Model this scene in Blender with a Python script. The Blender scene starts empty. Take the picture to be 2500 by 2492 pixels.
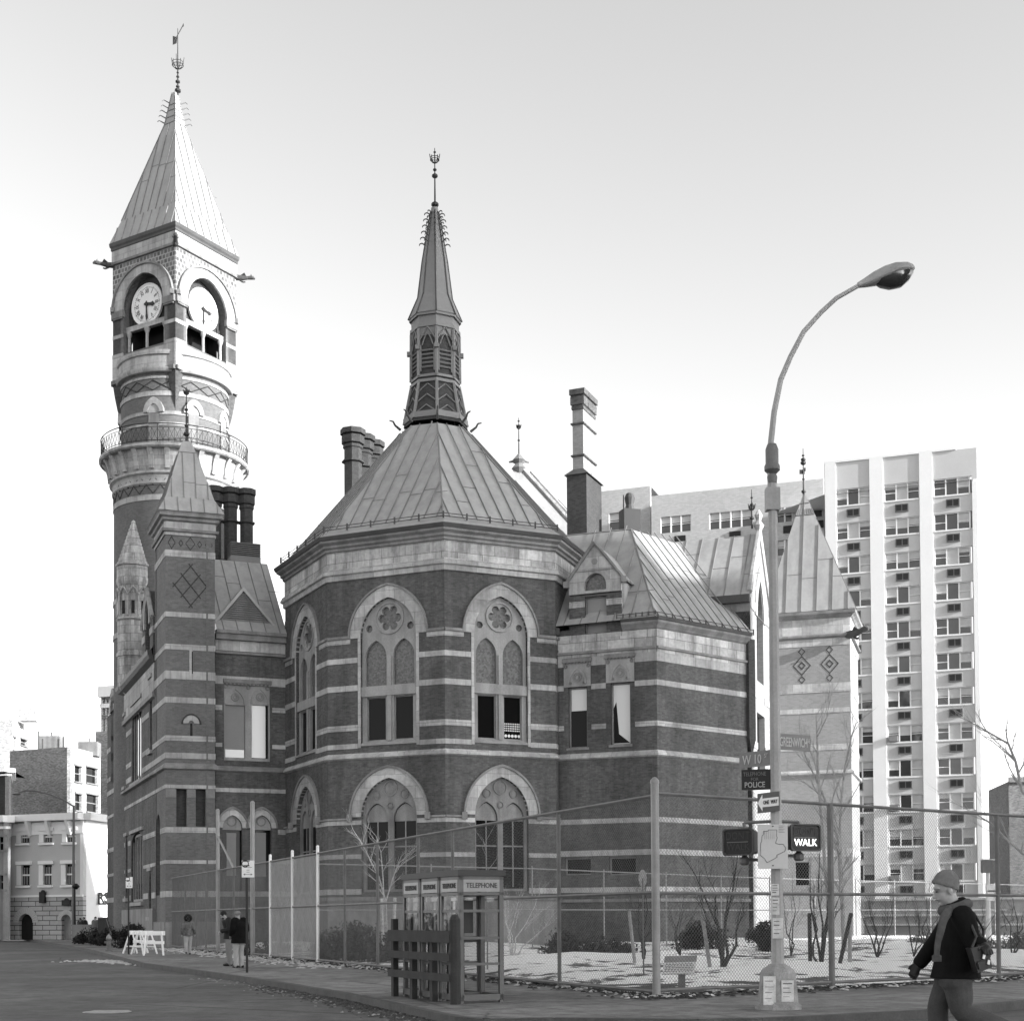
import bpy, bmesh, math, random
from mathutils import Vector, Matrix
from mathutils.geometry import tessellate_polygon
random.seed(7)
V = Vector; PI = math.pi; rad = math.radians
S = bpy.context.scene; COL = S.collection
# ---------------------------------------------------------------- camera
EYE = 1.4; F = 3494.0; PITCH = rad(1.5); ROLL = 0.0065
PY = 2240 - F*math.tan(PITCH)
CF = V((0, math.cos(PITCH), math.sin(PITCH)))
_u0 = V((0, -math.sin(PITCH), math.cos(PITCH))); _r0 = V((1, 0, 0))
CR = _r0*math.cos(ROLL) - _u0*math.sin(ROLL)
CU = _u0*math.cos(ROLL) + _r0*math.sin(ROLL)
cam = bpy.data.cameras.new('camera'); cobj = bpy.data.objects.new('camera', cam); COL.objects.link(cobj)
m = Matrix(((CR.x, CU.x, -CF.x, 0), (CR.y, CU.y, -CF.y, 0), (CR.z, CU.z, -CF.z, EYE), (0, 0, 0, 1)))
cobj.matrix_world = m
cam.sensor_fit = 'HORIZONTAL'; cam.sensor_width = 36; cam.lens = 36*F/2500
cam.shift_x = 0; cam.shift_y = (PY-1246)/2500
cam.clip_start = 0.1; cam.clip_end = 3000
S.camera = cobj
# ---------------------------------------------------------------- light, sky, exposure
SUNB = rad(26); SUNE = rad(17)
SH = V((math.cos(SUNB), -math.sin(SUNB), 0))                 # horizontal direction towards the sun
SD = V((SH.x*math.cos(SUNE), SH.y*math.cos(SUNE), math.sin(SUNE)))
sl = bpy.data.lights.new('sun', 'SUN'); sl.energy = 3.0; sl.angle = rad(0.5); sl.color = (1, 1, 1)
so = bpy.data.objects.new('sun', sl); COL.objects.link(so)
so.rotation_euler = SD.to_track_quat('Z', 'Y').to_euler(); so.location = (60, -40, 80)
W = bpy.data.worlds.new('World'); S.world = W; W.use_nodes = True
nt = W.node_tree; nt.nodes.clear()
sky = nt.nodes.new('ShaderNodeTexSky'); sky.sky_type = 'NISHITA'; sky.sun_disc = False
sky.sun_elevation = SUNE; sky.sun_rotation = math.atan2(SD.x, SD.y)
sky.dust_density = 1.0; sky.air_density = 1.0; sky.ozone_density = 1.0
sp = nt.nodes.new('ShaderNodeSeparateColor'); nt.links.new(sky.outputs[0], sp.inputs[0])
def _m(op, a, b):
    n = nt.nodes.new('ShaderNodeMath'); n.operation = op
    for i, s in enumerate((a, b)):
        if isinstance(s, (int, float)): n.inputs[i].default_value = s
        else: nt.links.new(s, n.inputs[i])
    return n.outputs[0]
gr = _m('ADD', _m('MULTIPLY', sp.outputs[0], 0.45), _m('ADD', _m('MULTIPLY', sp.outputs[1], 0.45), _m('MULTIPLY', sp.outputs[2], 0.1)))
bg = nt.nodes.new('ShaderNodeBackground'); nt.links.new(gr, bg.inputs[0]); bg.inputs[1].default_value = 0.15
wo = nt.nodes.new('ShaderNodeOutputWorld'); nt.links.new(bg.outputs[0], wo.inputs[0])
S.view_settings.view_transform = 'Standard'; S.view_settings.look = 'None'
S.view_settings.exposure = 1.82; S.view_settings.gamma = 1
S.render.engine = 'CYCLES'; S.cycles.max_bounces = 6; S.cycles.caustics_reflective = False; S.cycles.caustics_refractive = False
# ---------------------------------------------------------------- pixel <-> world (photo pixels 2500 x 2492)
def ray(x, y): return CF + CR*((x-1250)/F) + CU*((PY-y)/F)
EY = V((0, 0, EYE))
def at(x, y, z):                       # point on the ray at depth z (world Y)
    d = ray(x, y); return EY + d*(z/d.y)
def onh(x, y, h):                      # point on the ray at height h
    d = ray(x, y); return EY + d*((h-EYE)/d.z)
def proj(p):
    d = V(p)-EY; k = d.dot(CF); return 1250+F*d.dot(CR)/k, PY-F*d.dot(CU)/k
# ---------------------------------------------------------------- materials (black and white photograph)
MATS = {}
def nodes(name, rough=0.8, metal=0.0, spec=0.3):
    m = bpy.data.materials.new(name); m.use_nodes = True
    t = m.node_tree; b = t.nodes['Principled BSDF']
    b.inputs['Roughness'].default_value = rough; b.inputs['Metallic'].default_value = metal
    b.inputs['Specular IOR Level'].default_value = spec
    return m, t, b
def N(t, typ, **kw):
    n = t.nodes.new(typ)
    for k, v in kw.items():
        if k in n.inputs: n.inputs[k].default_value = v
        else: setattr(n, k, v)
    return n
def ramp(t, src, stops):
    r = t.nodes.new('ShaderNodeValToRGB'); e = r.color_ramp.elements
    while len(e) < len(stops): e.new(0.5)
    for i, (p, c) in enumerate(stops):
        e[i].position = p; e[i].color = (c, c, c, 1)
    t.links.new(src, r.inputs[0]); return r.outputs[0]
def mulc(t, a, b, f=1.0):
    n = t.nodes.new('ShaderNodeMix'); n.data_type = 'RGBA'; n.blend_type = 'MULTIPLY'; n.inputs[0].default_value = f
    t.links.new(a, n.inputs[6]); t.links.new(b, n.inputs[7]); return n.outputs[2]
def mat(name, v, rough=0.8, metal=0.0, var=0.12, scale=1.5, bump=0.0, spec=0.3, streak=0.0):
    """grey material with two sizes of mottling, optional rain streaks and bump"""
    if name in MATS: return MATS[name]
    m, t, b = nodes(name, rough, metal, spec)
    tc = t.nodes.new('ShaderNodeTexCoord')
    n1 = N(t, 'ShaderNodeTexNoise', Scale=scale, Detail=6.0, Roughness=0.6); t.links.new(tc.outputs['Object'], n1.inputs['Vector'])
    c = ramp(t, n1.outputs[0], [(0.25, v*(1-var)), (0.75, v*(1+var))])
    n2 = N(t, 'ShaderNodeTexNoise', Scale=scale*14, Detail=3.0); t.links.new(tc.outputs['Object'], n2.inputs['Vector'])
    c = mulc(t, c, ramp(t, n2.outputs[0], [(0.3, 1-var*0.7), (0.7, 1.0)]))
    if streak:
        mp = t.nodes.new('ShaderNodeMapping'); mp.inputs['Scale'].default_value = (2.2, 2.2, 0.18)
        t.links.new(tc.outputs['Object'], mp.inputs[0])
        n3 = N(t, 'ShaderNodeTexNoise', Scale=1.0, Detail=5.0); t.links.new(mp.outputs[0], n3.inputs['Vector'])
        c = mulc(t, c, ramp(t, n3.outputs[0], [(0.38, 1-streak), (0.56, 1.0)]))
    t.links.new(c, b.inputs['Base Color'])
    if bump:
        bp = N(t, 'ShaderNodeBump', Strength=bump, Distance=0.02); t.links.new(n2.outputs[0], bp.inputs['Height'])
        t.links.new(bp.outputs[0], b.inputs['Normal'])
    MATS[name] = m; return m
def brickmat(name, v, mortar, bw=0.22, bh=0.075, var=0.35, ms=0.006, patch=0.16, stone=False, streak=0.0):
    if name in MATS: return MATS[name]
    m, t, b = nodes(name, 0.9)
    uv = t.nodes.new('ShaderNodeUVMap'); uv.uv_map = 'uv'; tc = t.nodes.new('ShaderNodeTexCoord')
    br = N(t, 'ShaderNodeTexBrick', Scale=1.0)
    br.inputs['Color1'].default_value = (v*(1-var),)*3+(1,); br.inputs['Color2'].default_value = (v*(1+var),)*3+(1,)
    br.inputs['Mortar'].default_value = (mortar,)*3+(1,); br.inputs['Mortar Size'].default_value = ms
    br.inputs['Brick Width'].default_value = bw; br.inputs['Row Height'].default_value = bh
    t.links.new(uv.outputs[0], br.inputs['Vector'])
    n1 = N(t, 'ShaderNodeTexNoise', Scale=0.35, Detail=7.0, Roughness=0.65); t.links.new(tc.outputs['Object'], n1.inputs['Vector'])
    c = mulc(t, br.outputs[0], ramp(t, n1.outputs[0], [(0.3, 1-patch*2), (0.7, 1.0)]))
    n2 = N(t, 'ShaderNodeTexNoise', Scale=6.0, Detail=4.0); t.links.new(tc.outputs['Object'], n2.inputs['Vector'])
    c = mulc(t, c, ramp(t, n2.outputs[0], [(0.3, 1-patch), (0.7, 1.0)]))
    if streak:
        mp = t.nodes.new('ShaderNodeMapping'); mp.inputs['Scale'].default_value = (1.6, 1.6, 0.16)
        t.links.new(tc.outputs['Object'], mp.inputs[0])
        n3 = N(t, 'ShaderNodeTexNoise', Scale=1.0, Detail=6.0, Roughness=0.7); t.links.new(mp.outputs[0], n3.inputs['Vector'])
        c = mulc(t, c, ramp(t, n3.outputs[0], [(0.40, 1-streak), (0.55, 1.0)]))
    t.links.new(c, b.inputs['Base Color'])
    bp = N(t, 'ShaderNodeBump', Strength=0.5, Distance=0.02); t.links.new(br.outputs[1], bp.inputs['Height']); bp.invert = True
    t.links.new(bp.outputs[0], b.inputs['Normal'])
    MATS[name] = m; return m
def glassmat(name, v=0.01, rough=0.05, spec=0.6, wav=0.0):
    if name in MATS: return MATS[name]
    m, t, b = nodes(name, rough, 0, spec)
    b.inputs['Base Color'].default_value = (v, v, v, 1)
    if wav:
        tc = t.nodes.new('ShaderNodeTexCoord'); n = N(t, 'ShaderNodeTexNoise', Scale=0.8, Detail=2.0)
        t.links.new(tc.outputs['Object'], n.inputs['Vector'])
        bp = N(t, 'ShaderNodeBump', Strength=wav, Distance=0.1); t.links.new(n.outputs[0], bp.inputs['Height']); t.links.new(bp.outputs[0], b.inputs['Normal'])
    MATS[name] = m; return m
def clearglass(name='booth_glass'):
    if name in MATS: return MATS[name]
    m = bpy.data.materials.new(name); m.use_nodes = True; t = m.node_tree; t.nodes.clear()
    o = t.nodes.new('ShaderNodeOutputMaterial'); mx = t.nodes.new('ShaderNodeMixShader')
    tr = t.nodes.new('ShaderNodeBsdfTransparent'); gl = t.nodes.new('ShaderNodeBsdfGlossy')
    tr.inputs[0].default_value = (0.8, 0.8, 0.8, 1); gl.inputs['Roughness'].default_value = 0.03
    tc = t.nodes.new('ShaderNodeTexCoord'); n = N(t, 'ShaderNodeTexNoise', Scale=3.0, Detail=3.0); t.links.new(tc.outputs['Object'], n.inputs['Vector'])
    bp = N(t, 'ShaderNodeBump', Strength=0.06, Distance=0.1); t.links.new(n.outputs[0], bp.inputs['Height']); t.links.new(bp.outputs[0], gl.inputs['Normal'])
    mx.inputs[0].default_value = 0.10
    t.links.new(tr.outputs[0], mx.inputs[1]); t.links.new(gl.outputs[0], mx.inputs[2]); t.links.new(mx.outputs[0], o.inputs[0])
    MATS[name] = m; return m
def leadglass(name, v1, v2, s):
    """stained glass seen from outside: small leaded panes"""
    if name in MATS: return MATS[name]
    m, t, b = nodes(name, 0.35, 0, 0.5)
    tc = t.nodes.new('ShaderNodeTexCoord')
    vo = N(t, 'ShaderNodeTexVoronoi', Scale=s); t.links.new(tc.outputs['Object'], vo.inputs['Vector'])
    sp = t.nodes.new('ShaderNodeSeparateColor'); t.links.new(vo.outputs['Color'], sp.inputs[0])
    t.links.new(ramp(t, sp.outputs[0], [(0.0, v1), (1.0, v2)]), b.inputs['Base Color'])
    MATS[name] = m; return m
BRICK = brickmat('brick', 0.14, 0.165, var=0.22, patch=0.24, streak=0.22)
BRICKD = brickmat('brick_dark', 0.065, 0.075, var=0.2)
BRICKL = brickmat('brick_sunlit', 0.27, 0.30, var=0.1, patch=0.06)  # paler copy of the brick: sunlight on pavilion, gable and chimney put in colour
BRICKT = brickmat('tower_brick', 0.165, 0.19, var=0.14, patch=0.14)
STONET = brickmat('tower_stone', 0.50, 0.34, 1.1, 0.6, 0.12, 0.012, 0.16, streak=0.28)
STONE = brickmat('stone', 0.54, 0.34, 1.1, 0.6, 0.16, 0.012, 0.2, streak=0.25)
STONEW = brickmat('stone_weathered', 0.66, 0.30, 1.3, 0.5, 0.22, 0.014, 0.24, streak=0.42)
STONED = mat('stone_dark', 0.24, var=0.25, scale=1.2, bump=0.3, streak=0.25)
TRACERY = mat('stone_tracery', 0.32, var=0.22, scale=1.0, streak=.2); TRACED = mat('stone_tracery_dark', 0.23, var=0.25, scale=1.2, streak=.25)
ROOF = mat('roof_metal', 0.33, 0.55, 0.0, var=0.12, scale=0.45, spec=0.5, streak=.13)
ROOFD = mat('roof_lead', 0.19, 0.6, 0.0, var=0.12, scale=0.6, spec=0.4)
IRON = mat('iron', 0.03, 0.6, 0.0, var=0.2)
LEAD = mat('lead_gutter', 0.07, 0.6, var=0.25)
DARKG = glassmat('window_glass_dark', 0.006, 0.08, 0.12)
BLIND = mat('window_blind', 0.24, 0.7, var=0.06, scale=0.6)
BRIGHTG = glassmat('window_glass_pale', 0.5, 0.12, 0.8)  # pale base colour stands in for sky reflected in the panes
SGLASS = leadglass('stained_glass', 0.06, 0.13, 11.0)
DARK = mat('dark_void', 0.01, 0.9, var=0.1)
STEEL = mat('galvanised_steel', 0.24, 0.45, 0.2, var=0.18, scale=3.0)
STEELD = mat('weathered_steel', 0.14, 0.6, 0.1, var=0.25, scale=3.0)
WHITE = mat('white_paint', 0.75, 0.6, var=0.05)
SIGNW = mat('sign_white', 0.72, 0.5, var=0.05)
BLACK = mat('black_paint', 0.015, 0.5, var=0.2)
# ---------------------------------------------------------------- mesh builder
class MB:
    def __init__(s): s.v = []; s.f = []; s.uv = []
    def face(s, pts, uv=None):
        i = len(s.v); s.v += [tuple(p) for p in pts]; s.f.append(tuple(range(i, i+len(pts))))
        if uv is None:
            a, b, c = V(pts[0]), V(pts[1]), V(pts[2]); n = (b-a).cross(c-a)
            if n.length < 1e-9: n = V((0, 0, 1))
            n.normalize()
            if abs(n.z) > 0.7: uv = [(p[0], p[1]) for p in pts]
            else:
                t = V((-n.y, n.x, 0)).normalized(); uv = [(V(p).dot(t), p[2]) for p in pts]
        s.uv.append(uv)
    def hexa(s, a, b):          # a, b: two quads (lists of 4) joined
        s.face([a[3], a[2], a[1], a[0]]); s.face(b)
        for i in range(4):
            j = (i+1) % 4; s.face([a[i], a[j], b[j], b[i]])
    def box(s, o, ax, ay, az):
        o, ax, ay, az = V(o), V(ax), V(ay), V(az)
        s.hexa([o, o+ax, o+ax+ay, o+ay], [o+az, o+ax+az, o+ax+ay+az, o+ay+az])
    def cbox(s, c, sx, sy, sz, rz=0):     # centre-bottom box
        x = V((math.cos(rz), math.sin(rz), 0)); y = V((-x.y, x.x, 0)); c = V(c)
        s.box(c-x*sx/2-y*sy/2, x*sx, y*sy, V((0, 0, sz)))
    def tube(s, p, q, r0, r1=None, n=8, cap=True):
        p, q = V(p), V(q); r1 = r0 if r1 is None else r1
        d = (q-p)
        if d.length < 1e-6: return
        d.normalize(); a = d.cross(V((0, 0, 1)) if abs(d.z) < 0.95 else V((1, 0, 0))).normalized(); b = d.cross(a)
        A = [p+(a*math.cos(2*PI*i/n)+b*math.sin(2*PI*i/n))*r0 for i in range(n)]
        B = [q+(a*math.cos(2*PI*i/n)+b*math.sin(2*PI*i/n))*r1 for i in range(n)]
        for i in range(n):
            j = (i+1) % n; s.face([A[j], A[i], B[i], B[j]])
        if cap: s.face(A); s.face(B[::-1])
    def path(s, pts, r, n=6):
        for i in range(len(pts)-1):
            ra = r if isinstance(r, (int, float)) else r[i]; rb = r if isinstance(r, (int, float)) else r[i+1]
            s.tube(pts[i], pts[i+1], ra, rb, n)
    def rings(s, rings, close=True, cap0=False, cap1=False):
        for A, B in zip(rings[:-1], rings[1:]):
            n = len(A)
            for i in range(n if close else n-1):
                j = (i+1) % n
                if (V(A[i])-V(A[j])).length < 1e-5: s.face([A[i], B[j], B[i]])
                elif (V(B[i])-V(B[j])).length < 1e-5: s.face([A[i], A[j], B[i]])
                else: s.face([A[i], A[j], B[j], B[i]])
        if cap0: s.face(rings[0][::-1])
        if cap1: s.face(rings[-1])
    def lathe(s, c, prof, n=24, a0=0.0, a1=2*PI, cap=True):
        c = V(c); full = abs(a1-a0-2*PI) < 1e-6; k = n if full else n+1
        R = [[c+V((math.cos(a0+(a1-a0)*i/n)*r, math.sin(a0+(a1-a0)*i/n)*r, z)) for i in range(k)] for r, z in prof]
        s.rings(R, full, cap and full, cap and full)
    def prism(s, poly, d):      # closed 3D polygon, thickness vector d
        poly = [V(p) for p in poly]; d = V(d); Q = [p+d for p in poly]; n = len(poly)
        tri = tessellate_polygon([poly])
        for t in tri:
            s.face([poly[t[2]], poly[t[1]], poly[t[0]]]); s.face([Q[i] for i in t])
        for i in range(n): s.face([poly[i], poly[(i+1) % n], Q[(i+1) % n], Q[i]])
    def build(s, name, m, parent=None, smooth=False):
        me = bpy.data.meshes.new(name); me.from_pydata(s.v, [], s.f); ul = me.uv_layers.new(name='uv')
        flat = [c for f in s.uv for c in f]
        for i, c in enumerate(flat): ul.data[i].uv = (c[0], c[1])
        bm = bmesh.new(); bm.from_mesh(me); bmesh.ops.remove_doubles(bm, verts=bm.verts, dist=1e-5)
        bmesh.ops.recalc_face_normals(bm, faces=bm.faces)
        if smooth:
            for f in bm.faces: f.smooth = True
            for e in bm.edges:
                if len(e.link_faces) == 2 and e.calc_face_angle(0) > rad(38): e.smooth = False
        bm.to_mesh(me); bm.free()
        me.materials.append(m); o = bpy.data.objects.new(name, me); COL.objects.link(o)
        if parent is not None:
            o.parent = parent
            o.matrix_parent_inverse = world(parent).inverted()
        return o
def world(o):
    m = Matrix.Translation(o.location) @ o.rotation_euler.to_matrix().to_4x4()
    if o.parent is not None: m = world(o.parent) @ o.matrix_parent_inverse @ m
    return m
def tag(o, label=None, cat=None, group=None, kind=None):
    if label: o['label'] = label
    if cat: o['category'] = cat
    if group: o['group'] = group
    if kind: o['kind'] = kind
    return o
def empty(name, loc, label=None, cat=None, group=None):
    o = bpy.data.objects.new(name, None); COL.objects.link(o); o.location = loc; o.empty_display_size = 0.3
    return tag(o, label, cat, group)
def struct(name, mb, m, smooth=False):
    o = mb.build(name, m, None, smooth); o['kind'] = 'structure'; return o
def copy_tree(o, parent=None):
    c = o.copy(); COL.objects.link(c)
    if parent is not None: c.parent = parent
    for ch in list(o.children): copy_tree(ch, c)
    return c
# ---------------------------------------------------------------- wall frames
class Wall:
    def __init__(s, P, Q):
        s.P = V((P[0], P[1], 0)); s.Q = V((Q[0], Q[1], 0)); s.L = (s.Q-s.P).length
        s.U = (s.Q-s.P)/s.L; s.N = V((s.U.y, -s.U.x, 0)); s.Z = V((0, 0, 1))
    def pt(s, u, h, d=0.0): return s.P + s.U*u + s.N*d + s.Z*h
    def uv(s, x, y, d=0.0):
        r = ray(x, y); k = (s.P+s.N*d-EY).dot(s.N)/r.dot(s.N); p = EY+r*k
        return (p-s.P).dot(s.U), p.z
    def plate(s, mb, outer, holes, d0, d1, back=False):
        P = [V((u, h, 0)) for u, h in outer]; H = [[V((u, h, 0)) for u, h in q] for q in holes]
        flat = P+[p for q in H for p in q]
        for t in tessellate_polygon([P]+H):
            mb.face([s.pt(flat[i].x, flat[i].y, d1) for i in t], [(flat[i].x, flat[i].y) for i in t])
            if back: mb.face([s.pt(flat[i].x, flat[i].y, d0) for i in t[::-1]], [(flat[i].x, flat[i].y) for i in t[::-1]])
        for q in [outer]+list(holes):
            n = len(q)
            for i in range(n):
                a, b = q[i], q[(i+1) % n]
                mb.face([s.pt(*a, d0), s.pt(*b, d0), s.pt(*b, d1), s.pt(*a, d1)])
    def band(s, mb, h0, h1, ex=(), d=0.03, u0=0.0, u1=None, dd=0.0):
        u1 = s.L if u1 is None else u1
        cuts = sorted((max(u0, a), min(u1, b)) for a, b, c, e in ex if c < (h0+h1)/2 < e and b > u0 and a < u1)
        x = u0; segs = []
        for a, b in cuts:
            if a > x+0.01: segs.append((x, a))
            x = max(x, b)
        if u1 > x+0.01: segs.append((x, u1))
        for a, b in segs: mb.box(s.pt(a, h0, dd-0.05), s.U*(b-a), s.N*(d+0.05), s.Z*(h1-h0))
def rect(u0, h0, u1, h1): return [(u0, h0), (u1, h0), (u1, h1), (u0, h1)]
def arcpts(c, hw, ysp, yap, n=8):      # from right spring over the apex to left spring
    rise = yap-ysp; R = []
    if rise >= hw*0.999:
        cc = (rise*rise-hw*hw)/(2*hw); rr = hw+cc; a1 = math.atan2(rise, cc)
        for i in range(n+1): a = a1*i/n; R.append((c-cc+rr*math.cos(a), ysp+rr*math.sin(a)))
    else:
        for i in range(n+1): a = PI/2*i/n; R.append((c+hw*math.cos(a), ysp+rise*math.sin(a)))
    return R+[(2*c-x, y) for x, y in R[-2::-1]]
def arch(c, hw, y0, ysp, yap, n=8): return [(c-hw, y0), (c+hw, y0)]+arcpts(c, hw, ysp, yap, n)
def circ(c, y, r, n=16, lobes=0, k=0.3):
    return [(c+r*((1-k+k*abs(math.cos(lobes/2*a+(0 if lobes % 4 else 0)))**.5*1.25) if lobes else 1)*math.cos(a), y+r*((1-k+k*abs(math.cos(lobes/2*a))**.5*1.25) if lobes else 1)*math.sin(a)) for a in [PI/2+2*PI*i/n for i in range(n)]]
def ringplate(w, mb, inner, outer, d0, d1):
    n = len(inner)
    for i in range(n-1):
        a, b, c, e = inner[i], inner[i+1], outer[i+1], outer[i]
        mb.face([w.pt(*a, d1), w.pt(*e, d1), w.pt(*c, d1), w.pt(*b, d1)])
        mb.face([w.pt(*e, d0), w.pt(*c, d0), w.pt(*c, d1), w.pt(*e, d1)])
        mb.face([w.pt(*a, d0), w.pt(*b, d0), w.pt(*b, d1), w.pt(*a, d1)])
    for i in (0, n-1): mb.face([w.pt(*inner[i], d0), w.pt(*outer[i], d0), w.pt(*outer[i], d1), w.pt(*inner[i], d1)])
def plane(w, mb, poly, d):
    P = [V((u, h, 0)) for u, h in poly]
    for t in tessellate_polygon([P]): mb.face([w.pt(P[i].x, P[i].y, d) for i in t], [(P[i].x, P[i].y) for i in t])
def limb(mb, pts, rr, n=14, sq=1.0, sub=4, cap=True):
    """smooth tapering tube through pts (Catmull-Rom) with rounded ends"""
    P = [V(p) for p in pts]; Q = [P[0]*2-P[1]]+P+[P[-1]*2-P[-2]]; R = [rr[0]]+list(rr)+[rr[-1]]; C = []; K = []
    for i in range(1, len(Q)-2):
        for j in range(sub):
            t = j/sub; a, b, c, d = Q[i-1:i+3]; C.append(.5*((2*b)+(c-a)*t+(2*a-5*b+4*c-d)*t*t+(3*b-a-3*c+d)*t**3)); K.append(R[i]+(R[i+1]-R[i])*(t*t*(3-2*t)))
    C.append(P[-1]); K.append(rr[-1]); T0 = (C[1]-C[0]).normalized(); T1 = (C[-1]-C[-2]).normalized()
    if cap:
        C = [C[0]-T0*K[0]*k for k in (.95, .75, .4)]+C+[C[-1]+T1*K[-1]*k for k in (.4, .75, .95)]; K = [K[0]*k for k in (.3, .66, .92)]+K+[K[-1]*k for k in (.92, .66, .3)]
    rings = []; u = None
    for i in range(len(C)):
        t = (C[min(i+1, len(C)-1)]-C[max(i-1, 0)]).normalized()
        u = (t.cross(V((0, 1, 0.02))) if u is None else (u-t*u.dot(t)))
        if u.length < .01: u = t.cross(V((1, 0, 0)))
        u.normalize(); w = t.cross(u); rings.append([C[i]+(u*math.cos(2*PI*k/n)+w*math.sin(2*PI*k/n)*sq)*K[i] for k in range(n)])
    mb.rings(rings, cap0=True, cap1=True)
def remesh(mb, name, m, parent, vox, sm=4):
    o = mb.build(name, m, None); md = o.modifiers.new('r', 'REMESH'); md.mode = 'VOXEL'; md.voxel_size = vox; md.use_smooth_shade = True
    s = o.modifiers.new('s', 'SMOOTH'); s.iterations = sm; s.factor = .5
    dg = bpy.context.evaluated_depsgraph_get(); m2 = bpy.data.meshes.new_from_object(o.evaluated_get(dg)); bpy.data.objects.remove(o); m2.name = name
    m2.materials.clear(); m2.materials.append(m)
    for p in m2.polygons: p.use_smooth = True
    o = bpy.data.objects.new(name, m2); COL.objects.link(o)
    if parent is not None: o.parent = parent; o.matrix_parent_inverse = world(parent).inverted()
    return o
def text_mesh(name, body, m, origin, U, Zd, size, parent, align='CENTER', sx=1.0, thick=0.004, bold=0.0, N_=None):
    cu = bpy.data.curves.new(name, 'FONT'); cu.body = body; cu.size = 1; cu.align_x = align; cu.align_y = 'CENTER'
    cu.extrude = thick; cu.offset = bold; cu.resolution_u = 2
    o = bpy.data.objects.new('tmp', cu); COL.objects.link(o); dg = bpy.context.evaluated_depsgraph_get()
    me = bpy.data.meshes.new_from_object(o.evaluated_get(dg)); bpy.data.objects.remove(o)
    U = V(U).normalized(); Zd = V(Zd).normalized(); n = U.cross(Zd)
    mtx = Matrix(((U.x*size*sx, Zd.x*size, n.x, origin[0]), (U.y*size*sx, Zd.y*size, n.y, origin[1]), (U.z*size*sx, Zd.z*size, n.z, origin[2]), (0, 0, 0, 1)))
    me.transform(mtx); me.materials.clear(); me.materials.append(m); me.name = name
    o = bpy.data.objects.new(name, me); COL.objects.link(o)
    if parent is not None: o.parent = parent; o.matrix_parent_inverse = world(parent).inverted()
    return o
# roof slab with standing seams: quad a,b (eave left,right) d,c (top left,right)
def roofplane(mb, sm, a, b, c, d, seam=0.75, r=0.03, flat=0.0):
    a, b, c, d = V(a), V(b), V(c), V(d); mb.face([a, b, c, d]) if (c-d).length > 1e-4 else mb.face([a, b, c])
    n = (b-a).cross(d-a).normalized()
    if n.z < 0: n = -n
    e = (b-a); L = e.length; e = e/L; up = (n.cross(e)).normalized()
    if up.z < 0: up = -up
    k = int(L/seam)
    poly = [a, b, c, d]
    for i in range(1, k+1):
        s0 = a+e*(L*(i-0.5)/k)
        # seam runs straight up the slope until it leaves the polygon
        best = None
        for p, q in ((b, c), (c, d), (d, a)):
            w = q-p
            if w.length < 1e-4: continue
            x1, y1 = (p-s0).dot(e), (p-s0).dot(up); x2, y2 = (q-s0).dot(e), (q-s0).dot(up)
            if (x1 <= 0 <= x2) or (x2 <= 0 <= x1):
                if abs(x2-x1) < 1e-6: continue
                y = y1+(y2-y1)*(-x1)/(x2-x1)
                if y > 0.05 and (best is None or y < best): best = y
        if best:
            sm.box(s0-e*r*0.5, e*r, up*best, n*0.05)
            if best > 2.5:
                yy = best*random.uniform(0.25, 0.75)
                sm.box(s0+up*yy, e*(L/k), up*0.02, n*0.018)
# ================================================================ courthouse
HB = 9.3
def plan(x, y, h=HB): p = onh(x, y, h); return V((p.x, p.y, 0))
A = plan(697, 1884.3); B = plan(801, 1853.7); C = plan(1087, 1837.4); D = plan(1357, 1849.5)
G = plan(1364, 1851.6); Fp = plan(1605, 1839.2); H = plan(1825, 1861)
K = plan(404.2, 1871.4); L = plan(525, 1874.6); R1 = plan(525.8, 1878.5); R2 = A.copy()
M = plan(284.3, 1947.9); P0 = plan(1901, 1889); P1 = plan(2079, 1882.6); P2 = plan(2098, 1904)
ctr = V((-3.95, (B.y+C.y)/2+6.9, 0))
CH = empty('courthouse', (-4, 76, 0), 'red brick gothic courthouse with pale stone bands, a clock tower and a small spire', 'courthouse')
def opening_ex(list_): return list_
def wallmesh(w, top, holes, name='brick_wall', m=None, base=0.0, depth=0.45):
    mb = MB(); w.plate(mb, rect(0, base, w.L, top), holes, -depth, 0.0); return mb.build(name, m or BRICK, CH)
def hcol(x, z): return lambda y: at(x, y, z).z
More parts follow.
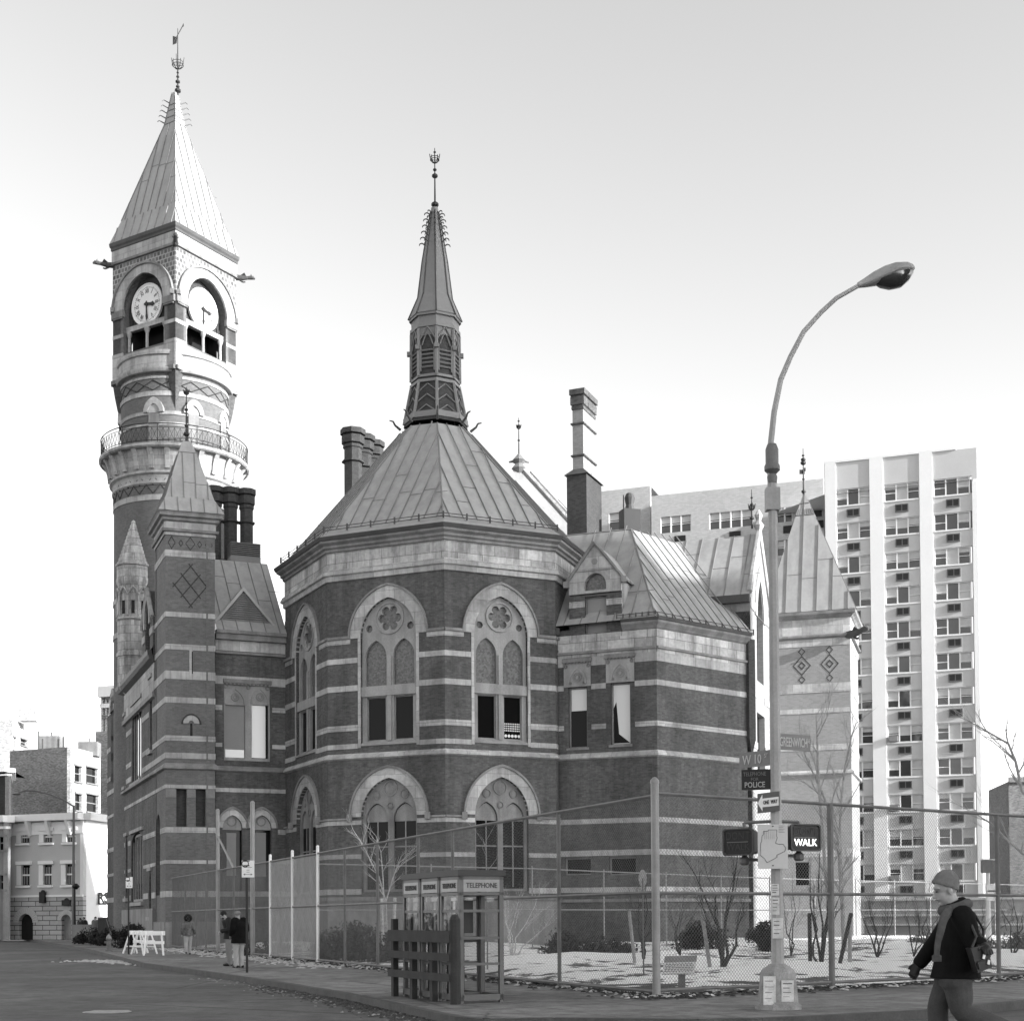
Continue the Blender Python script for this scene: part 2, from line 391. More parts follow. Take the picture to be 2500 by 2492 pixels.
# ---- gothic traceried window, upper type and lower type
def gothic_upper(w, uc, hw, lv, dark_right=False):
    sp, ap, out_ap, sill = lv['spring'], lv['apex'], lv['oapex'], lv['sill']
    t = MB(); tr = rect(uc-hw, sill, uc+hw, sp)
    outer = arch(uc, hw, sill, sp, ap, 10)
    holes = []
    for s in (-1, 1):
        holes.append(rect(uc+s*hw*.49-hw*.34, lv['l0'], uc+s*hw*.49+hw*.34, lv['l1']))
        holes.append(arch(uc+s*hw*.5, hw*.38, lv['c0'], lv['csp'], lv['cap'], 6))
        holes.append(circ(uc+s*hw*.74, lv['small'], hw*.12, 12))
    holes.append(circ(uc, lv['rose'], hw*.38, 60, 6, 0.36))
    w.plate(t, outer, holes, -0.34, -0.16)
    # raised ring round the rose, mullion and transom
    R = [circ(uc, lv['rose'], hw*k, 24) for k in (.47, .52)]; R = [r+[r[0]] for r in R]; ringplate(w, t, R[0], R[1], -0.16, -0.10)
    t.box(w.pt(uc-hw*.07, lv['l0'], -0.16), w.U*hw*.14, w.N*0.09, w.Z*(lv['csp']-lv['l0']))
    t.box(w.pt(uc-hw, lv['l1']+0.04, -0.16), w.U*2*hw, w.N*0.12, w.Z*(lv['c0']-lv['l1']-0.08))
    t.hexa([w.pt(uc-hw, sill-0.02, -0.3), w.pt(uc+hw, sill-0.02, -0.3), w.pt(uc+hw, sill+.28, -0.3), w.pt(uc-hw, sill+.28, -0.3)],
           [w.pt(uc-hw, sill-0.02, 0.06), w.pt(uc+hw, sill-0.02, 0.06), w.pt(uc+hw, sill+.03, 0.06), w.pt(uc-hw, sill+.03, 0.06)])
    win = t.build('window', TRACERY, CH)
    g = MB(); plane(w, g, arch(uc, hw*.99, lv['c0']-.1, sp, ap-.02, 10), -0.30); g.build('stained_glass', SGLASS, win)
    g = MB(); plane(w, g, rect(uc-hw*.95, sill+.1, uc+hw*.95, lv['l1']+.05), -0.30); g.build('pane', DARKG, win)
    f = MB()
    for s in (-1, 1):
        c = uc+s*hw*.49; q = hw*.34
        for a, b in (((c-q, lv['l0']), (c-q+.05, lv['l1'])), ((c+q-.05, lv['l0']), (c+q, lv['l1'])), ((c-q, lv['l0']), (c+q, lv['l0']+.05)), ((c-q, lv['l1']-.05), (c+q, lv['l1']))):
            f.box(w.pt(a[0], a[1], -0.29), w.U*(b[0]-a[0]), w.N*0.04, w.Z*(b[1]-a[1]))
    f.build('window_frame', STONED, win)
    if dark_right:
        pb = MB(); c = uc+hw*.5
        for i in range(9):
            for j in range(4): pb.box(w.pt(c-hw*.3+i*hw*.067, lv['l0']+.45+j*.11, -0.28), w.U*hw*.04, w.N*.01, w.Z*.06)
        for i in range(5):
            q = [w.pt(u, h, -0.275) for u, h in circ(c-hw*.25+i*hw*.125, lv['l0']+.22, hw*.055, 8)]; pb.face(q)
        pb.build('decorated_screen', SIGNW, win)
    r = MB(); inn = [(uc+hw, sp-.02)]+arcpts(uc, hw, sp, ap, 12)+[(uc-hw, sp-.02)]
    ow = hw*lv['ow']; ou = [(uc+ow, sp-.02)]+arcpts(uc, ow, sp, out_ap, 12)+[(uc-ow, sp-.02)]
    ringplate(w, r, inn, ou, -0.16, 0.05); r.build('stone_arch', STONE, CH)
    hd = MB(); o2 = [(uc+(u-uc)*1.045, sp+(h-sp)*1.045) for u, h in ou]; ringplate(w, hd, ou, o2, 0.0, 0.13); hd.build('hood_mould', STONED, CH)
    for s in (-1, 1):
        j = MB(); o = uc-hw if s < 0 else uc+hw
        j.box(w.pt(o-(hw*.10 if s < 0 else 0), sill-.1, -0.2), w.U*hw*.10, w.N*0.225, w.Z*(sp-sill+.1)); j.build('window_jamb', STONE, CH)
def gothic_lower(w, uc, hw, lv):
    sp, ap, sill = lv['spring'], lv['apex'], lv['sill']
    t = MB(); holes = []
    for s in (-1, 1): holes.append(arch(uc+s*hw*.5, hw*.40, sill+.12, lv['csp'], lv['cap'], 7))
    w.plate(t, arch(uc, hw, sill, sp, ap, 10), holes, -0.36, -0.2)
    for cx, cy, rr, lo in ((uc, lv['rose'], hw*.22, 4), (uc-hw*.5, lv['r2'], hw*.13, 6), (uc+hw*.5, lv['r2'], hw*.13, 6), (uc, lv['r3'], hw*.1, 6)):
        a = circ(cx, cy, rr, 20); b = circ(cx, cy, rr*1.16, 20); ringplate(w, t, a+[a[0]], b+[b[0]], -0.2, -0.15)
        plane(w, t, circ(cx, cy, rr*.7, 24, lo, .25), -0.17)
    win = t.build('window', TRACED, CH)
    g = MB(); plane(w, g, arch(uc, hw*.98, sill+.1, sp, ap-.05, 8), -0.33); g.build('pane', DARKG, win)
    f = MB()
    for s in (-1, 1):
        c = uc+s*hw*.5; plane(w, f, [(c+hw*.38, lv['csp']-.1), ]+arcpts(c, hw*.38, lv['csp'], lv['cap']-.05, 6)+[(c-hw*.38, lv['csp']-.1)], -0.30)
        f.box(w.pt(c-.03, sill+.2, -0.32), w.U*.06, w.N*.03, w.Z*(lv['csp']-sill-.3)); f.box(w.pt(c-hw*.38, (sill+lv['csp'])/2+.4, -0.32), w.U*hw*.76, w.N*.03, w.Z*.07)
    f.build('window_frame', STONED, win)
    r = MB(); ow = hw*lv['ow']
    inn = [(uc+hw, sp-.02)]+arcpts(uc, hw, sp, ap, 12)+[(uc-hw, sp-.02)]; ou = [(uc+ow, sp-.02)]+arcpts(uc, ow, sp, lv['oapex'], 12)+[(uc-ow, sp-.02)]
    ringplate(w, r, inn, ou, -0.2, 0.05); r.build('stone_arch', STONE, CH)
    hd = MB(); o2 = [(uc+(u-uc)*1.05, sp+(h-sp)*1.05) for u, h in ou]; ringplate(w, hd, ou, o2, 0.0, 0.13)
    for s in (-1, 1): hd.cbox(w.pt(uc+s*ow*1.03, sp-.25, 0.1), .26, .26, .34)
    hd.build('hood_mould', STONED, CH)
# ---- octagon
BC = Wall(B, C); AB = Wall(A, B); CD = Wall(C, D)
hC = hcol(1087, C.y); hW = lambda y: BC.uv(948, y)[1]
ucBC = BC.uv(948, 1650)[0]; hwU = (BC.uv(1013, 1650)[0]-BC.uv(877.5, 1650)[0])/2
LU = dict(sill=hW(1816), l0=hW(1806), l1=hW(1698), c0=hW(1670), csp=hW(1600), cap=hW(1559), spring=hW(1550), apex=hW(1457.5), oapex=hW(1428.5), rose=hW(1507), small=hW(1529), ow=1.375)
LL = dict(sill=hW(2176), csp=hW(1999), cap=hW(1958), spring=hW(1990), apex=hW(1898), oapex=hW(1873), rose=hW(1923), r2=hW(1938), r3=hW(1966), ow=1.36)
OCT_TOP = hC(1300)
def cornice(pts, prof, name, m, closed=True):
    """sweep a (offset, height) profile along a plan polygon (counter-clockwise seen from above is not required)"""
    n = len(pts); rings = []
    for off, h in prof:
        R = []
        for i in range(n):
            p = pts[i]; a = pts[i-1] if (closed or i > 0) else None; b = pts[(i+1) % n] if (closed or i < n-1) else None
            def nn(x, y): d = (y-x).normalized(); return V((d.y, -d.x, 0))
            if a is None: q = p+nn(p, b)*off
            elif b is None: q = p+nn(a, p)*off
            else:
                n1, n2 = nn(a, p), nn(p, b); s = (n1+n2); q = p+s*(off/max(0.2, s.dot(n1)))
            R.append(V((q.x, q.y, h)))
        rings.append(R)
    mb = MB(); mb.rings(rings, closed)
    if not closed:
        if len(rings) > 2: mb.face([r[0] for r in rings]); mb.face([r[-1] for r in rings][::-1])
    return mb.build(name, m, CH)
E_ = V((2*ctr.x-A.x, 2*ctr.y-A.y, 0)); OCT = [A, B, C, D, E_, V((2*ctr.x-B.x, 2*ctr.y-B.y, 0)), V((2*ctr.x-C.x, 2*ctr.y-C.y, 0)), V((2*ctr.x-D.x, 2*ctr.y-D.y, 0))]
octw = [AB, BC, CD, Wall(D, E_)]
for i, w in enumerate(octw):
    uc = w.L/2 if w is not BC else ucBC
    sc = min(1.0, w.L/BC.L*1.02) if i < 3 else 1
    hu = hwU*sc
    if i < 3:
        holes = [arch(uc, hu, LU['sill'], LU['spring'], LU['apex'], 10), arch(uc, hu, LL['sill'], LL['spring'], LL['apex'], 10)]
    else: holes = []
    wallmesh(w, OCT_TOP, holes)
    if i < 3:
        gothic_upper(w, uc, hu, LU, dark_right=(i == 2)); gothic_lower(w, uc, hu, LL)
        ow = hu*LU['ow']
        ex = [(uc-hu*1.11, uc+hu*1.11, LU['sill']-.1, LU['spring']+.3), (uc-ow, uc+ow, LU['spring']-.3, LU['oapex']), (uc-hu, uc+hu, LL['sill']-.2, LL['spring']), (uc-ow, uc+ow, LL['spring']-.12, LL['oapex'])]
    else: ex = []
    bm_ = MB()
    for a, b in ((1586, 1599), (1655, 1669.5), (1754.6, 1769), (1801.7, 1814), (1538, 1550), (1994, 2005), (2079, 2090), (2166, 2180)):
        w.band(bm_, hC(b), hC(a), ex, 0.025)
    bm_.build('stone_band', STONE, CH)
    st = MB()
    for a, b in ((1531, 1538), (1988, 1993)): w.band(st, hC(b), hC(a), ex, 0.12)
    w.band(st, hC(2196), hC(2186), (), 0.16)
    st.build('string_course', STONED, CH)
    bb = MB(); w.plate(bb, rect(0, 0, w.L, hC(2196)), [], 0, 0.08); bb.build('base_course', STONED, CH)
cornice(OCT, [(0.0, hC(1842)), (0.16, hC(1839)), (0.16, hC(1835)), (0.10, hC(1831)), (0.0, hC(1826))], 'string_course', STONE)
cornice(OCT, [(0.02, hC(1391)), (0.10, hC(1390)), (0.12, hC(1378)), (0.24, hC(1376)), (0.24, hC(1370)), (0.18, hC(1366)), (0.16, hC(1362)), (0.03, hC(1361))], 'cornice', STONE)
cornice(OCT, [(0.03, hC(1361)), (0.03, hC(1318))], 'stone_frieze', STONEW)
cornice(OCT, [(0.03, hC(1318)), (0.12, hC(1316)), (0.13, hC(1310)), (0.24, hC(1307)), (0.24, hC(1301)), (0.42, hC(1296)), (0.45, hC(1290))], 'cornice', STONED)
cornice(OCT, [(0.40, hC(1291)), (0.50, hC(1290.5)), (0.56, hC(1283)), (0.56, hC(1281)), (0.42, hC(1282))], 'gutter', LEAD)
# snow guard rail above the gutter
def offpoly(pts, off, h):
    n = len(pts); R = []
    for i in range(n):
        a, p, b = pts[i-1], pts[i], pts[(i+1) % n]
        d1 = (p-a).normalized(); d2 = (b-p).normalized(); n1 = V((d1.y, -d1.x, 0)); n2 = V((d2.y, -d2.x, 0)); s = n1+n2
        q = p+s*(off/max(.2, s.dot(n1))); R.append(V((q.x, q.y, h)))
    return R
zt = 27.4
def octring(c, r, h, n=8, a0=None):
    base = math.atan2((C-ctr).y, (C-ctr).x) if a0 is None else a0
    return [V((c.x+r*math.cos(base+2*PI*i/n), c.y+r*math.sin(base+2*PI*i/n), h)) for i in range(n)]
eave = offpoly(OCT, 0.42, hC(1280)); mid = []
top = octring(ctr, 1.9, zt); top = [top[(i-2) % 8] for i in range(8)]
flare = [eave[i].lerp(top[i], 0.10)-V((0, 0, 0.25)) for i in range(8)]
rm, sm = MB(), MB()
for i in range(8):
    j = (i+1) % 8; rm.face([eave[i], eave[j], flare[j], flare[i]])
    if i in (0, 1, 2, 3, 7): roofplane(rm, sm, flare[i], flare[j], top[j], top[i], 0.66, 0.035)
    else: rm.face([flare[i], flare[j], top[j], top[i]])
    sm.tube(flare[i], top[i], 0.05, n=5)
orf = rm.build('roof', ROOF, CH); sm.build('standing_seam', ROOFD, orf)
sg = MB(); g1 = [e.lerp(t, 0.035)+V((0, 0, .12)) for e, t in zip(eave, top)]
for i in (7, 0, 1, 2):
    a, b = g1[i], g1[(i+1) % 8]
    for dz in (0, .14): sg.tube(a+V((0, 0, dz)), b+V((0, 0, dz)), .02, n=4)
    for k in range(6): p = a.lerp(b, k/5); sg.cbox(p-V((0, 0, .1)), .08, .08, .32)
sg.build('snow_guard', LEAD, CH)
# spire
spire = MB(); hs = lambda y: at(1064, y, ctr.y).z
a0 = math.atan2((C-ctr).y, (C-ctr).x)
def ro(y, px): return octring(ctr, px*ctr.y/F/0.962, hs(y))
base = [ro(1048, 76), ro(1035, 74), ro(990, 62), ro(951, 57)]
s1 = MB(); s1.rings(base); s1.rings([ro(945, 57), ro(938, 55), ro(880, 55), ro(785, 55)]); lan = s1.build('lantern', BRICKD, CH)
s2 = MB()
for y0, y1, r in ((1040, 1026, 77), (951, 944, 61), (938, 932, 59), (818, 810, 60), (790, 780, 62)):
    s2.rings([ro(y0, r-3), ro(y0, r), ro(y1, r), ro(y1, r-5)])
s2.rings([ro(838, 56), ro(784, 57)])
for i in range(8):                       # piers, chevron ribs, louvres and gablets on every side
    for yb, yt, rb, rt in ((1040, 951, 75, 58), (935, 820, 58, 57)):
        p = ro(yb, rb)[i]; q = ro(yt, rt)[i]; s2.tube(p, q, 0.09, n=5)
    a, b = ro(1035, 74), ro(951, 57)
    def fp(u, v, off=1.0): 
        l = a[i].lerp(b[i], v); r = a[(i+1) % 8].lerp(b[(i+1) % 8], v); p = l.lerp(r, u); c = V((ctr.x, ctr.y, p.z)); return c+(p-c)*1.012
    for v in (.05, .38, .70):
        s2.tube(fp(0, v), fp(.5, v+.25), .035, n=4); s2.tube(fp(1, v), fp(.5, v+.25), .035, n=4)
    a2, b2 = ro(880, 57), ro(850, 57); c2, d2 = ro(935, 57), ro(800, 57)
    def fq(u, y): 
        R = ro(y, 57.5); p = R[i].lerp(R[(i+1) % 8], u); c = V((ctr.x, ctr.y, p.z)); return c+(p-c)*1.01
    for y in (915, 905, 895, 885, 875): s2.tube(fq(.16, y), fq(.84, y), .05, n=4)
    s2.tube(fq(0, 852), fq(.5, 818), .045, n=4); s2.tube(fq(1, 852), fq(.5, 818), .045, n=4)
    for u in (.12, .88): s2.tube(fq(u, 925), fq(u, 862), .05, n=5)
    pr = [fq(.2+.6*k/8, 862-26*math.sin(PI*k/8)) for k in range(9)]; s2.path(pr, .035, 4)
    q = ro(868, 62)[i]; s2.cbox(q-V((0, 0, .1)), .22, .22, .22)
s2.build('lantern_moulding', ROOFD, lan)
s3 = MB(); vd = MB()
s3.rings([ro(784, 64), ro(776, 60), ro(730, 41), ro(640, 30), ro(520, 10), ro(508, 8)], cap1=True)
spr = s3.build('spire', ROOFD, CH)
s4 = MB()
prv = [(784, 64), (730, 41), (640, 30), (520, 10)]
for i in range(8):
    for (ya, ra_), (yb, rb_) in zip(prv[:-1], prv[1:]): s4.tube(ro(ya, ra_)[i], ro(yb, rb_)[i], .045, n=5)
    for k in range(6):
        y = 600-15*k; r = 10+(y-520)*20/120; p = ro(y, r)[i]; c = V((ctr.x, ctr.y, p.z)); d = (p-c).normalized()
        s4.path([p, p+d*.15+V((0, 0, .10)), p+d*.27+V((0, 0, .06)), p+d*.31-V((0, 0, .04))], [.04, .035, .03, .02], 4)
    p = ro(1052, 96)[i]; c = V((ctr.x, ctr.y, p.z)); d = (p-c).normalized(); s4.path([p-d*.3, p+V((0, 0, .25)), p+d*.1+V((0, 0, .45)), p+d*.3+V((0, 0, .5))], [.08, .06, .05, .03], 5)
s4.build('crocket', LEAD, spr)
def finial(x, y, z, segs, name='finial', parent=None, crown=None, vane=None):
    """iron finial: thin rod from y[0] up to y[1] with knobs; crown = (y, radius)"""
    fb = MB(); px = at(x, y[0], z); tp = at(x, y[1], z); X, Y = px.x, px.y
    fb.tube(px, V((X, Y, tp.z)), .06, .02, n=6)
    for yy, r in segs:
        c = V((X, Y, at(x, yy, z).z)); fb.lathe(c, [(0.01, -r), (r, -r*.3), (r, r*.3), (0.01, r)], 8)
    if crown:
        yy, r = crown; c = V((X, Y, at(x, yy, z).z))
        for i in range(8):
            a = 2*PI*i/8; d = V((math.cos(a), math.sin(a), 0))
            fb.path([c-V((0, 0, r*1.1)), c+d*r*.75-V((0, 0, r*.6)), c+d*r+V((0, 0, r*.2)), c+d*r*(.9 if i % 2 else 1.15)+V((0, 0, r*(.6 if i % 2 else 1.1)))], .022, 4)
        fb.path([c+V((math.cos(q)*r, math.sin(q)*r, r*.2)) for q in [2*PI*j/16 for j in range(17)]], .02, 4); fb.path([c+V((math.cos(q)*r, math.sin(q)*r, -r*.3)) for q in [2*PI*j/16 for j in range(17)]], .02, 4)
    o = fb.build(name, IRON, parent or CH)
    return o, V((X, Y, tp.z))
finial(1062, (512, 362), ctr.y, [(500, .2), (430, .16), (415, .1), (372, .07)], crown=(388, .24))
# ---- wing right of the octagon
GF = Wall(G, Fp); FH = Wall(Fp, H); hF = hcol(1605, Fp.y); hG = lambda x, y: GF.uv(x, y)
WT = hF(1520)
def pxrect(w, x0, x1, yt, yb):
    xm = (x0+x1)/2; u0 = w.uv(x0, (yt+yb)/2)[0]; u1 = w.uv(x1, (yt+yb)/2)[0]; return u0, u1, w.uv(xm, yb)[1], w.uv(xm, yt)[1]
w1 = pxrect(GF, 1388, 1433, 1677, 1825); w2 = pxrect(GF, 1491, 1539, 1666, 1817)
b1 = pxrect(GF, 1379, 1443, 2093, 2135); b2 = pxrect(GF, 1487, 1553, 2091, 2135)
dorm = pxrect(GF, 1390, 1518, 1450, 1556)
dw = pxrect(GF, 1428, 1481, 1454, 1545)
mb = MB()
wu0 = dorm[0]; wu1 = dorm[1]; dtop = GF.uv(1450, 1400)[1]
GF.plate(mb, [(0, 0), (GF.L, 0), (GF.L, WT), (wu1, WT), (wu1, dorm[3]), (wu0, dorm[3]), (wu0, WT), (0, WT)],
         [rect(a, c, b, d) for a, b, c, d in (w1, w2, b1, b2)]+[rect(dw[0], dw[2], dw[1], dw[3]-.02)], -0.4, 0)
mb.build('brick_wall', BRICK, CH); wallmesh(FH, WT, [])
for q, gm in ((w1, DARKG), (w2, BRIGHTG), (b1, DARK), (b2, DARK), (dw, BLIND)):
    f = MB(); u0, u1, h0, h1 = q; t = .07
    for r in (rect(u0, h0, u0+t, h1), rect(u1-t, h0, u1, h1), rect(u0+t, h0, u1-t, h0+t), rect(u0+t, h1-t, u1-t, h1)):
        f.box(GF.pt(r[0][0], r[0][1], -.26), GF.U*(r[1][0]-r[0][0]), GF.N*.08, GF.Z*(r[2][1]-r[0][1]))
    if gm is DARKG or gm is BRIGHTG:
        f.box(GF.pt(u0-.1, h0-.12, -.3), GF.U*(u1-u0+.2), GF.N*.36, GF.Z*.12)
    wn = f.build('window', STONED, CH); g = MB(); plane(GF, g, rect(u0, h0, u1, h1), -.24); g.build('pane', gm, wn)
    if gm is BRIGHTG:
        g = MB(); plane(GF, g, [(u0+.08, h0+.1), (u1-.1, h0+.1), (u0+.35, h0+.55), (u0+.22, h1-.9), (u0+.08, h1-1.2)], -.235); g.build('curtain', DARK, wn)
    if q is w1:
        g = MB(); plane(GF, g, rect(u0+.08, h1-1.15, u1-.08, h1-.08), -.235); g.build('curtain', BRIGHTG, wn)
for q in (w1, w2):                                      # carved tympanum panel and label over each window
    u0, u1, h0, h1 = q; c = (u0+u1)/2; hw = (u1-u0)/2+.22; tt = h1+1.2; t = MB()
    GF.plate(t, rect(c-hw, h1+.02, c+hw, tt), [], 0, 0.05)
    a = arcpts(c, hw*.72, h1+.15, tt-.15, 8); b = arcpts(c, hw*.56, h1+.15, tt-.32, 8); ringplate(GF, t, b, a, 0.05, 0.09)
    pn = t.build('tympanum', TRACERY, CH); t = MB()
    for cx, cy, r in ((c, h1+.48, .24), (c-hw*.85, tt-.16, .1), (c+hw*.85, tt-.16, .1), (c-hw*.5, h1+.2, .07), (c+hw*.5, h1+.2, .07)):
        for k in (1.0, .55):
            i_ = circ(cx, cy, r*k*.72, 16); o_ = circ(cx, cy, r*k, 16); ringplate(GF, t, i_+[i_[0]], o_+[o_[0]], 0.04, 0.08)
    t.build('carved_roundel', STONED, pn)
    t = MB(); t.box(GF.pt(c-hw-.06, tt+.02, 0), GF.U*(2*hw+.12), GF.N*.16, GF.Z*.2)
    for k in range(8): t.box(GF.pt(c-hw+.02+k*hw*.25, tt-.04, 0), GF.U*.08, GF.N*.14, GF.Z*.06)
    t.build('label_mould', STONED, CH)
exW = [(q[0]-.24, q[1]+.24, q[2]-.1, q[3]+1.45) for q in (w1, w2)]+[(dorm[0], dorm[1], hF(1560), 99)]+[(q[0]-.1, q[1]+.1, q[2], q[3]) for q in (b1, b2)]
for w, ex in ((GF, exW), (FH, [])):
    bn = MB()
    for a, b in ((1590, 1612), (1657.6, 1671), (1758, 1770.5), (1993, 2006), (2071, 2085), (2163, 2176)): w.band(bn, hF(b), hF(a), ex, .025)
    bn.build('stone_band', STONE, CH)
    bn = MB(); w.band(bn, hF(1582), hF(1576), [], .14); w.band(bn, hF(2200), hF(2192), [], .14); bn.build('string_course', STONED, CH)
    bn = MB(); w.band(bn, hF(1575), hF(1534), [], .03); w.band(bn, hF(1590), hF(1582), [], .04); bn.build('stone_frieze', STONEW, CH)
FHl = [G, Fp, H]
cornice(FHl, [(0.0, hF(1845)), (0.15, hF(1842)), (0.15, hF(1838)), (0.09, hF(1834)), (0.0, hF(1829))], 'string_course', STONE, False)
ds = GF.pt(dorm[1]+.05, 0); ds = V((ds.x, ds.y, 0))
cornice([ds, Fp, H], [(0.03, hF(1534)), (0.12, hF(1531)), (0.18, hF(1527)), (0.32, hF(1520)), (0.34, hF(1514))], 'cornice', STONED, False)
cornice([ds, Fp, H], [(0.30, hF(1515)), (0.40, hF(1514)), (0.44, hF(1508)), (0.2, hF(1508))], 'gutter', LEAD, False)
# wing roof: hipped
e0 = G+GF.N*.3; e0 = V((e0.x, e0.y, hF(1510))); e1 = at(1600, 1500, Fp.y-.35); e2 = V((H.x, H.y, 0))+FH.N*.35+FH.U*.2; e2 = V((e2.x, e2.y, hF(1510)))
e1.z = hF(1508)
t1 = at(1541, 1292, Fp.y+5.6); t0 = at(1330, 1316, t1.y+1.6); t0.z = t1.z; t2 = at(1655, 1324, t1.y+3.0); t2.z = t1.z
rm, sm = MB(), MB(); roofplane(rm, sm, e0, e1, t1, t0, 0.8); roofplane(rm, sm, e1, e2, t2, t1, 0.55); rm.face([t0, t1, t2])
e3 = e2-FH.N*6; rm.face([e2, e3, t2]); sm.tube(e1, t1, .05, n=5); sm.tube(t0, t1, .05, n=5)
wr = rm.build('roof', ROOF, CH); sm.build('standing_seam', ROOFD, wr)
sg = MB()
for a, b in ((e0.lerp(e1, .62), e1), (e1, e2)):
    up = V((0, 0, .25))
    for dz in (.1, .26): sg.tube(a+V((0, .1, dz)), b+V((0, .1, dz)), .02, n=4)
    for k in range(7): p = a.lerp(b, k/6)+V((0, .1, 0)); sg.cbox(p, .06, .06, .3)
sg.build('snow_guard', LEAD, CH)
# wall dormer
dm = MB(); dd = MB(); c = (dorm[0]+dorm[1])/2; hw = (dorm[1]-dorm[0])/2
hsh = GF.uv(1450, 1447)[1]; hap = GF.uv(1450, 1330)[1]; hk = GF.uv(1450, 1408)[1]
aw = (dw[1]-dw[0])/2; awc = (dw[0]+dw[1])/2; ay = GF.uv(1450, 1441)[1]; aa = GF.uv(1450, 1399)[1]
outer = [(c-hw, hsh), (c+hw, hsh), (c+hw, hk-.1), (c+.02, hap), (c-.02, hap), (c-hw, hk-.1)]
GF.plate(dm, outer, [arch(awc, aw, ay, ay+.25, aa, 8)], -0.4, 0.05)
GF.plate(dm, rect(c-hw, hsh-.02, c+hw, hsh+.0), [], -.4, .05)
dob = dm.build('dormer', STONE, CH)
plane(GF, dd, arch(awc, aw*.98, ay, ay+.25, aa, 8), -.2); dd.build('pane', SGLASS, dob)
dd = MB(); cc = (awc, ay+.55); 
for k in (-1, 1):
    dd.tube(GF.pt(c+k*(hw+.12), hk-.2, .08), GF.pt(c, hap+.12, .08), .09, n=6)
    dd.tube(GF.pt(c+k*(hw+.12), hk-.2, -3.0), GF.pt(c+k*(hw+.12), hk-.2, .1), .06, n=6)
    dd.cbox(GF.pt(c+k*(hw+.14), hk-.45, .1), .26, .26, .3)
r_ = circ(c, hk+.75, .16, 12); plane(GF, dd, r_, .06)
dd.box(GF.pt(c-hw*.8, hk+.28, .05), GF.U*hw*1.6, GF.N*.03, GF.Z*.05)
dd.build('coping', STONED, dob)
dd = MB(); a_, b_ = GF.pt(c-hw-.1, hk-.2, 0.05), GF.pt(c, hap+.05, 0.05)
for s in (-1, 1):
    p = GF.pt(c+s*(hw+.1), hk-.2, .05); q = GF.pt(c, hap+.05, .05); dd.face([p, q, q-GF.N*3.6, p-GF.N*3.6])
dd.face([GF.pt(c-hw, dorm[2], -.05), GF.pt(c-hw, hk, -.05), GF.pt(c-hw, hk, -3), GF.pt(c-hw, dorm[2], -3)])
dd.face([GF.pt(c+hw, dorm[2], -.05), GF.pt(c+hw, hk, -.05), GF.pt(c+hw, hk, -3), GF.pt(c+hw, dorm[2], -3)])
dd.build('dormer_roof', ROOF, dob)
# stone below the dormer and the pale band either side of its window
dd = MB(); GF.plate(dd, rect(0.02, hF(1578), dorm[1]+.05, hF(1545)), [rect(dw[0], hF(1570), dw[1], hF(1546))], 0, .035)
GF.band(dd, dorm[2]+1.55, dorm[2]+1.85, [(dw[0], dw[1], 0, 99)], .03, dorm[0], dorm[1]); dd.build('stone_frieze', STONEW, CH)
def pipe(x, y0, y1, w, name='downpipe', d=.12, r=.075):
    p = MB(); u, h1 = w.uv(x, y0); h0 = w.uv(x, y1)[1]; p.tube(w.pt(u, max(0.05, h0), d), w.pt(u, h1, d), r, n=8)
    k = h0
    while k < h1: p.tube(w.pt(u, k, d), w.pt(u, k+.1, d), r*1.35, n=8); k += 2.6
    p.cbox(w.pt(u, h1, d), .32, .3, .34); return p.build(name, LEAD, CH)
pipe(1360, 1552, 2230, GF); pipe(702, 1535, 2230, Wall(R1, R2))
# ---- dark flue pier and the sunlit gable wall
Nr = V((-FH.U.x*.3-.1, 0, 0))
end = P1+(P0-P1)*1.0
dv = (P0-P1); kk = 1.0
for i in range(60):
    q = P1+dv*kk
    if proj((q.x, q.y, 9))[0] < 1884: break
    kk += .01
PL = q; gn0 = V((H.x, H.y, 0))+FH.U*.25+V((.1, .25, 0))
GW = Wall(gn0, PL); PF = Wall(PL, P1); PR = Wall(P1, P2)
pr = MB(); b0 = H-FH.U*.05
hp0 = FH.uv(1830, 1805)[1]; pr.box(V((b0.x, b0.y, hp0))-FH.N*.1, FH.U*.5, FH.N*.3, V((0, 0, hF(1520)-hp0)))
q0 = [V((b0.x, b0.y, hp0))-FH.N*.1+v for v in (V((0, 0, 0)), FH.U*.5, FH.U*.5+FH.N*.3, FH.N*.3)]
q1 = [V((b0.x, b0.y, hp0-.6))-FH.N*.1+FH.U*.35+v for v in (V((0, 0, 0)), FH.U*.15, FH.U*.15+FH.N*.1, FH.N*.1)]
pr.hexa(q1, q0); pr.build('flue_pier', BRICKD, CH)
gh = at(1832, 1440, gn0.y).z; gap = at(1846, 1298, (gn0.y+PL.y)/2-.6).z; um = GW.L*.47
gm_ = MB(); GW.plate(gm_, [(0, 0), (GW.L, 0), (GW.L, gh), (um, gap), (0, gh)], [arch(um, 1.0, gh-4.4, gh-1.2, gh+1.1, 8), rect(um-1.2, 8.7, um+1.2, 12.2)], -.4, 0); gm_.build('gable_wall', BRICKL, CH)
gm_ = MB(); GW.band(gm_, gh-.9, gh-.4, [(um-1.2, um+1.2, 0, 99)], .04)
for h in (7.6, 10.2, 12.9, 5.0): GW.band(gm_, h, h+.35, [(um-1.2, um+1.2, 8, 99)], .04)
GW.plate(gm_, [(um+1.6, gh-1.0)]+arcpts(um, 1.6, gh-1.0, gh+1.9, 8)+[(um-1.6, gh-1.0)], [arch(um, 1.0, gh-.99, gh-.9, gh+1.1, 8)], 0, .07)
gm_.build('stone_band', STONE, CH)
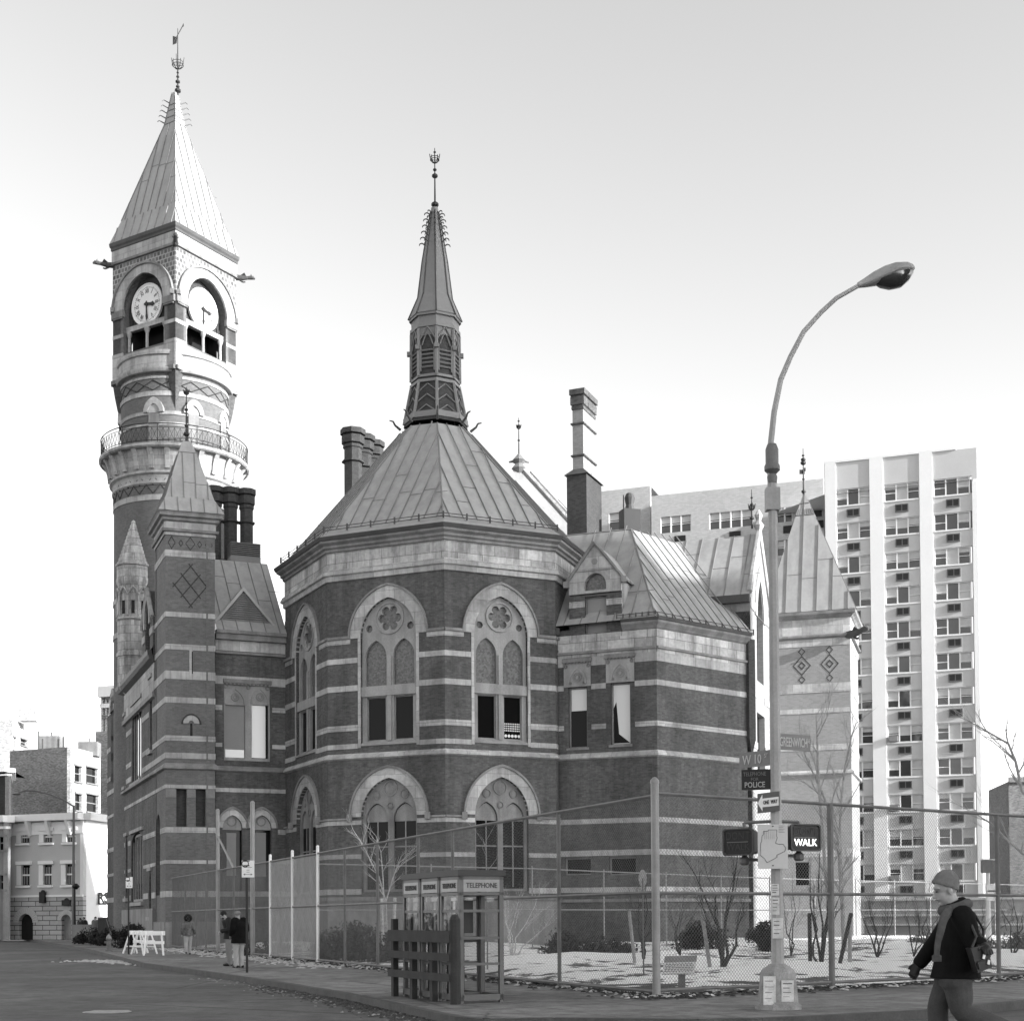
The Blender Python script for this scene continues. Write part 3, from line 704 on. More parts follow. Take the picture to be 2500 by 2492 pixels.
gm_ = MB(); plane(GW, gm_, arch(um, .98, gh-4.4, gh-1.2, gh+1.1, 8), -.3); plane(GW, gm_, rect(um-1.2, 8.7, um+1.2, 12.2), -.3); gm_.build('pane', DARKG, CH)
cp = MB()
for uu in (-.15, GW.L+.15):
    cp.tube(GW.pt(uu, gh-.1, .0), GW.pt(um, gap+.1, .0), .16, n=6)
cp.lathe(GW.pt(um, gap+.1, 0), [(.12, 0), (.3, .35), (.12, .6), (.22, .9), (.05, 1.2)], 8); cp.build('coping', STONE, CH)
finial(1836, (1290, 1195), GW.pt(um, 0).y, [(1265, .12), (1232, .1), (1215, .07)], crown=(1238, .17))
bd = 7.0; back = MB(); In = -GW.N*bd
q = [GW.pt(0, 0, 0), GW.pt(0, 0, 0)+In]
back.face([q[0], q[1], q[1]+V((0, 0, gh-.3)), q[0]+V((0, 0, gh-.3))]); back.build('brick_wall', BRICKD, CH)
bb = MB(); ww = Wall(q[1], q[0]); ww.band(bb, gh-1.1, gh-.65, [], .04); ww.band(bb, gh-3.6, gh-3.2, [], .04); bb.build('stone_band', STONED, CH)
bb = MB(); ww.band(bb, gh-.65, gh-.25, [], .3); bb.build('gutter', LEAD, CH)
rm, sm = MB(), MB(); roofplane(rm, sm, q[1]+V((0, 0, gh-.25))+ww.N*.3, q[0]+V((0, 0, gh-.25))+ww.N*.3, GW.pt(um, gap, -.1), GW.pt(um, gap, -bd), .85)
fe = GW.pt(GW.L+.3, gh-.25, 0); rm.face([fe, GW.pt(um, gap, 0), GW.pt(um, gap, -bd), fe+In]); xr = rm.build('roof', ROOF, CH); sm.build('standing_seam', ROOFD, xr)
# ---- pavilion with pyramid roof, right
hP = hcol(2079, P1.y); PT = hP(1500)
PFo = pxrect(PF, 1942, 1975, 2104, 2160)
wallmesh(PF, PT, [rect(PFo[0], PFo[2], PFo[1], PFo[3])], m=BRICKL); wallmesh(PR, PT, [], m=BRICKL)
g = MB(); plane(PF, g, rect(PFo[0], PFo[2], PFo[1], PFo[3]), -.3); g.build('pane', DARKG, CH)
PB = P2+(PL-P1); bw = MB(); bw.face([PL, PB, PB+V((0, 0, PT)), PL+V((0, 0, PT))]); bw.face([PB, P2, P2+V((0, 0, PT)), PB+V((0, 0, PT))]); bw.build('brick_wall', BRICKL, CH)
for w in (PF, PR):
    bn = MB()
    for a, b in ((1664, 1686), (1725, 1737), (1814, 1828), (2070, 2090), (1555, 1572)): w.band(bn, hP(b), hP(a), [], .025)
    bn.build('stone_band', STONE, CH)
    bn = MB(); w.band(bn, hP(1545), hP(1505), [], .05); bn.build('stone_frieze', STONE, CH)
PP = [PL, P1, P2, PB]
cornice(PP, [(0, hP(1888)), (.15, hP(1886)), (.15, hP(1882)), (0, hP(1877))], 'string_course', STONE)
cornice(PP, [(.03, hP(1552)), (.16, hP(1550)), (.16, hP(1546)), (.05, hP(1543))], 'cornice', STONED)
cornice(PP, [(.04, hP(1506)), (.12, hP(1504)), (.2, hP(1500)), (.34, hP(1496)), (.36, hP(1490)), (.3, hP(1488))], 'cornice', STONED)
dm_ = MB()                                                # patterned brick diamonds
def diamond(mb, w, u, h, ru, rh, t, d=.012):
    q = [(u, h+rh), (u+ru, h), (u, h-rh), (u-ru, h)]; a = [(x-u, y-h) for x, y in q]; k = 1-t/min(ru, rh)
    inner = [(u+x*k, h+y*k) for x, y in a]; ringplate(w, mb, inner+[inner[0]], q+[q[0]], 0, d)
for x in (1869, 1957.5, 2025.5):
    yb = 1620 if x > 2000 else 1625 if x > 1900 else 1632
    u, h = PF.uv(x, yb); diamond(dm_, PF, u, h, .5, .56, .07); diamond(dm_, PF, u, h, .22, .24, .09)
    diamond(dm_, PF, u, h+.78, .2, .22, .06); diamond(dm_, PF, u, h-.78, .2, .22, .06)
dm_.build('brick_diamond', BRICKD, CH)
pe = offpoly(PP, .35, hP(1488)); pa = at(1963, 1200, sum(p.y for p in PP)/4); rm, sm = MB(), MB()
pm = [p.lerp(V((pa.x, pa.y, p.z)), .16)+V((0, 0, (pa.z-p.z)*.12)) for p in pe]
pt_ = [p.lerp(V((pa.x, pa.y, pa.z)), .84) for p in pm]
for i in range(4):
    j = (i+1) % 4; roofplane(rm, sm, pe[i], pe[j], pa, pa, .78)
rm.face(pe)
pr_ = rm.build('roof', ROOF, CH); sm.build('standing_seam', ROOFD, pr_)
cp = MB(); q = [p.lerp(pa, .80) for p in pe]
for i in range(4):
    a, b = q[i], q[(i+1) % 4]; cp.tube(a, b, .05, n=4)
    for k in range(9): cp.tube(a.lerp(b, k/8), a.lerp(b, k/8).lerp(pa, .25), .03, n=4)
    cp.tube(q[i].lerp(pa, .5), q[(i+1) % 4].lerp(pa, .5), .05, n=4)
cp.build('roof_cresting', ROOFD, pr_)
finial(1962, (1212, 1095), pa.y, [(1200, .13), (1170, .08), (1130, .16), (1122, .14), (1112, .08)])
v_ = MB(); p = at(1952, 1157, pa.y); v_.box(p, V((.3, 0, 0)), V((0, .03, 0)), V((0, 0, .25))); p = at(1962, 1150, pa.y); v_.box(p, V((.12, 0, 0)), V((0, .03, 0)), V((0, 0, .2))); v_.build('weather_vane', IRON, CH)
def gargoyle(p, d, s=1.0, m=None):
    d = V(d).normalized(); g = MB(); z = V((0, 0, 1)); p = V(p)
    pts = [p-d*.2, p+d*.5*s, p+d*1.0*s+z*.05*s, p+d*1.35*s+z*.12*s, p+d*1.6*s+z*.02*s]
    g.path(pts, [.26*s, .22*s, .15*s, .19*s, .07*s], 8); sd = d.cross(z)
    for k in (-1, 1):
        g.face([p+d*.1*s, p+d*.7*s+sd*k*.30*s+z*.35*s, p+d*.9*s+sd*k*.05*s+z*.1*s]); g.tube(p+d*1.3*s+z*.2*s+sd*k*.06*s, p+d*1.25*s+z*.36*s+sd*k*.1*s, .05*s, .02*s, 5)
    g.path([p+d*.3*s-z*.15*s, p+d*.6*s-z*.34*s, p+d*.8*s-z*.3*s], [.09*s, .07*s, .05*s], 6)
    return g.build('gargoyle', m or STONED, CH, True)
gd = (PF.N+PR.N); gargoyle(V((P1.x, P1.y, hP(1549))), gd, .95, LEAD)
# ---- recessed bay between octagon and corner tower
RW = Wall(R1, R2); hR = hcol(525.8, R1.y); RT = hR(1545)
q1 = pxrect(RW, 547, 603, 1720, 1856); q2 = pxrect(RW, 612, 660, 1720, 1858)
a1 = pxrect(RW, 552, 583, 2026, 2178); a2 = pxrect(RW, 622, 656, 2026, 2180)
wallmesh(RW, RT, [rect(q1[0], q1[2], q2[1], q1[3]+1.15), ]+[arch((a[0]+a[1])/2, .52, a[2], a[3]+.12, a[3]+.80, 8) for a in (a1, a2)])
t = MB(); RW.plate(t, rect(q1[0], q1[2], q2[1], q1[3]+1.15), [rect(a[0]+.08, a[2]+.15, a[1]-.08, a[3]) for a in (q1, q2)], -.3, -.1)
for a in (q1, q2):
    c = (a[0]+a[1])/2; hw = (a[1]-a[0])/2-.02; i_ = arcpts(c, hw*.8, a[3]+.05, a[3]+.82, 8); o_ = arcpts(c, hw, a[3]+.05, a[3]+1.02, 8); ringplate(RW, t, i_, o_, -.1, -.04)
wn = t.build('window', TRACERY, CH); t = MB()
for a in (q1, q2):
    c = (a[0]+a[1])/2
    for k in (1, .5): i_ = circ(c, a[3]+.42, .23*k*.7, 14); o_ = circ(c, a[3]+.42, .23*k, 14); ringplate(RW, t, i_+[i_[0]], o_+[o_[0]], -.1, -.06)
c = (q1[1]+q2[0])/2
for cx in (q1[0]+.12, c, q2[1]-.12): i_ = circ(cx, q1[3]+.98, .07, 12); o_ = circ(cx, q1[3]+.98, .12, 12); ringplate(RW, t, i_+[i_[0]], o_+[o_[0]], -.1, -.05)
t.build('carved_roundel', STONED, wn)
g = MB(); plane(RW, g, rect(q1[0], q1[2]+.6, q1[1], q1[3]), -.24); g.build('blind', BLIND, wn)
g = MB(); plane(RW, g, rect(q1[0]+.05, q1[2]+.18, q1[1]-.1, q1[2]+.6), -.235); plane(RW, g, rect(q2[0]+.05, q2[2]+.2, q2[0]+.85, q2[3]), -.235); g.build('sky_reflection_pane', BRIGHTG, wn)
g = MB(); plane(RW, g, rect(q2[0], q2[2], q2[1], q2[3]), -.25); plane(RW, g, rect(q1[0], q1[2], q1[1], q1[2]+.6), -.25); g.build('pane', DARKG, wn)
t = MB(); RW.band(t, q1[3]+1.15, q1[3]+1.35, [], .15, q1[0]-.05, q2[1]+.05)
for k in range(12): t.box(RW.pt(q1[0]+k*(q2[1]-q1[0])/12, q1[3]+1.08, 0), RW.U*.1, RW.N*.12, RW.Z*.08)
t.build('label_mould', STONED, CH)
for a in (a1, a2):
    c = (a[0]+a[1])/2; hw = .52; t = MB(); sp = a[3]+.12
    RW.plate(t, arch(c, hw, sp-.1, sp, sp+.68, 8), [], -.3, -.14); wn = t.build('window', TRACERY, CH)
    i_ = circ(c, sp+.35, .2, 14); o_ = circ(c, sp+.35, .26, 14); t = MB(); ringplate(RW, t, i_+[i_[0]], o_+[o_[0]], -.14, -.1); t.build('carved_roundel', STONED, wn)
    g = MB(); plane(RW, g, rect(a[0]+.08, a[2]+.9, a[1]-.08, a[3]-.12), -.30); g.build('blind', BLIND, wn)
    g = MB(); plane(RW, g, rect(c-.62, a[2]-.1, c+.62, a[3]+.2), -.33); g.build('pane', DARKG, wn)
    t = MB(); inn = arcpts(c, hw, sp, sp+.68, 10); ou = arcpts(c, .78, sp, sp+1.02, 10); ringplate(RW, t, inn, ou, -.1, .05); t.build('stone_arch', STONE, CH)
    t = MB(); o2 = arcpts(c, .86, sp, sp+1.14, 10); ringplate(RW, t, ou, o2, 0, .12); t.build('hood_mould', STONED, CH)
bn = MB(); exR = [(q1[0]-.1, q2[1]+.1, q1[2]-.4, q1[3]+1.1)]+[(a[0]-.5, a[1]+.5, a[2], a[3]+1.2) for a in (a1, a2)]
for a, b in ((1648, 1668), (1720, 1732), (1812, 1822), (1922, 1932), (2022, 2034), (2098, 2108), (2175, 2188)): RW.band(bn, hR(b), hR(a), exR, .025)
bn.build('stone_band', STONE, CH); bn = MB(); RW.band(bn, hR(1586), hR(1560), [], .04); bn.build('stone_frieze', STONE, CH)
bn = MB(); RW.band(bn, hR(1560), hR(1546), [], .28); RW.band(bn, hR(1594), hR(1588), [], .12); RW.band(bn, hR(1546), hR(1538), [], .4); bn.build('cornice', STONED, CH)
cornice([R1, R2], [(0, hR(1884)), (.15, hR(1880)), (.15, hR(1874)), (0, hR(1868))], 'string_course', STONED, False)
ez = hR(1538); a = R1+RW.N*.4; b = R2+RW.N*.4; tz = at(640, 1368, R1.y+4.5)
rm, sm = MB(), MB(); q = -RW.N*4.6; roofplane(rm, sm, V((a.x, a.y, ez)), V((b.x, b.y, ez)), V((b.x, b.y, tz.z))+q, V((a.x, a.y, tz.z))+q, .75)
q = -RW.N*9; rm.face([V((a.x, a.y, tz.z))-RW.N*4.6, V((b.x, b.y, tz.z))-RW.N*4.6, V((b.x, b.y, tz.z))+q, V((a.x, a.y, tz.z))+q])
rr = rm.build('roof', ROOF, CH); sm.build('standing_seam', ROOFD, rr)
# louvred triangular dormer
l0 = RW.uv(527, 1519, -.2); l1 = RW.uv(667, 1527, -.2); l2 = RW.uv(594, 1440, -.2); t = MB(); hb = (l0[1]+l1[1])/2
tri = [(l0[0], hb), (l1[0], hb), (l2[0], l2[1])]; cxx = sum(p[0] for p in tri)/3; cyy = sum(p[1] for p in tri)/3
o2 = [(cxx+(u-cxx)*1.12, cyy+(h-cyy)*1.14) for u, h in tri]
RW.plate(t, o2, [[(cxx+(u-cxx)*.94, cyy+(h-cyy)*.94) for u, h in tri]], -.2, -.08)
for s, e in ((o2[0], o2[2]), (o2[1], o2[2])): t.face([RW.pt(*s, -.1), RW.pt(*e, -.1), RW.pt(*e, -4.2), RW.pt(*s, -.9)])
lv = t.build('louvre_dormer', ROOF, CH); t = MB(); n = 16
for k in range(n):
    f = k/n; hh = hb+(l2[1]-hb)*f; ua = l0[0]+(l2[0]-l0[0])*f; ub = l1[0]+(l2[0]-l1[0])*f
    if ub-ua > .2: t.hexa([RW.pt(ua, hh, -.3), RW.pt(ub, hh, -.3), RW.pt(ub, hh+.1, -.3), RW.pt(ua, hh+.1, -.3)], [RW.pt(ua, hh-.06, -.15), RW.pt(ub, hh-.06, -.15), RW.pt(ub, hh-.03, -.15), RW.pt(ua, hh-.03, -.15)])
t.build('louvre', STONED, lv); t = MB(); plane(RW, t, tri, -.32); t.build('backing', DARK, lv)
# roof ventilator box
t = MB(); c0 = at(564, 1366, R1.y+4.6); c1 = at(637, 1372, R1.y+4.6); wv = (c1-c0).length; zb = c0.z-.2; zt_ = at(600, 1319, R1.y+4.6).z
t.box(V((c0.x, c0.y, zb)), RW.U*wv, -RW.N*1.6, V((0, 0, (zt_-zb)*.35))); vb = t.build('roof_ventilator', ROOFD, CH); t = MB(); n = 8
for k in range(n): t.box(V((c0.x, c0.y, zb+(zt_-zb)*(.35+.65*k/n)))-RW.N*.0, RW.U*wv, -RW.N*1.6, V((0, 0, (zt_-zb)*.045)))
t.build('louvre', STEELD, vb); t = MB(); t.box(V((c0.x, c0.y, zb+(zt_-zb)*.35))+RW.U*.08-RW.N*.08, RW.U*(wv-.16), -RW.N*1.44, V((0, 0, (zt_-zb)*.6))); t.build('backing', DARK, vb)
# ---- corner tower block on the left
KL = Wall(K, L); sd = (M-K).normalized(); KD = 3.6
Kb = K+sd*KD; Lb = L+sd*KD; KS = Wall(Kb, K); KR = Wall(L, Lb); hK = hcol(404.2, K.y); KT = hK(1290)
lan = pxrect(KS, 381.5, 391, 2000, 2185)
ni1 = pxrect(KL, 430.5, 455.5, 1925, 2017); ni2 = pxrect(KL, 478, 502, 1925, 2017)
slit = pxrect(KL, 464, 470, 1765, 1800); slit2 = pxrect(KL, 462, 471, 1586, 1640)
wallmesh(KL, KT, [rect(a[0], a[2], a[1], a[3]) for a in (ni1, ni2, slit)], m=BRICKT); wallmesh(KS, KT, [arch((lan[0]+lan[1])/2, (lan[1]-lan[0])/2, lan[2], lan[3]-.5, lan[3]+.3, 4)], m=BRICKT)
wallmesh(KR, KT, [], m=BRICKT); wallmesh(Wall(Lb, Kb), KT, [], m=BRICKT)
g = MB(); plane(KS, g, rect(lan[0], lan[2], lan[1], lan[3]+.3), -.25); plane(KL, g, rect(slit[0], slit[2], slit[1], slit[3]), -.2); g.build('pane', DARKG, CH)
g = MB()
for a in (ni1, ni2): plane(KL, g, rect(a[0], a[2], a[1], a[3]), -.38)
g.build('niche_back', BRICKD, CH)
g = MB(); c = (slit[0]+slit[1])/2; hs_ = slit[3]; i_ = arcpts(c, .14, hs_, hs_+.14, 6); o_ = arcpts(c, .42, hs_-.02, hs_+.42, 6); ringplate(KL, g, i_, o_, -.05, .04); g.build('stone_arch', STONET, CH)
g = MB(); o2 = arcpts(c, .5, hs_-.05, hs_+.5, 6); ringplate(KL, g, o_, o2, 0, .08); g.build('hood_mould', BRICKD, CH)
g = MB(); u0, u1, h0, h1 = slit2; g.box(KL.pt(u0, h0-.3, 0), KL.U*(u1-u0), KL.N*.06, KL.Z*(h1-h0+.5)); g.build('stone_panel', STONET, CH)
g = MB(); u0, u1, h0, h1 = slit2; g.box(KL.pt(u1-.06, h0-.1, .05), KL.U*.05, KL.N*.03, KL.Z*(h1-h0)); g.build('slot', DARK, CH)
BK = ((1341, 1357), (1492, 1504), (1570.6, 1584), (1636, 1656), (1700, 1714), (1794, 1807), (1836, 1850), (1914, 1923), (2018, 2031), (2098.6, 2107.5), (2174, 2189))
exK = [(a[0]-.02, a[1]+.02, a[2]-.05, a[3]) for a in (ni1, ni2, slit)]
for w, ex in ((KL, exK), (KS, [(lan[0]-.1, lan[1]+.1, lan[2], lan[3]+.4)]), (KR, [])):
    bn = MB()
    for a, b in BK: w.band(bn, hK(b), hK(a), ex, .025)
    bn.build('stone_band', STONET, CH)
    bn = MB(); w.band(bn, hK(1290), hK(1271), [], .06); w.band(bn, hK(1304.5), hK(1297), [], .06); bn.build('stone_frieze', STONET, CH)
    bn = MB(); w.plate(bn, rect(0, 0, w.L, hK(2250)), [], 0, .1); bn.build('base_course', STONED, CH)
for a in (ni1, ni2): pass
g = MB()
for (u0, u1) in ((0.0, ni1[0]), (ni1[1], ni2[0]), (ni2[1], KL.L)): KL.band(g, ni1[3]-.45, ni1[3]-.02, [], .05, u0+.01, u1-.01)
g.build('stone_band', STONED, CH)
KQ = [Kb, K, L, Lb]
cornice(KQ, [(.0, hK(1878)), (.16, hK(1875)), (.16, hK(1869)), (.1, hK(1865)), (0, hK(1861))], 'string_course', STONED)
cornice(KQ, [(.06, hK(1297)), (.16, hK(1296)), (.2, hK(1290)), (.08, hK(1289))], 'cornice', STONED)
cornice(KQ, [(.06, hK(1272)), (.18, hK(1269)), (.2, hK(1263)), (.34, hK(1260)), (.36, hK(1254)), (.42, hK(1250)), (.36, hK(1249))], 'cornice', STONED)
g = MB()
u, h = KL.uv(465.5, 1430)                                          # large brick diamond lattice on the front
hh = .98; ru = .82; rh = 1.02
for i in range(3):
    for s in (-1, 1):
        o = (i-1)*.5
        g.tube(KL.pt(u-ru*.5*(1)+s*0+o*ru-ru*0, 0, 0), KL.pt(u, 0, 0), .0001) if False else None
def strip(mb, w, p, q, t=.05, d=.015):
    dx, dy = q[0]-p[0], q[1]-p[1]; l = math.hypot(dx, dy); nx, ny = -dy/l*t/2, dx/l*t/2
    w.plate(mb, [(p[0]-nx, p[1]-ny), (q[0]-nx, q[1]-ny), (q[0]+nx, q[1]+ny), (p[0]+nx, p[1]+ny)], [], 0, d)
for k in (-1, 0, 1):
    ox, oy = k*ru*.5, k*rh*.5
    strip(g, KL, (u-ru*.62+ox, h-rh*.0-oy-rh*.12), (u+ox+ru*.12-ru*.0, h+rh*.62-oy+0), .055) if False else None
    # parallel to one diagonal
    strip(g, KL, (u-ru*.5-ru*.12+ox, h-rh*.5-rh*.12-oy), (u+ru*.5+ru*.12+ox, h+rh*.5+rh*.12-oy), .06, .014)
    strip(g, KL, (u-ru*.5-ru*.12+ox, h+rh*.5+rh*.12+oy), (u+ru*.5+ru*.12+ox, h-rh*.5-rh*.12+oy), .06, .017)
hz = hK(1323)
for k, (rr_, hh_) in zip((-.95, -.48, 0, .48, .95), ((.2, .36), (.13, .2), (.26, .36), (.13, .2), (.2, .36))):
    diamond(g, KL, KL.L/2+k, hz, rr_, hh_, .05)
g.build('brick_diamond', BRICKD, CH)
ke = offpoly(KQ, .42, hK(1249)); kc = sum((p for p in KQ), V((0, 0, 0)))/4; apx = at(455.5, 1081, kc.y+.0); apx = V((kc.x+.1, kc.y, apx.z))
km1 = [V((apx.x, apx.y, 0)).lerp(V((p.x, p.y, 0)), .74)+V((0, 0, p.z+(apx.z-p.z)*.20)) for p in ke]
km2 = [V((apx.x, apx.y, 0)).lerp(V((p.x, p.y, 0)), .26)+V((0, 0, p.z+(apx.z-p.z)*.84)) for p in ke]
km3 = [V((apx.x, apx.y, 0)).lerp(V((p.x, p.y, 0)), .12)+V((0, 0, apx.z)) for p in ke]
rm, sm = MB(), MB()
for i in range(4):
    j = (i+1) % 4
    roofplane(rm, sm, ke[i], ke[j], km1[j], km1[i], .6, .02); roofplane(rm, sm, km1[i], km1[j], km2[j], km2[i], .6, .02); roofplane(rm, sm, km2[i], km2[j], km3[j], km3[i], 3); sm.tube(km2[i], km2[j], .03, n=4)
kr = rm.build('roof', ROOF, CH); sm.build('standing_seam', ROOFD, kr)
finial(455, (1085, 945), apx.y, [(1060, .16), (1040, .1), (1000, .1), (985, .07)], crown=(958, .14))
# ---- long left flank
ML = Wall(M, Kb); hM = hcol(350, at(350, 1700, 80).y); uE, hE = ML.uv(350.5, 1630)
KbX = ML.L
wins = []
for x0, x1, yt, yb, st in ((298, 307, 1755, 1920, 'a'), (323, 346, 1718, 1905, 'b'), (366, 371, 1660, 1830, 'c')):
    wins.append(pxrect(ML, x0, x1, yt, yb))
lows = [pxrect(ML, x0, x1, yt, yb) for x0, x1, yt, yb in ((296, 300.5, 2045, 2190), (307, 311.5, 2045, 2190), (321, 349, 2035, 2200), (364, 369, 2130, 2235))]
wallmesh(ML, hE, [rect(a[0], a[2], a[1], a[3]) for a in wins]+[arch((a[0]+a[1])/2, (a[1]-a[0])/2, a[2], a[3]-.6, a[3]+.1, 5) for a in lows])
exM = [(a[0]-.3, a[1]+.3, a[2]-.2, a[3]+.3) for a in wins+lows]
bn = MB()
for a, b in BK[3:]: ML.band(bn, hK(b), hK(a), exM, .025)
bn.build('stone_band', STONE, CH)
for a in wins+lows:
    f = MB(); u0, u1, h0, h1 = a; t = .14; n = max(1, int((u1-u0)/1.0))
    for r in (rect(u0, h0, u0+t, h1), rect(u1-t, h0, u1, h1), rect(u0+t, h1-t, u1-t, h1), rect(u0+t, h0, u1-t, h0+t)): f.box(ML.pt(r[0][0], r[0][1], -.16), ML.U*(r[1][0]-r[0][0]), ML.N*.04, ML.Z*(r[2][1]-r[0][1]))
    for k in range(1, n+1): f.box(ML.pt(u0+(u1-u0)*k/(n+1)-.04, h0, -.16), ML.U*.08, ML.N*.05, ML.Z*(h1-h0))
    f.box(ML.pt(u0-.25, h1+.1, 0), ML.U*(u1-u0+.5), ML.N*.12, ML.Z*.2); f.box(ML.pt(u0-.25, h0-.25, 0), ML.U*(u1-u0+.5), ML.N*.16, ML.Z*.2)
    wn = f.build('window', TRACERY, CH); g = MB(); plane(ML, g, rect(u0-.05, h0, u1+.05, h1+.1), -.15); g.build('pane', DARKG, wn)
MLl = [M, Kb]
cornice(MLl, [(0, hK(1878)), (.2, hK(1875)), (.2, hK(1869)), (.1, hK(1865)), (0, hK(1861))], 'string_course', STONED, False)
cornice(MLl, [(0, hE-2.3), (.15, hE-2.25), (.15, hE-2.0), (0.04, hE-1.95)], 'string_course', STONED, False)
cornice(MLl, [(.04, hE-1.9), (.04, hE-.35)], 'stone_frieze', STONE, False)
cornice(MLl, [(.04, hE-.4), (.3, hE-.2), (.4, hE), (.42, hE+.25), (.2, hE+.25)], 'cornice', LEAD, False)
g = MB(); ML.plate(g, rect(0, 0, ML.L, hK(2215)), [], 0, .15); g.build('base_course', STONED, CH)
rm, sm = MB(), MB(); a = ML.pt(0, hE+.2, .3); b = ML.pt(ML.L, hE+.2, .3); q = -ML.N*3.5+V((0, 0, 4.2)); roofplane(rm, sm, a, b, b+q, a+q, .7); rr = rm.build('roof', ROOF, CH); sm.build('standing_seam', ROOFD, rr)
# wall gable with a pointed window in front of the roof
gu0, gu1 = ML.uv(352, 1500)[0], ML.L-.1; gc = (gu0+gu1)/2; ghp = ML.uv(374, 1428)[1]; gs = hE+2.6
g = MB(); hw = (gu1-gu0)/2; wo_ = arch(gc, hw*.42, hE+.2, hE+1.9, hE+3.4, 6)
ML.plate(g, [(gu0, hE-.3), (gu1, hE-.3), (gu1, gs-.4), (gc, ghp), (gu0, gs-.4)], [wo_], -.4, .1); gb = g.build('gable_wall', BRICK, CH)
g = MB(); i_ = arcpts(gc, hw*.42, hE+1.9, hE+3.4, 6); o_ = arcpts(gc, hw*.62, hE+1.9, hE+4.0, 6); ringplate(ML, g, i_, o_, .05, .18)
for s in (gu0, gu1): g.tube(ML.pt(s, gs-.5, .12), ML.pt(gc, ghp+.1, .12), .13, n=5)
ML.band(g, hE+1.2, hE+1.6, [(gc-hw*.45, gc+hw*.45, 0, 99)], .14, gu0, gu1); g.build('coping', STONE, gb)
g = MB(); plane(ML, g, wo_, -.1); g.build('pane', DARKG, gb)
# far end projecting bay
M0 = M+V((.0, 0, 0)); PJ = Wall(plan(262, 1961), plan(284, 1948)+V((-.02, 0, 0)))
pjw = [pxrect(PJ, 271, 279, 1735, 1910)]
wallmesh(PJ, hE-.6, [arch((a[0]+a[1])/2, (a[1]-a[0])/2, a[2], a[3], a[3]+.9, 6) for a in pjw]); bn = MB()
for a, b in BK[4:]: PJ.band(bn, hK(b), hK(a), [(a_[0]-.1, a_[1]+.1, a_[2], a_[3]+1) for a_ in pjw], .03)
bn.build('stone_band', STONE, CH); g = MB(); a = pjw[0]; plane(PJ, g, rect(a[0], a[2], a[1], a[3]+1), -.3); g.build('pane', DARKG, CH)
g = MB(); c = (a[0]+a[1])/2; hw = (a[1]-a[0])/2; ringplate(PJ, g, arcpts(c, hw, a[3], a[3]+.9, 6), arcpts(c, hw*1.6, a[3], a[3]+1.5, 6), -.1, .06); g.build('stone_arch', STONE, CH)
g = MB(); p = PJ; g.face([p.pt(0, hE-.6, .1), p.pt(p.L, hE-.6, .1), p.pt(p.L*.9, hE+2.4, -2.5), p.pt(p.L*.6, hE+2.6, -2.5)]); g.face([p.pt(0, 0, 0), p.pt(0, hE-.6, 0), p.pt(0, hE-.6, -6), p.pt(0, 0, -6)]); g.build('roof', ROOFD, CH)
# entrance steps, railings and basement wall along the flank
g = MB()
for k in range(6): g.box(ML.pt(ML.L-9.5, 0, .2), ML.U*(6.5-k*.35), ML.N*(1.6), ML.Z*(.17*(k+1))) if k == 5 else g.box(ML.pt(ML.L-9.5, 0, .2), ML.U*(6.5-k*.35+0), ML.N*(1.6+.001*k), ML.Z*(.17*(k+1)))
g.build('steps', STONED, CH)
g = MB()
for k in range(14):
    p = ML.pt(ML.L-9.5+k*.5, 0, 1.9); g.tube(p, p+V((0, 0, 1.55 if k < 9 else 1.55-(k-9)*.2)), .035, n=4)
g.tube(ML.pt(ML.L-9.5, 1.55, 1.9), ML.pt(ML.L-5.5, 1.55, 1.9), .05, n=5); g.tube(ML.pt(ML.L-5.5, 1.55, 1.9), ML.pt(ML.L-3, .6, 1.9), .05, n=5); g.build('stair_railing', IRON, CH)
# ---- stone stair turret
TC = at(327, 1600, 88.2); TC = V((TC.x, TC.y, 0)); ht = hcol(327, TC.y-1.0); r0 = 41*88.2/F
t = MB(); t.lathe(TC, [(r0*.3, ht(1700)), (r0*.95, ht(1672)), (r0*.95, ht(1600)), (r0*1.02, ht(1598)), (r0*1.02, ht(1590)), (r0*.95, ht(1588)), (r0*.95, ht(1512)), (r0*1.06, ht(1508)), (r0*.93, ht(1500)), (r0*.93, ht(1425)), (r0*1.03, ht(1418)), (r0*1.03, ht(1408)), (r0, ht(1404)), (r0, ht(1378)), (r0*1.08, ht(1376)), (r0*1.08, ht(1372))], 24); tu = t.build('stair_turret', STONEW, CH, True)
t = MB(); pf = []
for k in range(12): f = k/12; y = 1374-(1374-1262)*f; r = r0*(1.0-f*.9); pf += [(r, ht(y)), (r-.02, ht(y-8.5))]
pf.append((.03, ht(1258))); t.lathe(TC, pf, 20); t.build('turret_cap', STONEW, tu)
t = MB()
for k in range(10):
    a = 2*PI*k/10+.2; d = V((math.cos(a), math.sin(a), 0)); p = TC+d*r0*.99
    t.tube(p+V((0, 0, ht(1500))), p+V((0, 0, ht(1452))), .07, n=6)
    e = [TC+V((math.cos(a+2*PI/10*j/6), math.sin(a+2*PI/10*j/6), 0))*r0*1.0+V((0, 0, ht(1450-18*math.sin(PI*j/6)))) for j in range(7)]; t.path(e, .06, 5)
t.build('blind_arcade', STONE, tu)
t = MB()
for k in range(10):
    a = 2*PI*(k+.5)/10+.2; d = V((math.cos(a), math.sin(a), 0)); s = V((-d.y, d.x, 0)); p = TC+d*r0*.94; t.box(p-s*.1+V((0, 0, ht(1496))), s*.2, d*.03, V((0, 0, ht(1464)-ht(1496))))
t.build('slit_window', DARKG, tu)
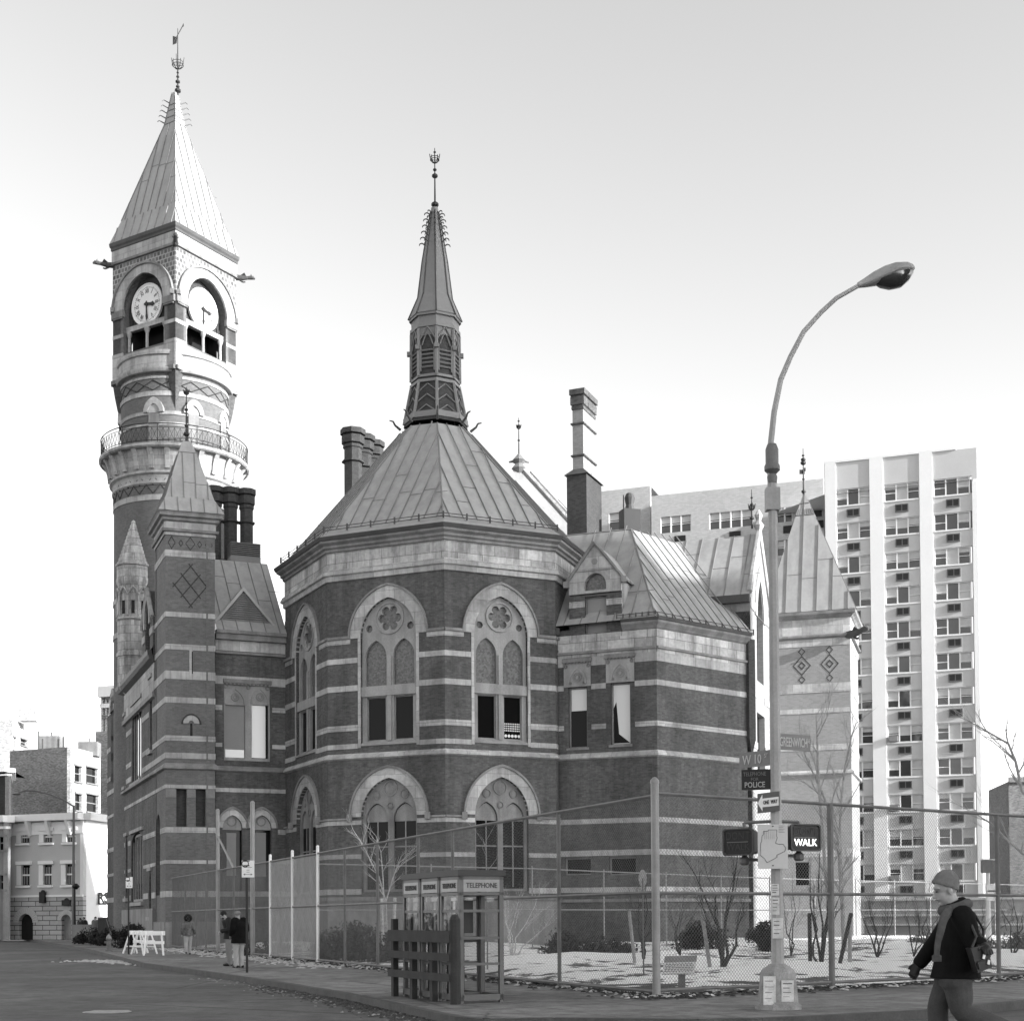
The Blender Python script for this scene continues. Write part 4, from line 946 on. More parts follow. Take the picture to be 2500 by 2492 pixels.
# ================================================================ clock tower
tz_ = 91.5; TX = at(427.5, 1700, tz_).x; T = V((TX, tz_, 0)); hT = hcol(427, tz_); hTn = hcol(463, 87.9)
RS, RD = 3.80, 3.37
t = MB(); t.lathe(T, [(RS, 0), (RS, hT(1232)), (RS+.03, hT(1228))], 48); t.build('tower_shaft', BRICKT, CH, True)
t = MB()
for y0, y1 in ((1262, 1249), (1186, 1200), (1478, 1490), (1560, 1572)):
    a, b = sorted((hT(y0), hT(y1))); t.lathe(T, [(RS, a), (RS+.05, a), (RS+.05, b), (RS, b)], 48)
t.build('stone_band', STONET, CH, True)
t = MB()
n = 26; h1, h0 = hT(1205), hT(1246); hm = (h0+h1)/2
for k in range(n):
    a = 2*PI*k/n; da = PI/n
    def cp_(aa, z): return T+V((math.cos(aa)*(RS+.02), math.sin(aa)*(RS+.02), z))
    for s in (-1, 1): t.tube(cp_(a-da, hm), cp_(a, h1 if s > 0 else h0), .035, n=4); t.tube(cp_(a, h1 if s > 0 else h0), cp_(a+da, hm), .035, n=4)
    t.lathe(cp_(a, hm)-V((0, 0, 0)), [(.01, -.07), (.07, 0), (.01, .07)], 6)
t.build('brick_diamond', BRICKD, CH)
# gallery
hg = hT(1136); hs1 = hT(1200)
t = MB(); t.lathe(T, [(RS, hs1-.7), (RS+.12, hs1-.6), (RS+.12, hs1-.45), (RS+.02, hs1-.4), (RS+.1, hs1-.1), (RS+.28, hs1), (RS+.28, hs1+.12), (RS+.15, hs1+.16)], 48)
t.lathe(T, [(RS+.15, hs1+.16), (RS+.3, hs1+.5), (RS+.32, hs1+.8)], 48)
t.lathe(T, [(4.62, hg-.28), (4.72, hg-.2), (4.72, hg-.04), (4.6, hg), (3.3, hg)], 64)
t.lathe(T, [(RS+.3, hs1+.8), (4.3, hg-.3), (4.6, hg-.28)], 64)
gal = t.build('gallery', STONET, CH, True)
t = MB(); n = 26
for k in range(n):
    a = 2*PI*k/n; d = V((math.cos(a), math.sin(a), 0)); s = V((-d.y, d.x, 0))*.15; hb_ = hs1+.25
    pl = [(RS+.1, hb_), (RS+.36, hb_), (RS+.42, hb_+.5), (4.35, hg-.55), (4.55, hg-.28), (RS+.1, hg-.28)]
    t.prism([T+d*r+V((0, 0, z))-s for r, z in pl], s*2)
t.build('corbel', STONET, gal)
t = MB(); n = 84; hr = hg+1.15
for zz, r in ((hr, .035), (hr-.22, .02), (hg+.12, .025)):
    ring = [T+V((math.cos(2*PI*k/n)*4.6, math.sin(2*PI*k/n)*4.6, zz)) for k in range(n)]
    for k in range(n): t.tube(ring[k], ring[(k+1) % n], r, n=4, cap=False)
for k in range(n):
    a = 2*PI*k/n; b = 2*PI*(k+1)/n; P_ = lambda q, z: T+V((math.cos(q)*4.6, math.sin(q)*4.6, z))
    t.tube(P_(a, hg), P_(a, hr if k % 7 == 0 else hr-.22), .028 if k % 7 == 0 else .014, n=4)
    t.path([P_(a, hg+.12), P_((a+b)/2, hg+.5), P_(a, hg+.9)], .013, 3); t.path([P_(b, hg+.12), P_((a+b)/2, hg+.5), P_(b, hg+.9)], .013, 3)
t.build('gallery_railing', IRON, gal)
# drum above the gallery
h_top = hTn(900); zb_ = hg
t = MB(); t.lathe(T, [(RD, zb_), (RD, h_top+.05)], 48); drum = t.build('tower_drum', BRICKT, CH, True)
hD = hcol(427, 88.2); t = MB()
for y0, y1 in ((1031, 1038), (1003, 1012), (955, 966), (918, 924)):
    a, b = sorted((hD(y0), hD(y1))); t.lathe(T, [(RD, a), (RD+.05, a), (RD+.05, b), (RD, b)], 48)
t.build('stone_band', STONET, drum, True)
t = MB(); n = 18; h1, h0 = hD(928), hD(952); hm = (h0+h1)/2
for k in range(n):
    a = 2*PI*k/n; da = PI/n; cp_ = lambda aa, z: T+V((math.cos(aa)*(RD+.02), math.sin(aa)*(RD+.02), z))
    for z in (h1, h0): t.tube(cp_(a-da, hm), cp_(a, z), .035, n=4); t.tube(cp_(a, z), cp_(a+da, hm), .035, n=4)
t.build('brick_diamond', BRICKD, drum)
ad, aw_, ap_ = MB(), MB(), MB()
for k in range(8):                                              # arched doors on the gallery
    px0 = 407 if k == 0 else 0; a = math.atan2(-1, (407-427.5)*88/F/RD)+k*PI/4*.92
    d = V((math.cos(a), math.sin(a), 0)); c = T+d*(RD+.02); w_ = Wall((c+V((-d.y, d.x, 0))*-1.0)[:2], (c+V((-d.y, d.x, 0))*1.0)[:2])
    hsp = hD(1003); hap_ = hD(982)
    inn = [(1+.36, hg)]+arcpts(1, .36, hsp-.1, hap_-.1, 6)+[(1-.36, hg)]
    ad_i = arcpts(1, .38, hsp-.1, hap_-.1, 6); ad_o = arcpts(1, .66, hsp-.1, hap_+.32, 6)
    ringplate(w_, ad, ad_i, ad_o, -.12, .14)
    plane(w_, ap_, arch(1, .38, hsp-.12, hsp-.1, hap_-.1, 6), .06); plane(w_, aw_, rect(.66, hg, 1.34, hsp-.12), .05)
ad.build('stone_arch', STONET, drum); ap_.build('tympanum', STONET, drum); aw_.build('gallery_door', BLACK if False else STONED, drum)
# square stage
ang = rad(31.3); hd2 = 2.73; lf = V((-math.cos(ang), math.sin(ang), 0)); rf = V((math.sin(ang), math.cos(ang), 0))
near = T-(lf+rf)*hd2; TL = near+lf*2*hd2; TR = near+rf*2*hd2; TB = TL+rf*2*hd2; SQ = [TL, near, TR, TB]
hn = hcol(proj((near.x, near.y, 35))[0], near.y)
LF = Wall(TL, near); RF = Wall(near, TR); BR = Wall(TR, TB); BL = Wall(TB, TL)
zx = lambda x: 220+x/4.39
zy = lambda y: 560+y/4.39
uc = LF.uv(zx(682), zy(740))[0]; hwo = (LF.uv(zx(985), zy(700))[0]-LF.uv(zx(355), zy(790))[0])/2; hwi = (LF.uv(zx(905), zy(800))[0]-LF.uv(zx(462), zy(800))[0])/2
uc = hd2
cap_b, cap_t = hn(735), hn(719); fr_b, fr_t = hn(600), hn(563); oap = LF.uv(zx(682), zy(348))[1]; iap = LF.uv(zx(690), zy(435))[1]
ck = LF.uv(zx(695), zy(748)); ck = (uc, ck[1]); bel_b = hn(829); bel_t = LF.uv(zx(690), zy(1000))[1]; st_b = hn(890)
for w in (LF, RF, BR, BL):
    mb = MB(); hole = arch(uc, hwi, bel_b+.05, cap_t, iap, 10)
    w.plate(mb, rect(0, st_b-.2, w.L, fr_t), [hole], -.7, 0); tw = mb.build('tower_wall', BRICKT, CH)
    t = MB(); w.plate(t, [(0.01, cap_t+.02), (uc-hwo, cap_t+.02)]+arcpts(uc, hwo, cap_t+.02, oap, 10)[::-1]+[(uc+hwo, cap_t+.02), (w.L-.01, cap_t+.02), (w.L-.01, fr_b), (.01, fr_b)], [], 0, .03); t.build('tile_panel', brickmat('tile', .30, .45, .3, .3, .75, .045, .1) if False else brickmat('tile', .16, .42, .30, .30, .4, .035, .1), tw)
    t = MB(); ringplate(w, t, arcpts(uc, hwi, cap_t, iap, 10), arcpts(uc, hwo, cap_t, oap, 10), -.2, .14); t.build('stone_arch', STONET, tw)
    t = MB(); o2 = arcpts(uc, hwo*1.05, cap_t, oap+.13, 10); ringplate(w, t, arcpts(uc, hwo, cap_t, oap, 10), o2, 0, .24)
    for s in (-1, 1): t.cbox(w.pt(uc+s*hwo*1.02, cap_t+.02, .16), .24, .24, .3)
    t.build('hood_mould', STONED, tw)
    t = MB()
    for a, b in ((0, uc-hwi+.08), (uc+hwi-.08, w.L)):
        w.band(t, cap_b, cap_t, [], .16, a, b)
        for k in range(7):
            uu = a+.1+(b-a-.3)*k/6; t.box(w.pt(uu, cap_b-.1, 0), w.U*.1, w.N*.13, w.Z*.1)
    t.build('capital', STONED, tw)
    t = MB(); w.band(t, hn(785), hn(776), [(uc-hwi, uc+hwi, 0, 99)], .03); w.band(t, bel_b-.1, bel_b+.12, [(uc-hwi, uc+hwi, 0, 99)], .06)
    w.band(t, st_b, bel_b-.1, [], .05, 0, w.L); t.build('stone_pier', STONET, tw)
    t = MB(); w.band(t, hn(900), st_b, [], .18); t.build('cornice', STONED, tw)
    # recess back, transom and colonnettes, clock
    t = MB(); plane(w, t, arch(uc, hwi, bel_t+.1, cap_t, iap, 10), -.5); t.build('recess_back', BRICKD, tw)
    t = MB(); plane(w, t, rect(uc-hwi-.5, bel_b-.1, uc+hwi+.5, bel_t+.8), -1.3); t.face([w.pt(uc-hwi, bel_b-.03, -.75), w.pt(uc+hwi, bel_b-.03, -.75), w.pt(uc+hwi, bel_b-.03, -2.6), w.pt(uc-hwi, bel_b-.03, -2.6)]); t.build('belfry_shade', DARK, tw)  # black sheet and floor paint the shade inside the belfry
    t = MB(); t.box(w.pt(uc-hwi, bel_t, -.5), w.U*2*hwi, w.N*.3, w.Z*.32)
    for s in (-.88, 0, .88):
        p = w.pt(uc+s*hwi, 0, -.3); t.lathe(V((p.x, p.y, bel_b)), [(.16, 0), (.16, .12), (.1, .16), (.1, bel_t-bel_b-.35), (.18, bel_t-bel_b-.15), (.2, bel_t-bel_b)], 10)
    t.build('colonnette', STONET, tw)
    if w in (LF, RF):
        t = MB(); P_ = circ(ck[0], ck[1], 1.27, 40); w.plate(t, P_, [], -.4, -.28); i_ = circ(ck[0], ck[1], 1.27, 40); o_ = circ(ck[0], ck[1], 1.33, 40); ringplate(w, t, i_+[i_[0]], o_+[o_[0]], -.4, -.24)
        ckf = t.build('clock', WHITE, CH)
        t = MB()
        for k in range(60):
            a = 2*PI*k/60; r1, r2 = (1.03, 1.1) if k % 5 else (1.0, 1.13); wd = .018 if k % 5 else .03
            ca, sa = math.cos(a), math.sin(a); q = [(ck[0]+r*ca-s*wd*sa, ck[1]+r*sa+s*wd*ca) for r, s in ((r1, -1), (r2, -1), (r2, 1), (r1, 1))]; t.face([w.pt(u, h, -.275) for u, h in q])
        t.build('minute_marks', BLACK, ckf)
        for k, s in enumerate(('XII', 'I', 'II', 'III', 'IIII', 'V', 'VI', 'VII', 'VIII', 'IX', 'X', 'XI')):
            a = PI/2-2*PI*k/12; up = w.U*math.cos(a)+w.Z*math.sin(a); ri = w.U*math.sin(a)-w.Z*math.cos(a)
            text_mesh('numeral', s, BLACK, w.pt(ck[0]+.83*math.cos(a), ck[1]+.83*math.sin(a), -.27), ri, up, .36, ckf, sx=.72, bold=.012)
        t = MB()
        def hand(a, l, wd):
            ca, sa = math.cos(a), math.sin(a); q = [(-.2, -wd*.6), (l*.6, -wd), (l*.75, -wd*1.7), (l, 0), (l*.75, wd*1.7), (l*.6, wd), (-.2, wd*.6)]
            w.plate(t, [(ck[0]+x*ca-y*sa, ck[1]+x*sa+y*ca) for x, y in q], [], -.24, -.2)
        hand(-PI/2+.02, 1.02, .045); hand(-.26+.1, .72, .09); w.plate(t, circ(ck[0], ck[1], .13, 12), [], -.24, -.18); t.build('clock_hand', BLACK, ckf)
# lower corner corbels
t = MB(); cc = T
rg = []
for y, k in ((900, 1.0), (930, .97), (960, .93), (985, .885), (1010, .86)):
    rg.append([V((cc.x+(p.x-cc.x)*k, cc.y+(p.y-cc.y)*k, hn(y))) for p in SQ])
for i in range(4):
    for a_, b_ in zip(rg[:-1], rg[1:]):
        p, q = a_[i], b_[i]; j, l = (i+1) % 4, (i-1) % 4
        w_ = .95
        def tow(P, Q, d): return P+(Q-P).normalized()*d
        t.face([p, tow(p, a_[j], w_), tow(q, b_[j], w_*.8), q]); t.face([p, tow(p, a_[l], w_), tow(q, b_[l], w_*.8), q])
t.build('corner_corbel', BRICK, CH)
t = MB(); q_ = rg[0]; t.face(q_); t.build('soffit', STONED, CH)
# round balconies between the corner piers
t = MB(); rb = 3.52; t.lathe(T, [(RD, hn(905)), (rb+.1, hn(903)), (rb+.2, hn(898)), (rb+.2, hn(893)), (rb, hn(890)), (rb, hn(862)), (rb+.12, hn(860)), (rb+.14, hn(850)), (rb-.2, hn(850)), (rb-.2, hn(888))], 56); t.build('balcony', STONET, CH, True)
# frieze, cornice, roof
cornice(SQ, [(.03, fr_b+.0), (.18, fr_b+.02), (.2, fr_b+.16), (.08, fr_b+.2)], 'cornice', STONED)
cornice(SQ, [(.06, fr_b+.2), (.06, fr_t)], 'stone_frieze', STONET)
cornice(SQ, [(.06, fr_t), (.1, fr_t+.05), (.1, fr_t+.18), (.16, fr_t+.3), (.18, fr_t+.5), (.12, fr_t+.55)], 'cornice', LEAD)
ev = offpoly(SQ, .16, fr_t+.52); az = hT(228); apx = V((T.x, T.y, az)); rm, sm = MB(), MB()
m1 = [V((T.x, T.y, 0)).lerp(V((p.x, p.y, 0)), .82)+V((0, 0, p.z+1.55)) for p in ev]
m2 = [V((T.x, T.y, 0)).lerp(V((p.x, p.y, 0)), .16)+V((0, 0, p.z+(az-p.z)*.79)) for p in ev]
m3 = [V((T.x, T.y, 0)).lerp(V((p.x, p.y, 0)), .045)+V((0, 0, az)) for p in ev]
for i in range(4):
    j = (i+1) % 4; roofplane(rm, sm, ev[i], ev[j], m1[j], m1[i], .72, .03); roofplane(rm, sm, m1[i], m1[j], m2[j], m2[i], .6, .03); rm.face([m2[i], m2[j], m3[j], m3[i]]); sm.tube(m1[i], m2[i], .04, n=4); sm.tube(m2[i], m3[i], .04, n=4)
rm.face(m3); tr_ = rm.build('roof', ROOF, CH); sm.build('standing_seam', ROOFD, tr_)
t = MB()
for i in range(4):
    for k in range(5):
        f = .04+k*.16; p = m2[i].lerp(m3[i], f); d = (V((p.x, p.y, 0))-V((T.x, T.y, 0))).normalized()
        t.path([p, p+d*.22+V((0, 0, .1)), p+d*.36+V((0, 0, .16)), p+d*.46+V((0, 0, .06))], [.05, .04, .03, .025], 4)
    for f in (0, .2, .42, .6): t.tube(m2[i].lerp(m3[i], f), m2[(i+1) % 4].lerp(m3[(i+1) % 4], f), .04, n=4)
t.build('crocket', ROOFD, tr_)
finial(434, (232, 70), T.y, [(222, .2), (212, .12), (200, .15), (188, .1), (178, .08)], crown=(156, .36))
v_ = MB(); p = at(433, 88, T.y); v_.path([p+V((-.25, 0, -.4)), p, p+V((.35, 0, .65))], .03, 5); v_.face([p+V((-.3, 0, -.6)), p+V((-.05, 0, -.5)), p+V((.0, 0, -.1)), p+V((-.3, 0, .0))]); v_.face([p+V((.25, 0, .5)), p+V((.42, 0, .62)), p+V((.4, 0, .85))]); v_.build('weather_vane', IRON, CH)
for p, d in ((near, -(lf+rf)), (TL, lf-rf), (TR, rf-lf), (TB, lf+rf)): gargoyle(V((p.x, p.y, fr_b+.1)), d, .78, LEAD)
# ---- chimneys
def stack(p0, dirn, n, gap, w_, hb, htop, m, ped=None, name='chimney', capm=None, sides=8):
    t = MB(); c2 = MB(); d = V(dirn).normalized(); s = V((d.y, -d.x, 0))
    for k in range(n):
        c = V((p0.x, p0.y, 0))+d*gap*k
        q = [c+(d*math.cos(a)+s*math.sin(a))*w_ for a in [PI/sides+2*PI/sides*i for i in range(sides)]]
        t.rings([[V((p.x, p.y, hb)) for p in q], [V((p.x, p.y, htop)) for p in q]], cap1=True)
        def ring(h0, h1, e):
            q2 = [c+(p-c)*e for p in q]; c2.rings([[V((p.x, p.y, h0)) for p in q], [V((p.x, p.y, h0+.05)) for p in q2], [V((p.x, p.y, h1)) for p in q2], [V((p.x, p.y, h1+.04)) for p in q]], cap1=True)
        H_ = htop-hb
        ring(htop-.35, htop, 1.45); ring(htop-.9, htop-.4, 1.3); ring(htop-1.15, htop-.95, 1.15); ring(htop-2.0, htop-1.88, 1.3)
        if H_ > 4: ring(hb+.7, hb+.82, 1.3)
    o = t.build(name, m, CH); c2.build('chimney_cap', capm or m, o)
    if ped:
        hb2, ww = ped; t = MB(); c = V((p0.x, p0.y, 0))+d*gap*(n-1)/2; L_ = gap*(n-1)/2+ww
        t.box(V((c.x, c.y, hb2))-d*L_-s*ww, d*2*L_, s*2*ww, V((0, 0, hb-hb2-.35)))
        t.build('chimney_base', BRICKD, o); t = MB(); b_ = V((c.x, c.y, hb-.35)); e = ww+.12; l2 = L_+.12
        q = [b_-d*l2-s*e, b_+d*l2-s*e, b_+d*l2+s*e, b_-d*l2+s*e]; q2 = [b_-d*(l2-.5)-s*(e-.5)+V((0, 0, .5)), b_+d*(l2-.5)-s*(e-.5)+V((0, 0, .5)), b_+d*(l2-.5)+s*(e-.5)+V((0, 0, .5)), b_-d*(l2-.5)+s*(e-.5)+V((0, 0, .5))]
        t.hexa(q, q2); t.build('chimney_coping', LEAD, o)
    return o
sdir = V((.39, .92, 0))
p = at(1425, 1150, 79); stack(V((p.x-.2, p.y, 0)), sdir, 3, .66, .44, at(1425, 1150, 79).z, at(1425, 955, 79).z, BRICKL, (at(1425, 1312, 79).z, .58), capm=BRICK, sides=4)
p = at(862, 1150, 84); stack(V((p.x, p.y, 0)), sdir, 3, 1.2, .52, at(862, 1280, 84).z, at(862, 1050, 84).z, BRICKD, None)
p = at(524, 1300, 81); stack(V((p.x, p.y, 0)), V((.95, .3, 0)), 3, .90, .38, at(541, 1400, 81).z, at(541, 1190, 81).z, BRICKD, None)
p = at(1538, 1290, 80); t = MB(); t.cbox(V((p.x, p.y, p.z-.5)), 1.0, .8, at(0, 1256, 80).z-p.z+.5, .3); ch = t.build('chimney', BLACK, CH); t = MB(); t.lathe(V((p.x, p.y, at(0, 1256, 80).z)), [(.3, 0), (.22, .3), (.3, .7), (.2, .95)], 10); t.tube(V((p.x-.35, p.y, p.z)), V((p.x-.35, p.y, p.z+1.9)), .03, n=4); t.build('chimney_pot', LEAD, ch)
# ---- great gable roof behind the octagon
a = at(1267, 1140, 84.5); b = V((a.x-9, a.y+2, a.z)); e1 = at(1484, 1378, 82.5); e2 = e1+V((3, 8, 0)); e3 = V((b.x-3.0, b.y-4.5, e1.z-1)); a2 = a+V((2.6, 7, 0))
rm, sm = MB(), MB(); roofplane(rm, sm, e1, e2, a2, a, .8); rm.face([e3, V((e1.x-2, e1.y-.5, e1.z)), a, b]) if False else None
rm.face([e1, a, V((a.x-7, a.y-4, e1.z))]); gr_ = rm.build('roof', ROOF, CH); sm.build('standing_seam', ROOFD, gr_)
t = MB(); t.tube(e1+V((.1, 0, 0)), a+V((.1, 0, .05)), .14, n=6); t.tube(e1+V((.7, 1, 0)), a+V((.7, 1, .02)), .08, n=5); t.build('coping', STONE, gr_)
t = MB(); t.lathe(a-V((0, 0, .5)), [(.1, 0), (.45, .4), (.2, .7), (.4, .9), (.05, 1.3)], 8)
for d in (V((-1, 0, 0)), V((1, .2, 0))): t.path([a+V((0, 0, .2)), a+d*.35+V((0, 0, .35)), a+d*.6+V((0, 0, .3))], [.12, .09, .05], 5)
t.build('ridge_ornament', ROOFD, gr_)
finial(1267, (1135, 1020), a.y, [(1075, .08), (1040, .12), (1028, .07)], crown=(1042, .13))
# ================================================================ street, pavement, garden
def gmat(name, v, kind):
    if name in MATS: return MATS[name]
    m, t, b = nodes(name, 0.85, 0, 0.3); tc = t.nodes.new('ShaderNodeTexCoord')
    n1 = N(t, 'ShaderNodeTexNoise', Scale=0.22, Detail=8.0, Roughness=0.62); t.links.new(tc.outputs['Object'], n1.inputs['Vector'])
    n2 = N(t, 'ShaderNodeTexNoise', Scale=28.0, Detail=4.0, Roughness=0.7); t.links.new(tc.outputs['Object'], n2.inputs['Vector'])
    n3 = N(t, 'ShaderNodeTexNoise', Scale=2.4, Detail=8.0, Roughness=0.7); t.links.new(tc.outputs['Object'], n3.inputs['Vector'])
    if kind == 'asphalt': c = ramp(t, n1.outputs[0], [(0.3, v*.65), (0.5, v*.95), (0.72, v*1.5)])
    else: c = ramp(t, n1.outputs[0], [(0.36, v*.5), (0.48, v*.9), (0.7, v*1.15)])
    c = mulc(t, c, ramp(t, n2.outputs[0], [(0.3, 0.7), (0.7, 1.0)]))
    c = mulc(t, c, ramp(t, n3.outputs[0], [(0.35, .6 if kind == 'asphalt' else .5), (0.58, 1.0)]))
    vo = N(t, 'ShaderNodeTexVoronoi', Scale=.16); vo.feature = 'DISTANCE_TO_EDGE'; wp = t.nodes.new('ShaderNodeMix'); wp.data_type = 'VECTOR'; wp.inputs[0].default_value = .12
    t.links.new(tc.outputs['Object'], wp.inputs[4]); t.links.new(n3.outputs[1], wp.inputs[5]); t.links.new(wp.outputs[1], vo.inputs['Vector']); c = mulc(t, c, ramp(t, vo.outputs[0], [(0.0, .45), (0.006, 1.0)]))
    if kind == 'pavement':
        uv = t.nodes.new('ShaderNodeUVMap'); uv.uv_map = 'uv'; mp = t.nodes.new('ShaderNodeMapping'); mp.inputs['Rotation'].default_value = (0, 0, -.39)
        t.links.new(uv.outputs[0], mp.inputs[0]); br = N(t, 'ShaderNodeTexBrick', Scale=1.0); br.offset = 0
        br.inputs['Color1'].default_value = (1, 1, 1, 1); br.inputs['Color2'].default_value = (.86, .86, .86, 1); br.inputs['Mortar'].default_value = (.4, .4, .4, 1)
        br.inputs['Mortar Size'].default_value = .012; br.inputs['Brick Width'].default_value = 1.5; br.inputs['Row Height'].default_value = 1.5
        t.links.new(mp.outputs[0], br.inputs['Vector']); c = mulc(t, c, br.outputs[0])
    t.links.new(c, b.inputs['Base Color'])
    bp = N(t, 'ShaderNodeBump', Strength=0.5, Distance=0.02); t.links.new(n2.outputs[0], bp.inputs['Height']); t.links.new(bp.outputs[0], b.inputs['Normal'])
    MATS[name] = m; return m
ASPH = gmat('asphalt', .125, 'asphalt'); PAVE = gmat('pavement', .27, 'pavement')
g = MB(); g.face([(-900, -300, -.2), (900, -300, -.2), (900, 1500, -.2), (-900, 1500, -.2)]); struct('ground', g, mat('earth', .09))
g = MB(); g.face([(-70, -20, -.13), (60, -20, -.13), (60, 112, -.13), (-70, 112, -.13)]); struct('road', g, ASPH)
kp = [(60, 2291), (207, 2315), (345, 2350), (520, 2373), (660, 2394), (841, 2423), (942, 2445), (1058, 2470), (1115, 2481), (1180, 2487), (1353, 2484), (1530, 2486), (1704, 2488), (1860, 2485), (1992, 2479), (2276, 2464), (2500, 2442)]
kerb = [onh(x, y, 0) for x, y in kp]
kerb = kerb+[kerb[-1]+(kerb[-1]-kerb[-2]).normalized()*25]
G0 = onh(1603, 2434, 0)                                   # corner post of the fence
fl = V((-.415, 1, 0)).normalized(); Fl = G0+fl*51.5; frd = (onh(2500, 2388, 0)-G0).normalized(); Fr = G0+frd*30
far = [V((60, 60, 0)), V((60, 105, 0)), V((-33, 108, 0))]
poly = [V((p.x, p.y, 0)) for p in kerb]+far
pv = MB()
for t in tessellate_polygon([poly]): pv.face([poly[i] for i in t])
for a, b in zip(poly[:len(kerb)-1], poly[1:len(kerb)]): pv.face([a, b, b-V((0, 0, .14)), a-V((0, 0, .14))])
struct('pavement', pv, PAVE)
kb = MB()
for a, b in zip(kerb[:-1], kerb[1:]):
    a = V((a.x, a.y, 0)); b = V((b.x, b.y, 0)); d = (b-a).normalized(); nn = V((d.y, -d.x, 0)); kb.box(a-V((0, 0, .15))-nn*.13, b-a, nn*.15, V((0, 0, .156)))
struct('kerb', kb, mat('kerb_stone', .075, var=.3, scale=2, bump=.4))
def hgt(x, y):
    from mathutils import noise
    p = V((x, y, 0)); s = (p-G0); a = s.dot(V((fl.y, -fl.x, 0))); b = s.dot(V((-frd.y, frd.x, 0))); e = max(0, min(a, b, 3)/3)
    n_ = noise.noise(V((x*.22, y*.16, 1)))*.28+noise.noise(V((x*.9, y*.7, 4)))*.07
    q = onh(1240, 2365, .2); m_ = math.exp(-((x-q.x)**2/5+(y-q.y)**2/14))*.35
    return .02+e*(.16+n_+m_)
gg = MB(); nu, nv = 110, 120; ln, rn = V((fl.y, -fl.x, 0)), V((-frd.y, frd.x, 0)); Gc = G0+fl*.2+frd*.2
rows = []
for j in range(nv+1):
    r = []
    for i in range(nu+1):
        u = (i/nu)**1.3*52; v = (j/nv)**1.3*51; p = Gc+fl*v+frd*u
        if p.y > 88: k = (88-Gc.y)/(p.y-Gc.y); p = Gc+(p-Gc)*k
        r.append(V((p.x, p.y, hgt(p.x, p.y))))
    rows.append(r)
for j in range(nv):
    for i in range(nu):
        q = [rows[j][i], rows[j][i+1], rows[j+1][i+1], rows[j+1][i]]
        if (q[0]-q[2]).length > .01 and (q[1]-q[3]).length > .01: gg.face(q)
m, t, b = nodes('snow_ground', 0.8); tc = t.nodes.new('ShaderNodeTexCoord')
n1 = N(t, 'ShaderNodeTexNoise', Scale=.9, Detail=9.0, Roughness=.72); t.links.new(tc.outputs['Object'], n1.inputs['Vector'])
n2 = N(t, 'ShaderNodeTexNoise', Scale=6.0, Detail=4.0); t.links.new(tc.outputs['Object'], n2.inputs['Vector'])
sx_ = t.nodes.new('ShaderNodeSeparateXYZ'); t.links.new(tc.outputs['Object'], sx_.inputs[0])
ad = t.nodes.new('ShaderNodeMath'); ad.operation = 'MULTIPLY_ADD'; ad.inputs[1].default_value = .55; t.links.new(sx_.outputs[2], ad.inputs[0]); t.links.new(n1.outputs[0], ad.inputs[2])
mk = ramp(t, ad.outputs[0], [(.535, 0.0), (.56, 1.0)]); mx = t.nodes.new('ShaderNodeMix'); mx.data_type = 'RGBA'; t.links.new(mk, mx.inputs[0])
t.links.new(ramp(t, n2.outputs[0], [(.3, .025), (.7, .10)]), mx.inputs[6]); t.links.new(ramp(t, n2.outputs[0], [(.3, .72), (.7, .88)]), mx.inputs[7])
t.links.new(mx.outputs[2], b.inputs['Base Color']); bp = N(t, 'ShaderNodeBump', Strength=.6, Distance=.06); t.links.new(n2.outputs[0], bp.inputs['Height']); t.links.new(bp.outputs[0], b.inputs['Normal'])
struct('garden_ground', gg, m, True)
# slush, litter and leaves lying along the kerb, the fence foot and the snow
def scatter(name, pts, n, spread, sz, m, label, cat):
    s = MB()
    for _ in range(n):
        k = random.random()*(len(pts)-1); i = int(k); p = pts[i].lerp(pts[i+1], k-i); a = random.uniform(0, 2*PI)
        q = V((p.x+random.gauss(0, spread), p.y+random.gauss(0, spread), p.z)); r = random.uniform(*sz)
        ring = [q+V((math.cos(a+2*PI*j/6)*r*random.uniform(.5, 1.2), math.sin(a+2*PI*j/6)*r*random.uniform(.5, 1.2), 0)) for j in range(6)]
        s.rings([ring, [q.lerp(v, .5)+V((0, 0, r*random.uniform(.2, .5))) for v in ring]], cap1=True)
    o = s.build(name, m); tag(o, label, cat, kind='stuff'); return o
lv_ = [V((p.x, p.y, -.128)) for p in kerb[3:13]]
scatter('slush', [p+V((-.1, -.35, 0)) for p in lv_], 620, .26, (.01, .05), mat('dirty_snow', .26, var=.5, scale=6), 'bits of dirty slush and grit in the gutter along the kerb', 'slush')
scatter('leaf_litter', [p+V((.15, -.2, 0)) for p in lv_[1:8]], 3800, .32, (.02, .065), mat('wet_leaves', .06, var=.4), 'dark wet leaves heaped in the gutter at the pavement corner', 'leaf litter')
ff = [V((G0+fl*(45-k*5)).to_tuple()) for k in range(10)]+[V((G0+frd*k*3).to_tuple()) for k in range(6)]
ff = [V((p.x, p.y, .02)) for p in ff]
scatter('snow_clumps', ff, 800, .28, (.02, .09), mat('old_snow', .42, var=.4, scale=6), 'crusts of old snow left along the foot of the tall fence', 'snow')
scatter('dead_leaves', ff, 2600, .35, (.02, .08), mat('dead_leaves', .035, var=.4), 'dark dead leaves blown against the foot of the tall fence', 'leaf litter')
scatter('snow_crust', [V((p.x, p.y, -.128)) for p in (onh(215, 2345, -.13), onh(300, 2347, -.13), onh(345, 2350, -.13), onh(470, 2362, -.13))], 900, .45, (.03, .12), MATS['old_snow'], 'crust of trodden snow in the road by the kerb left of the barricades', 'snow')
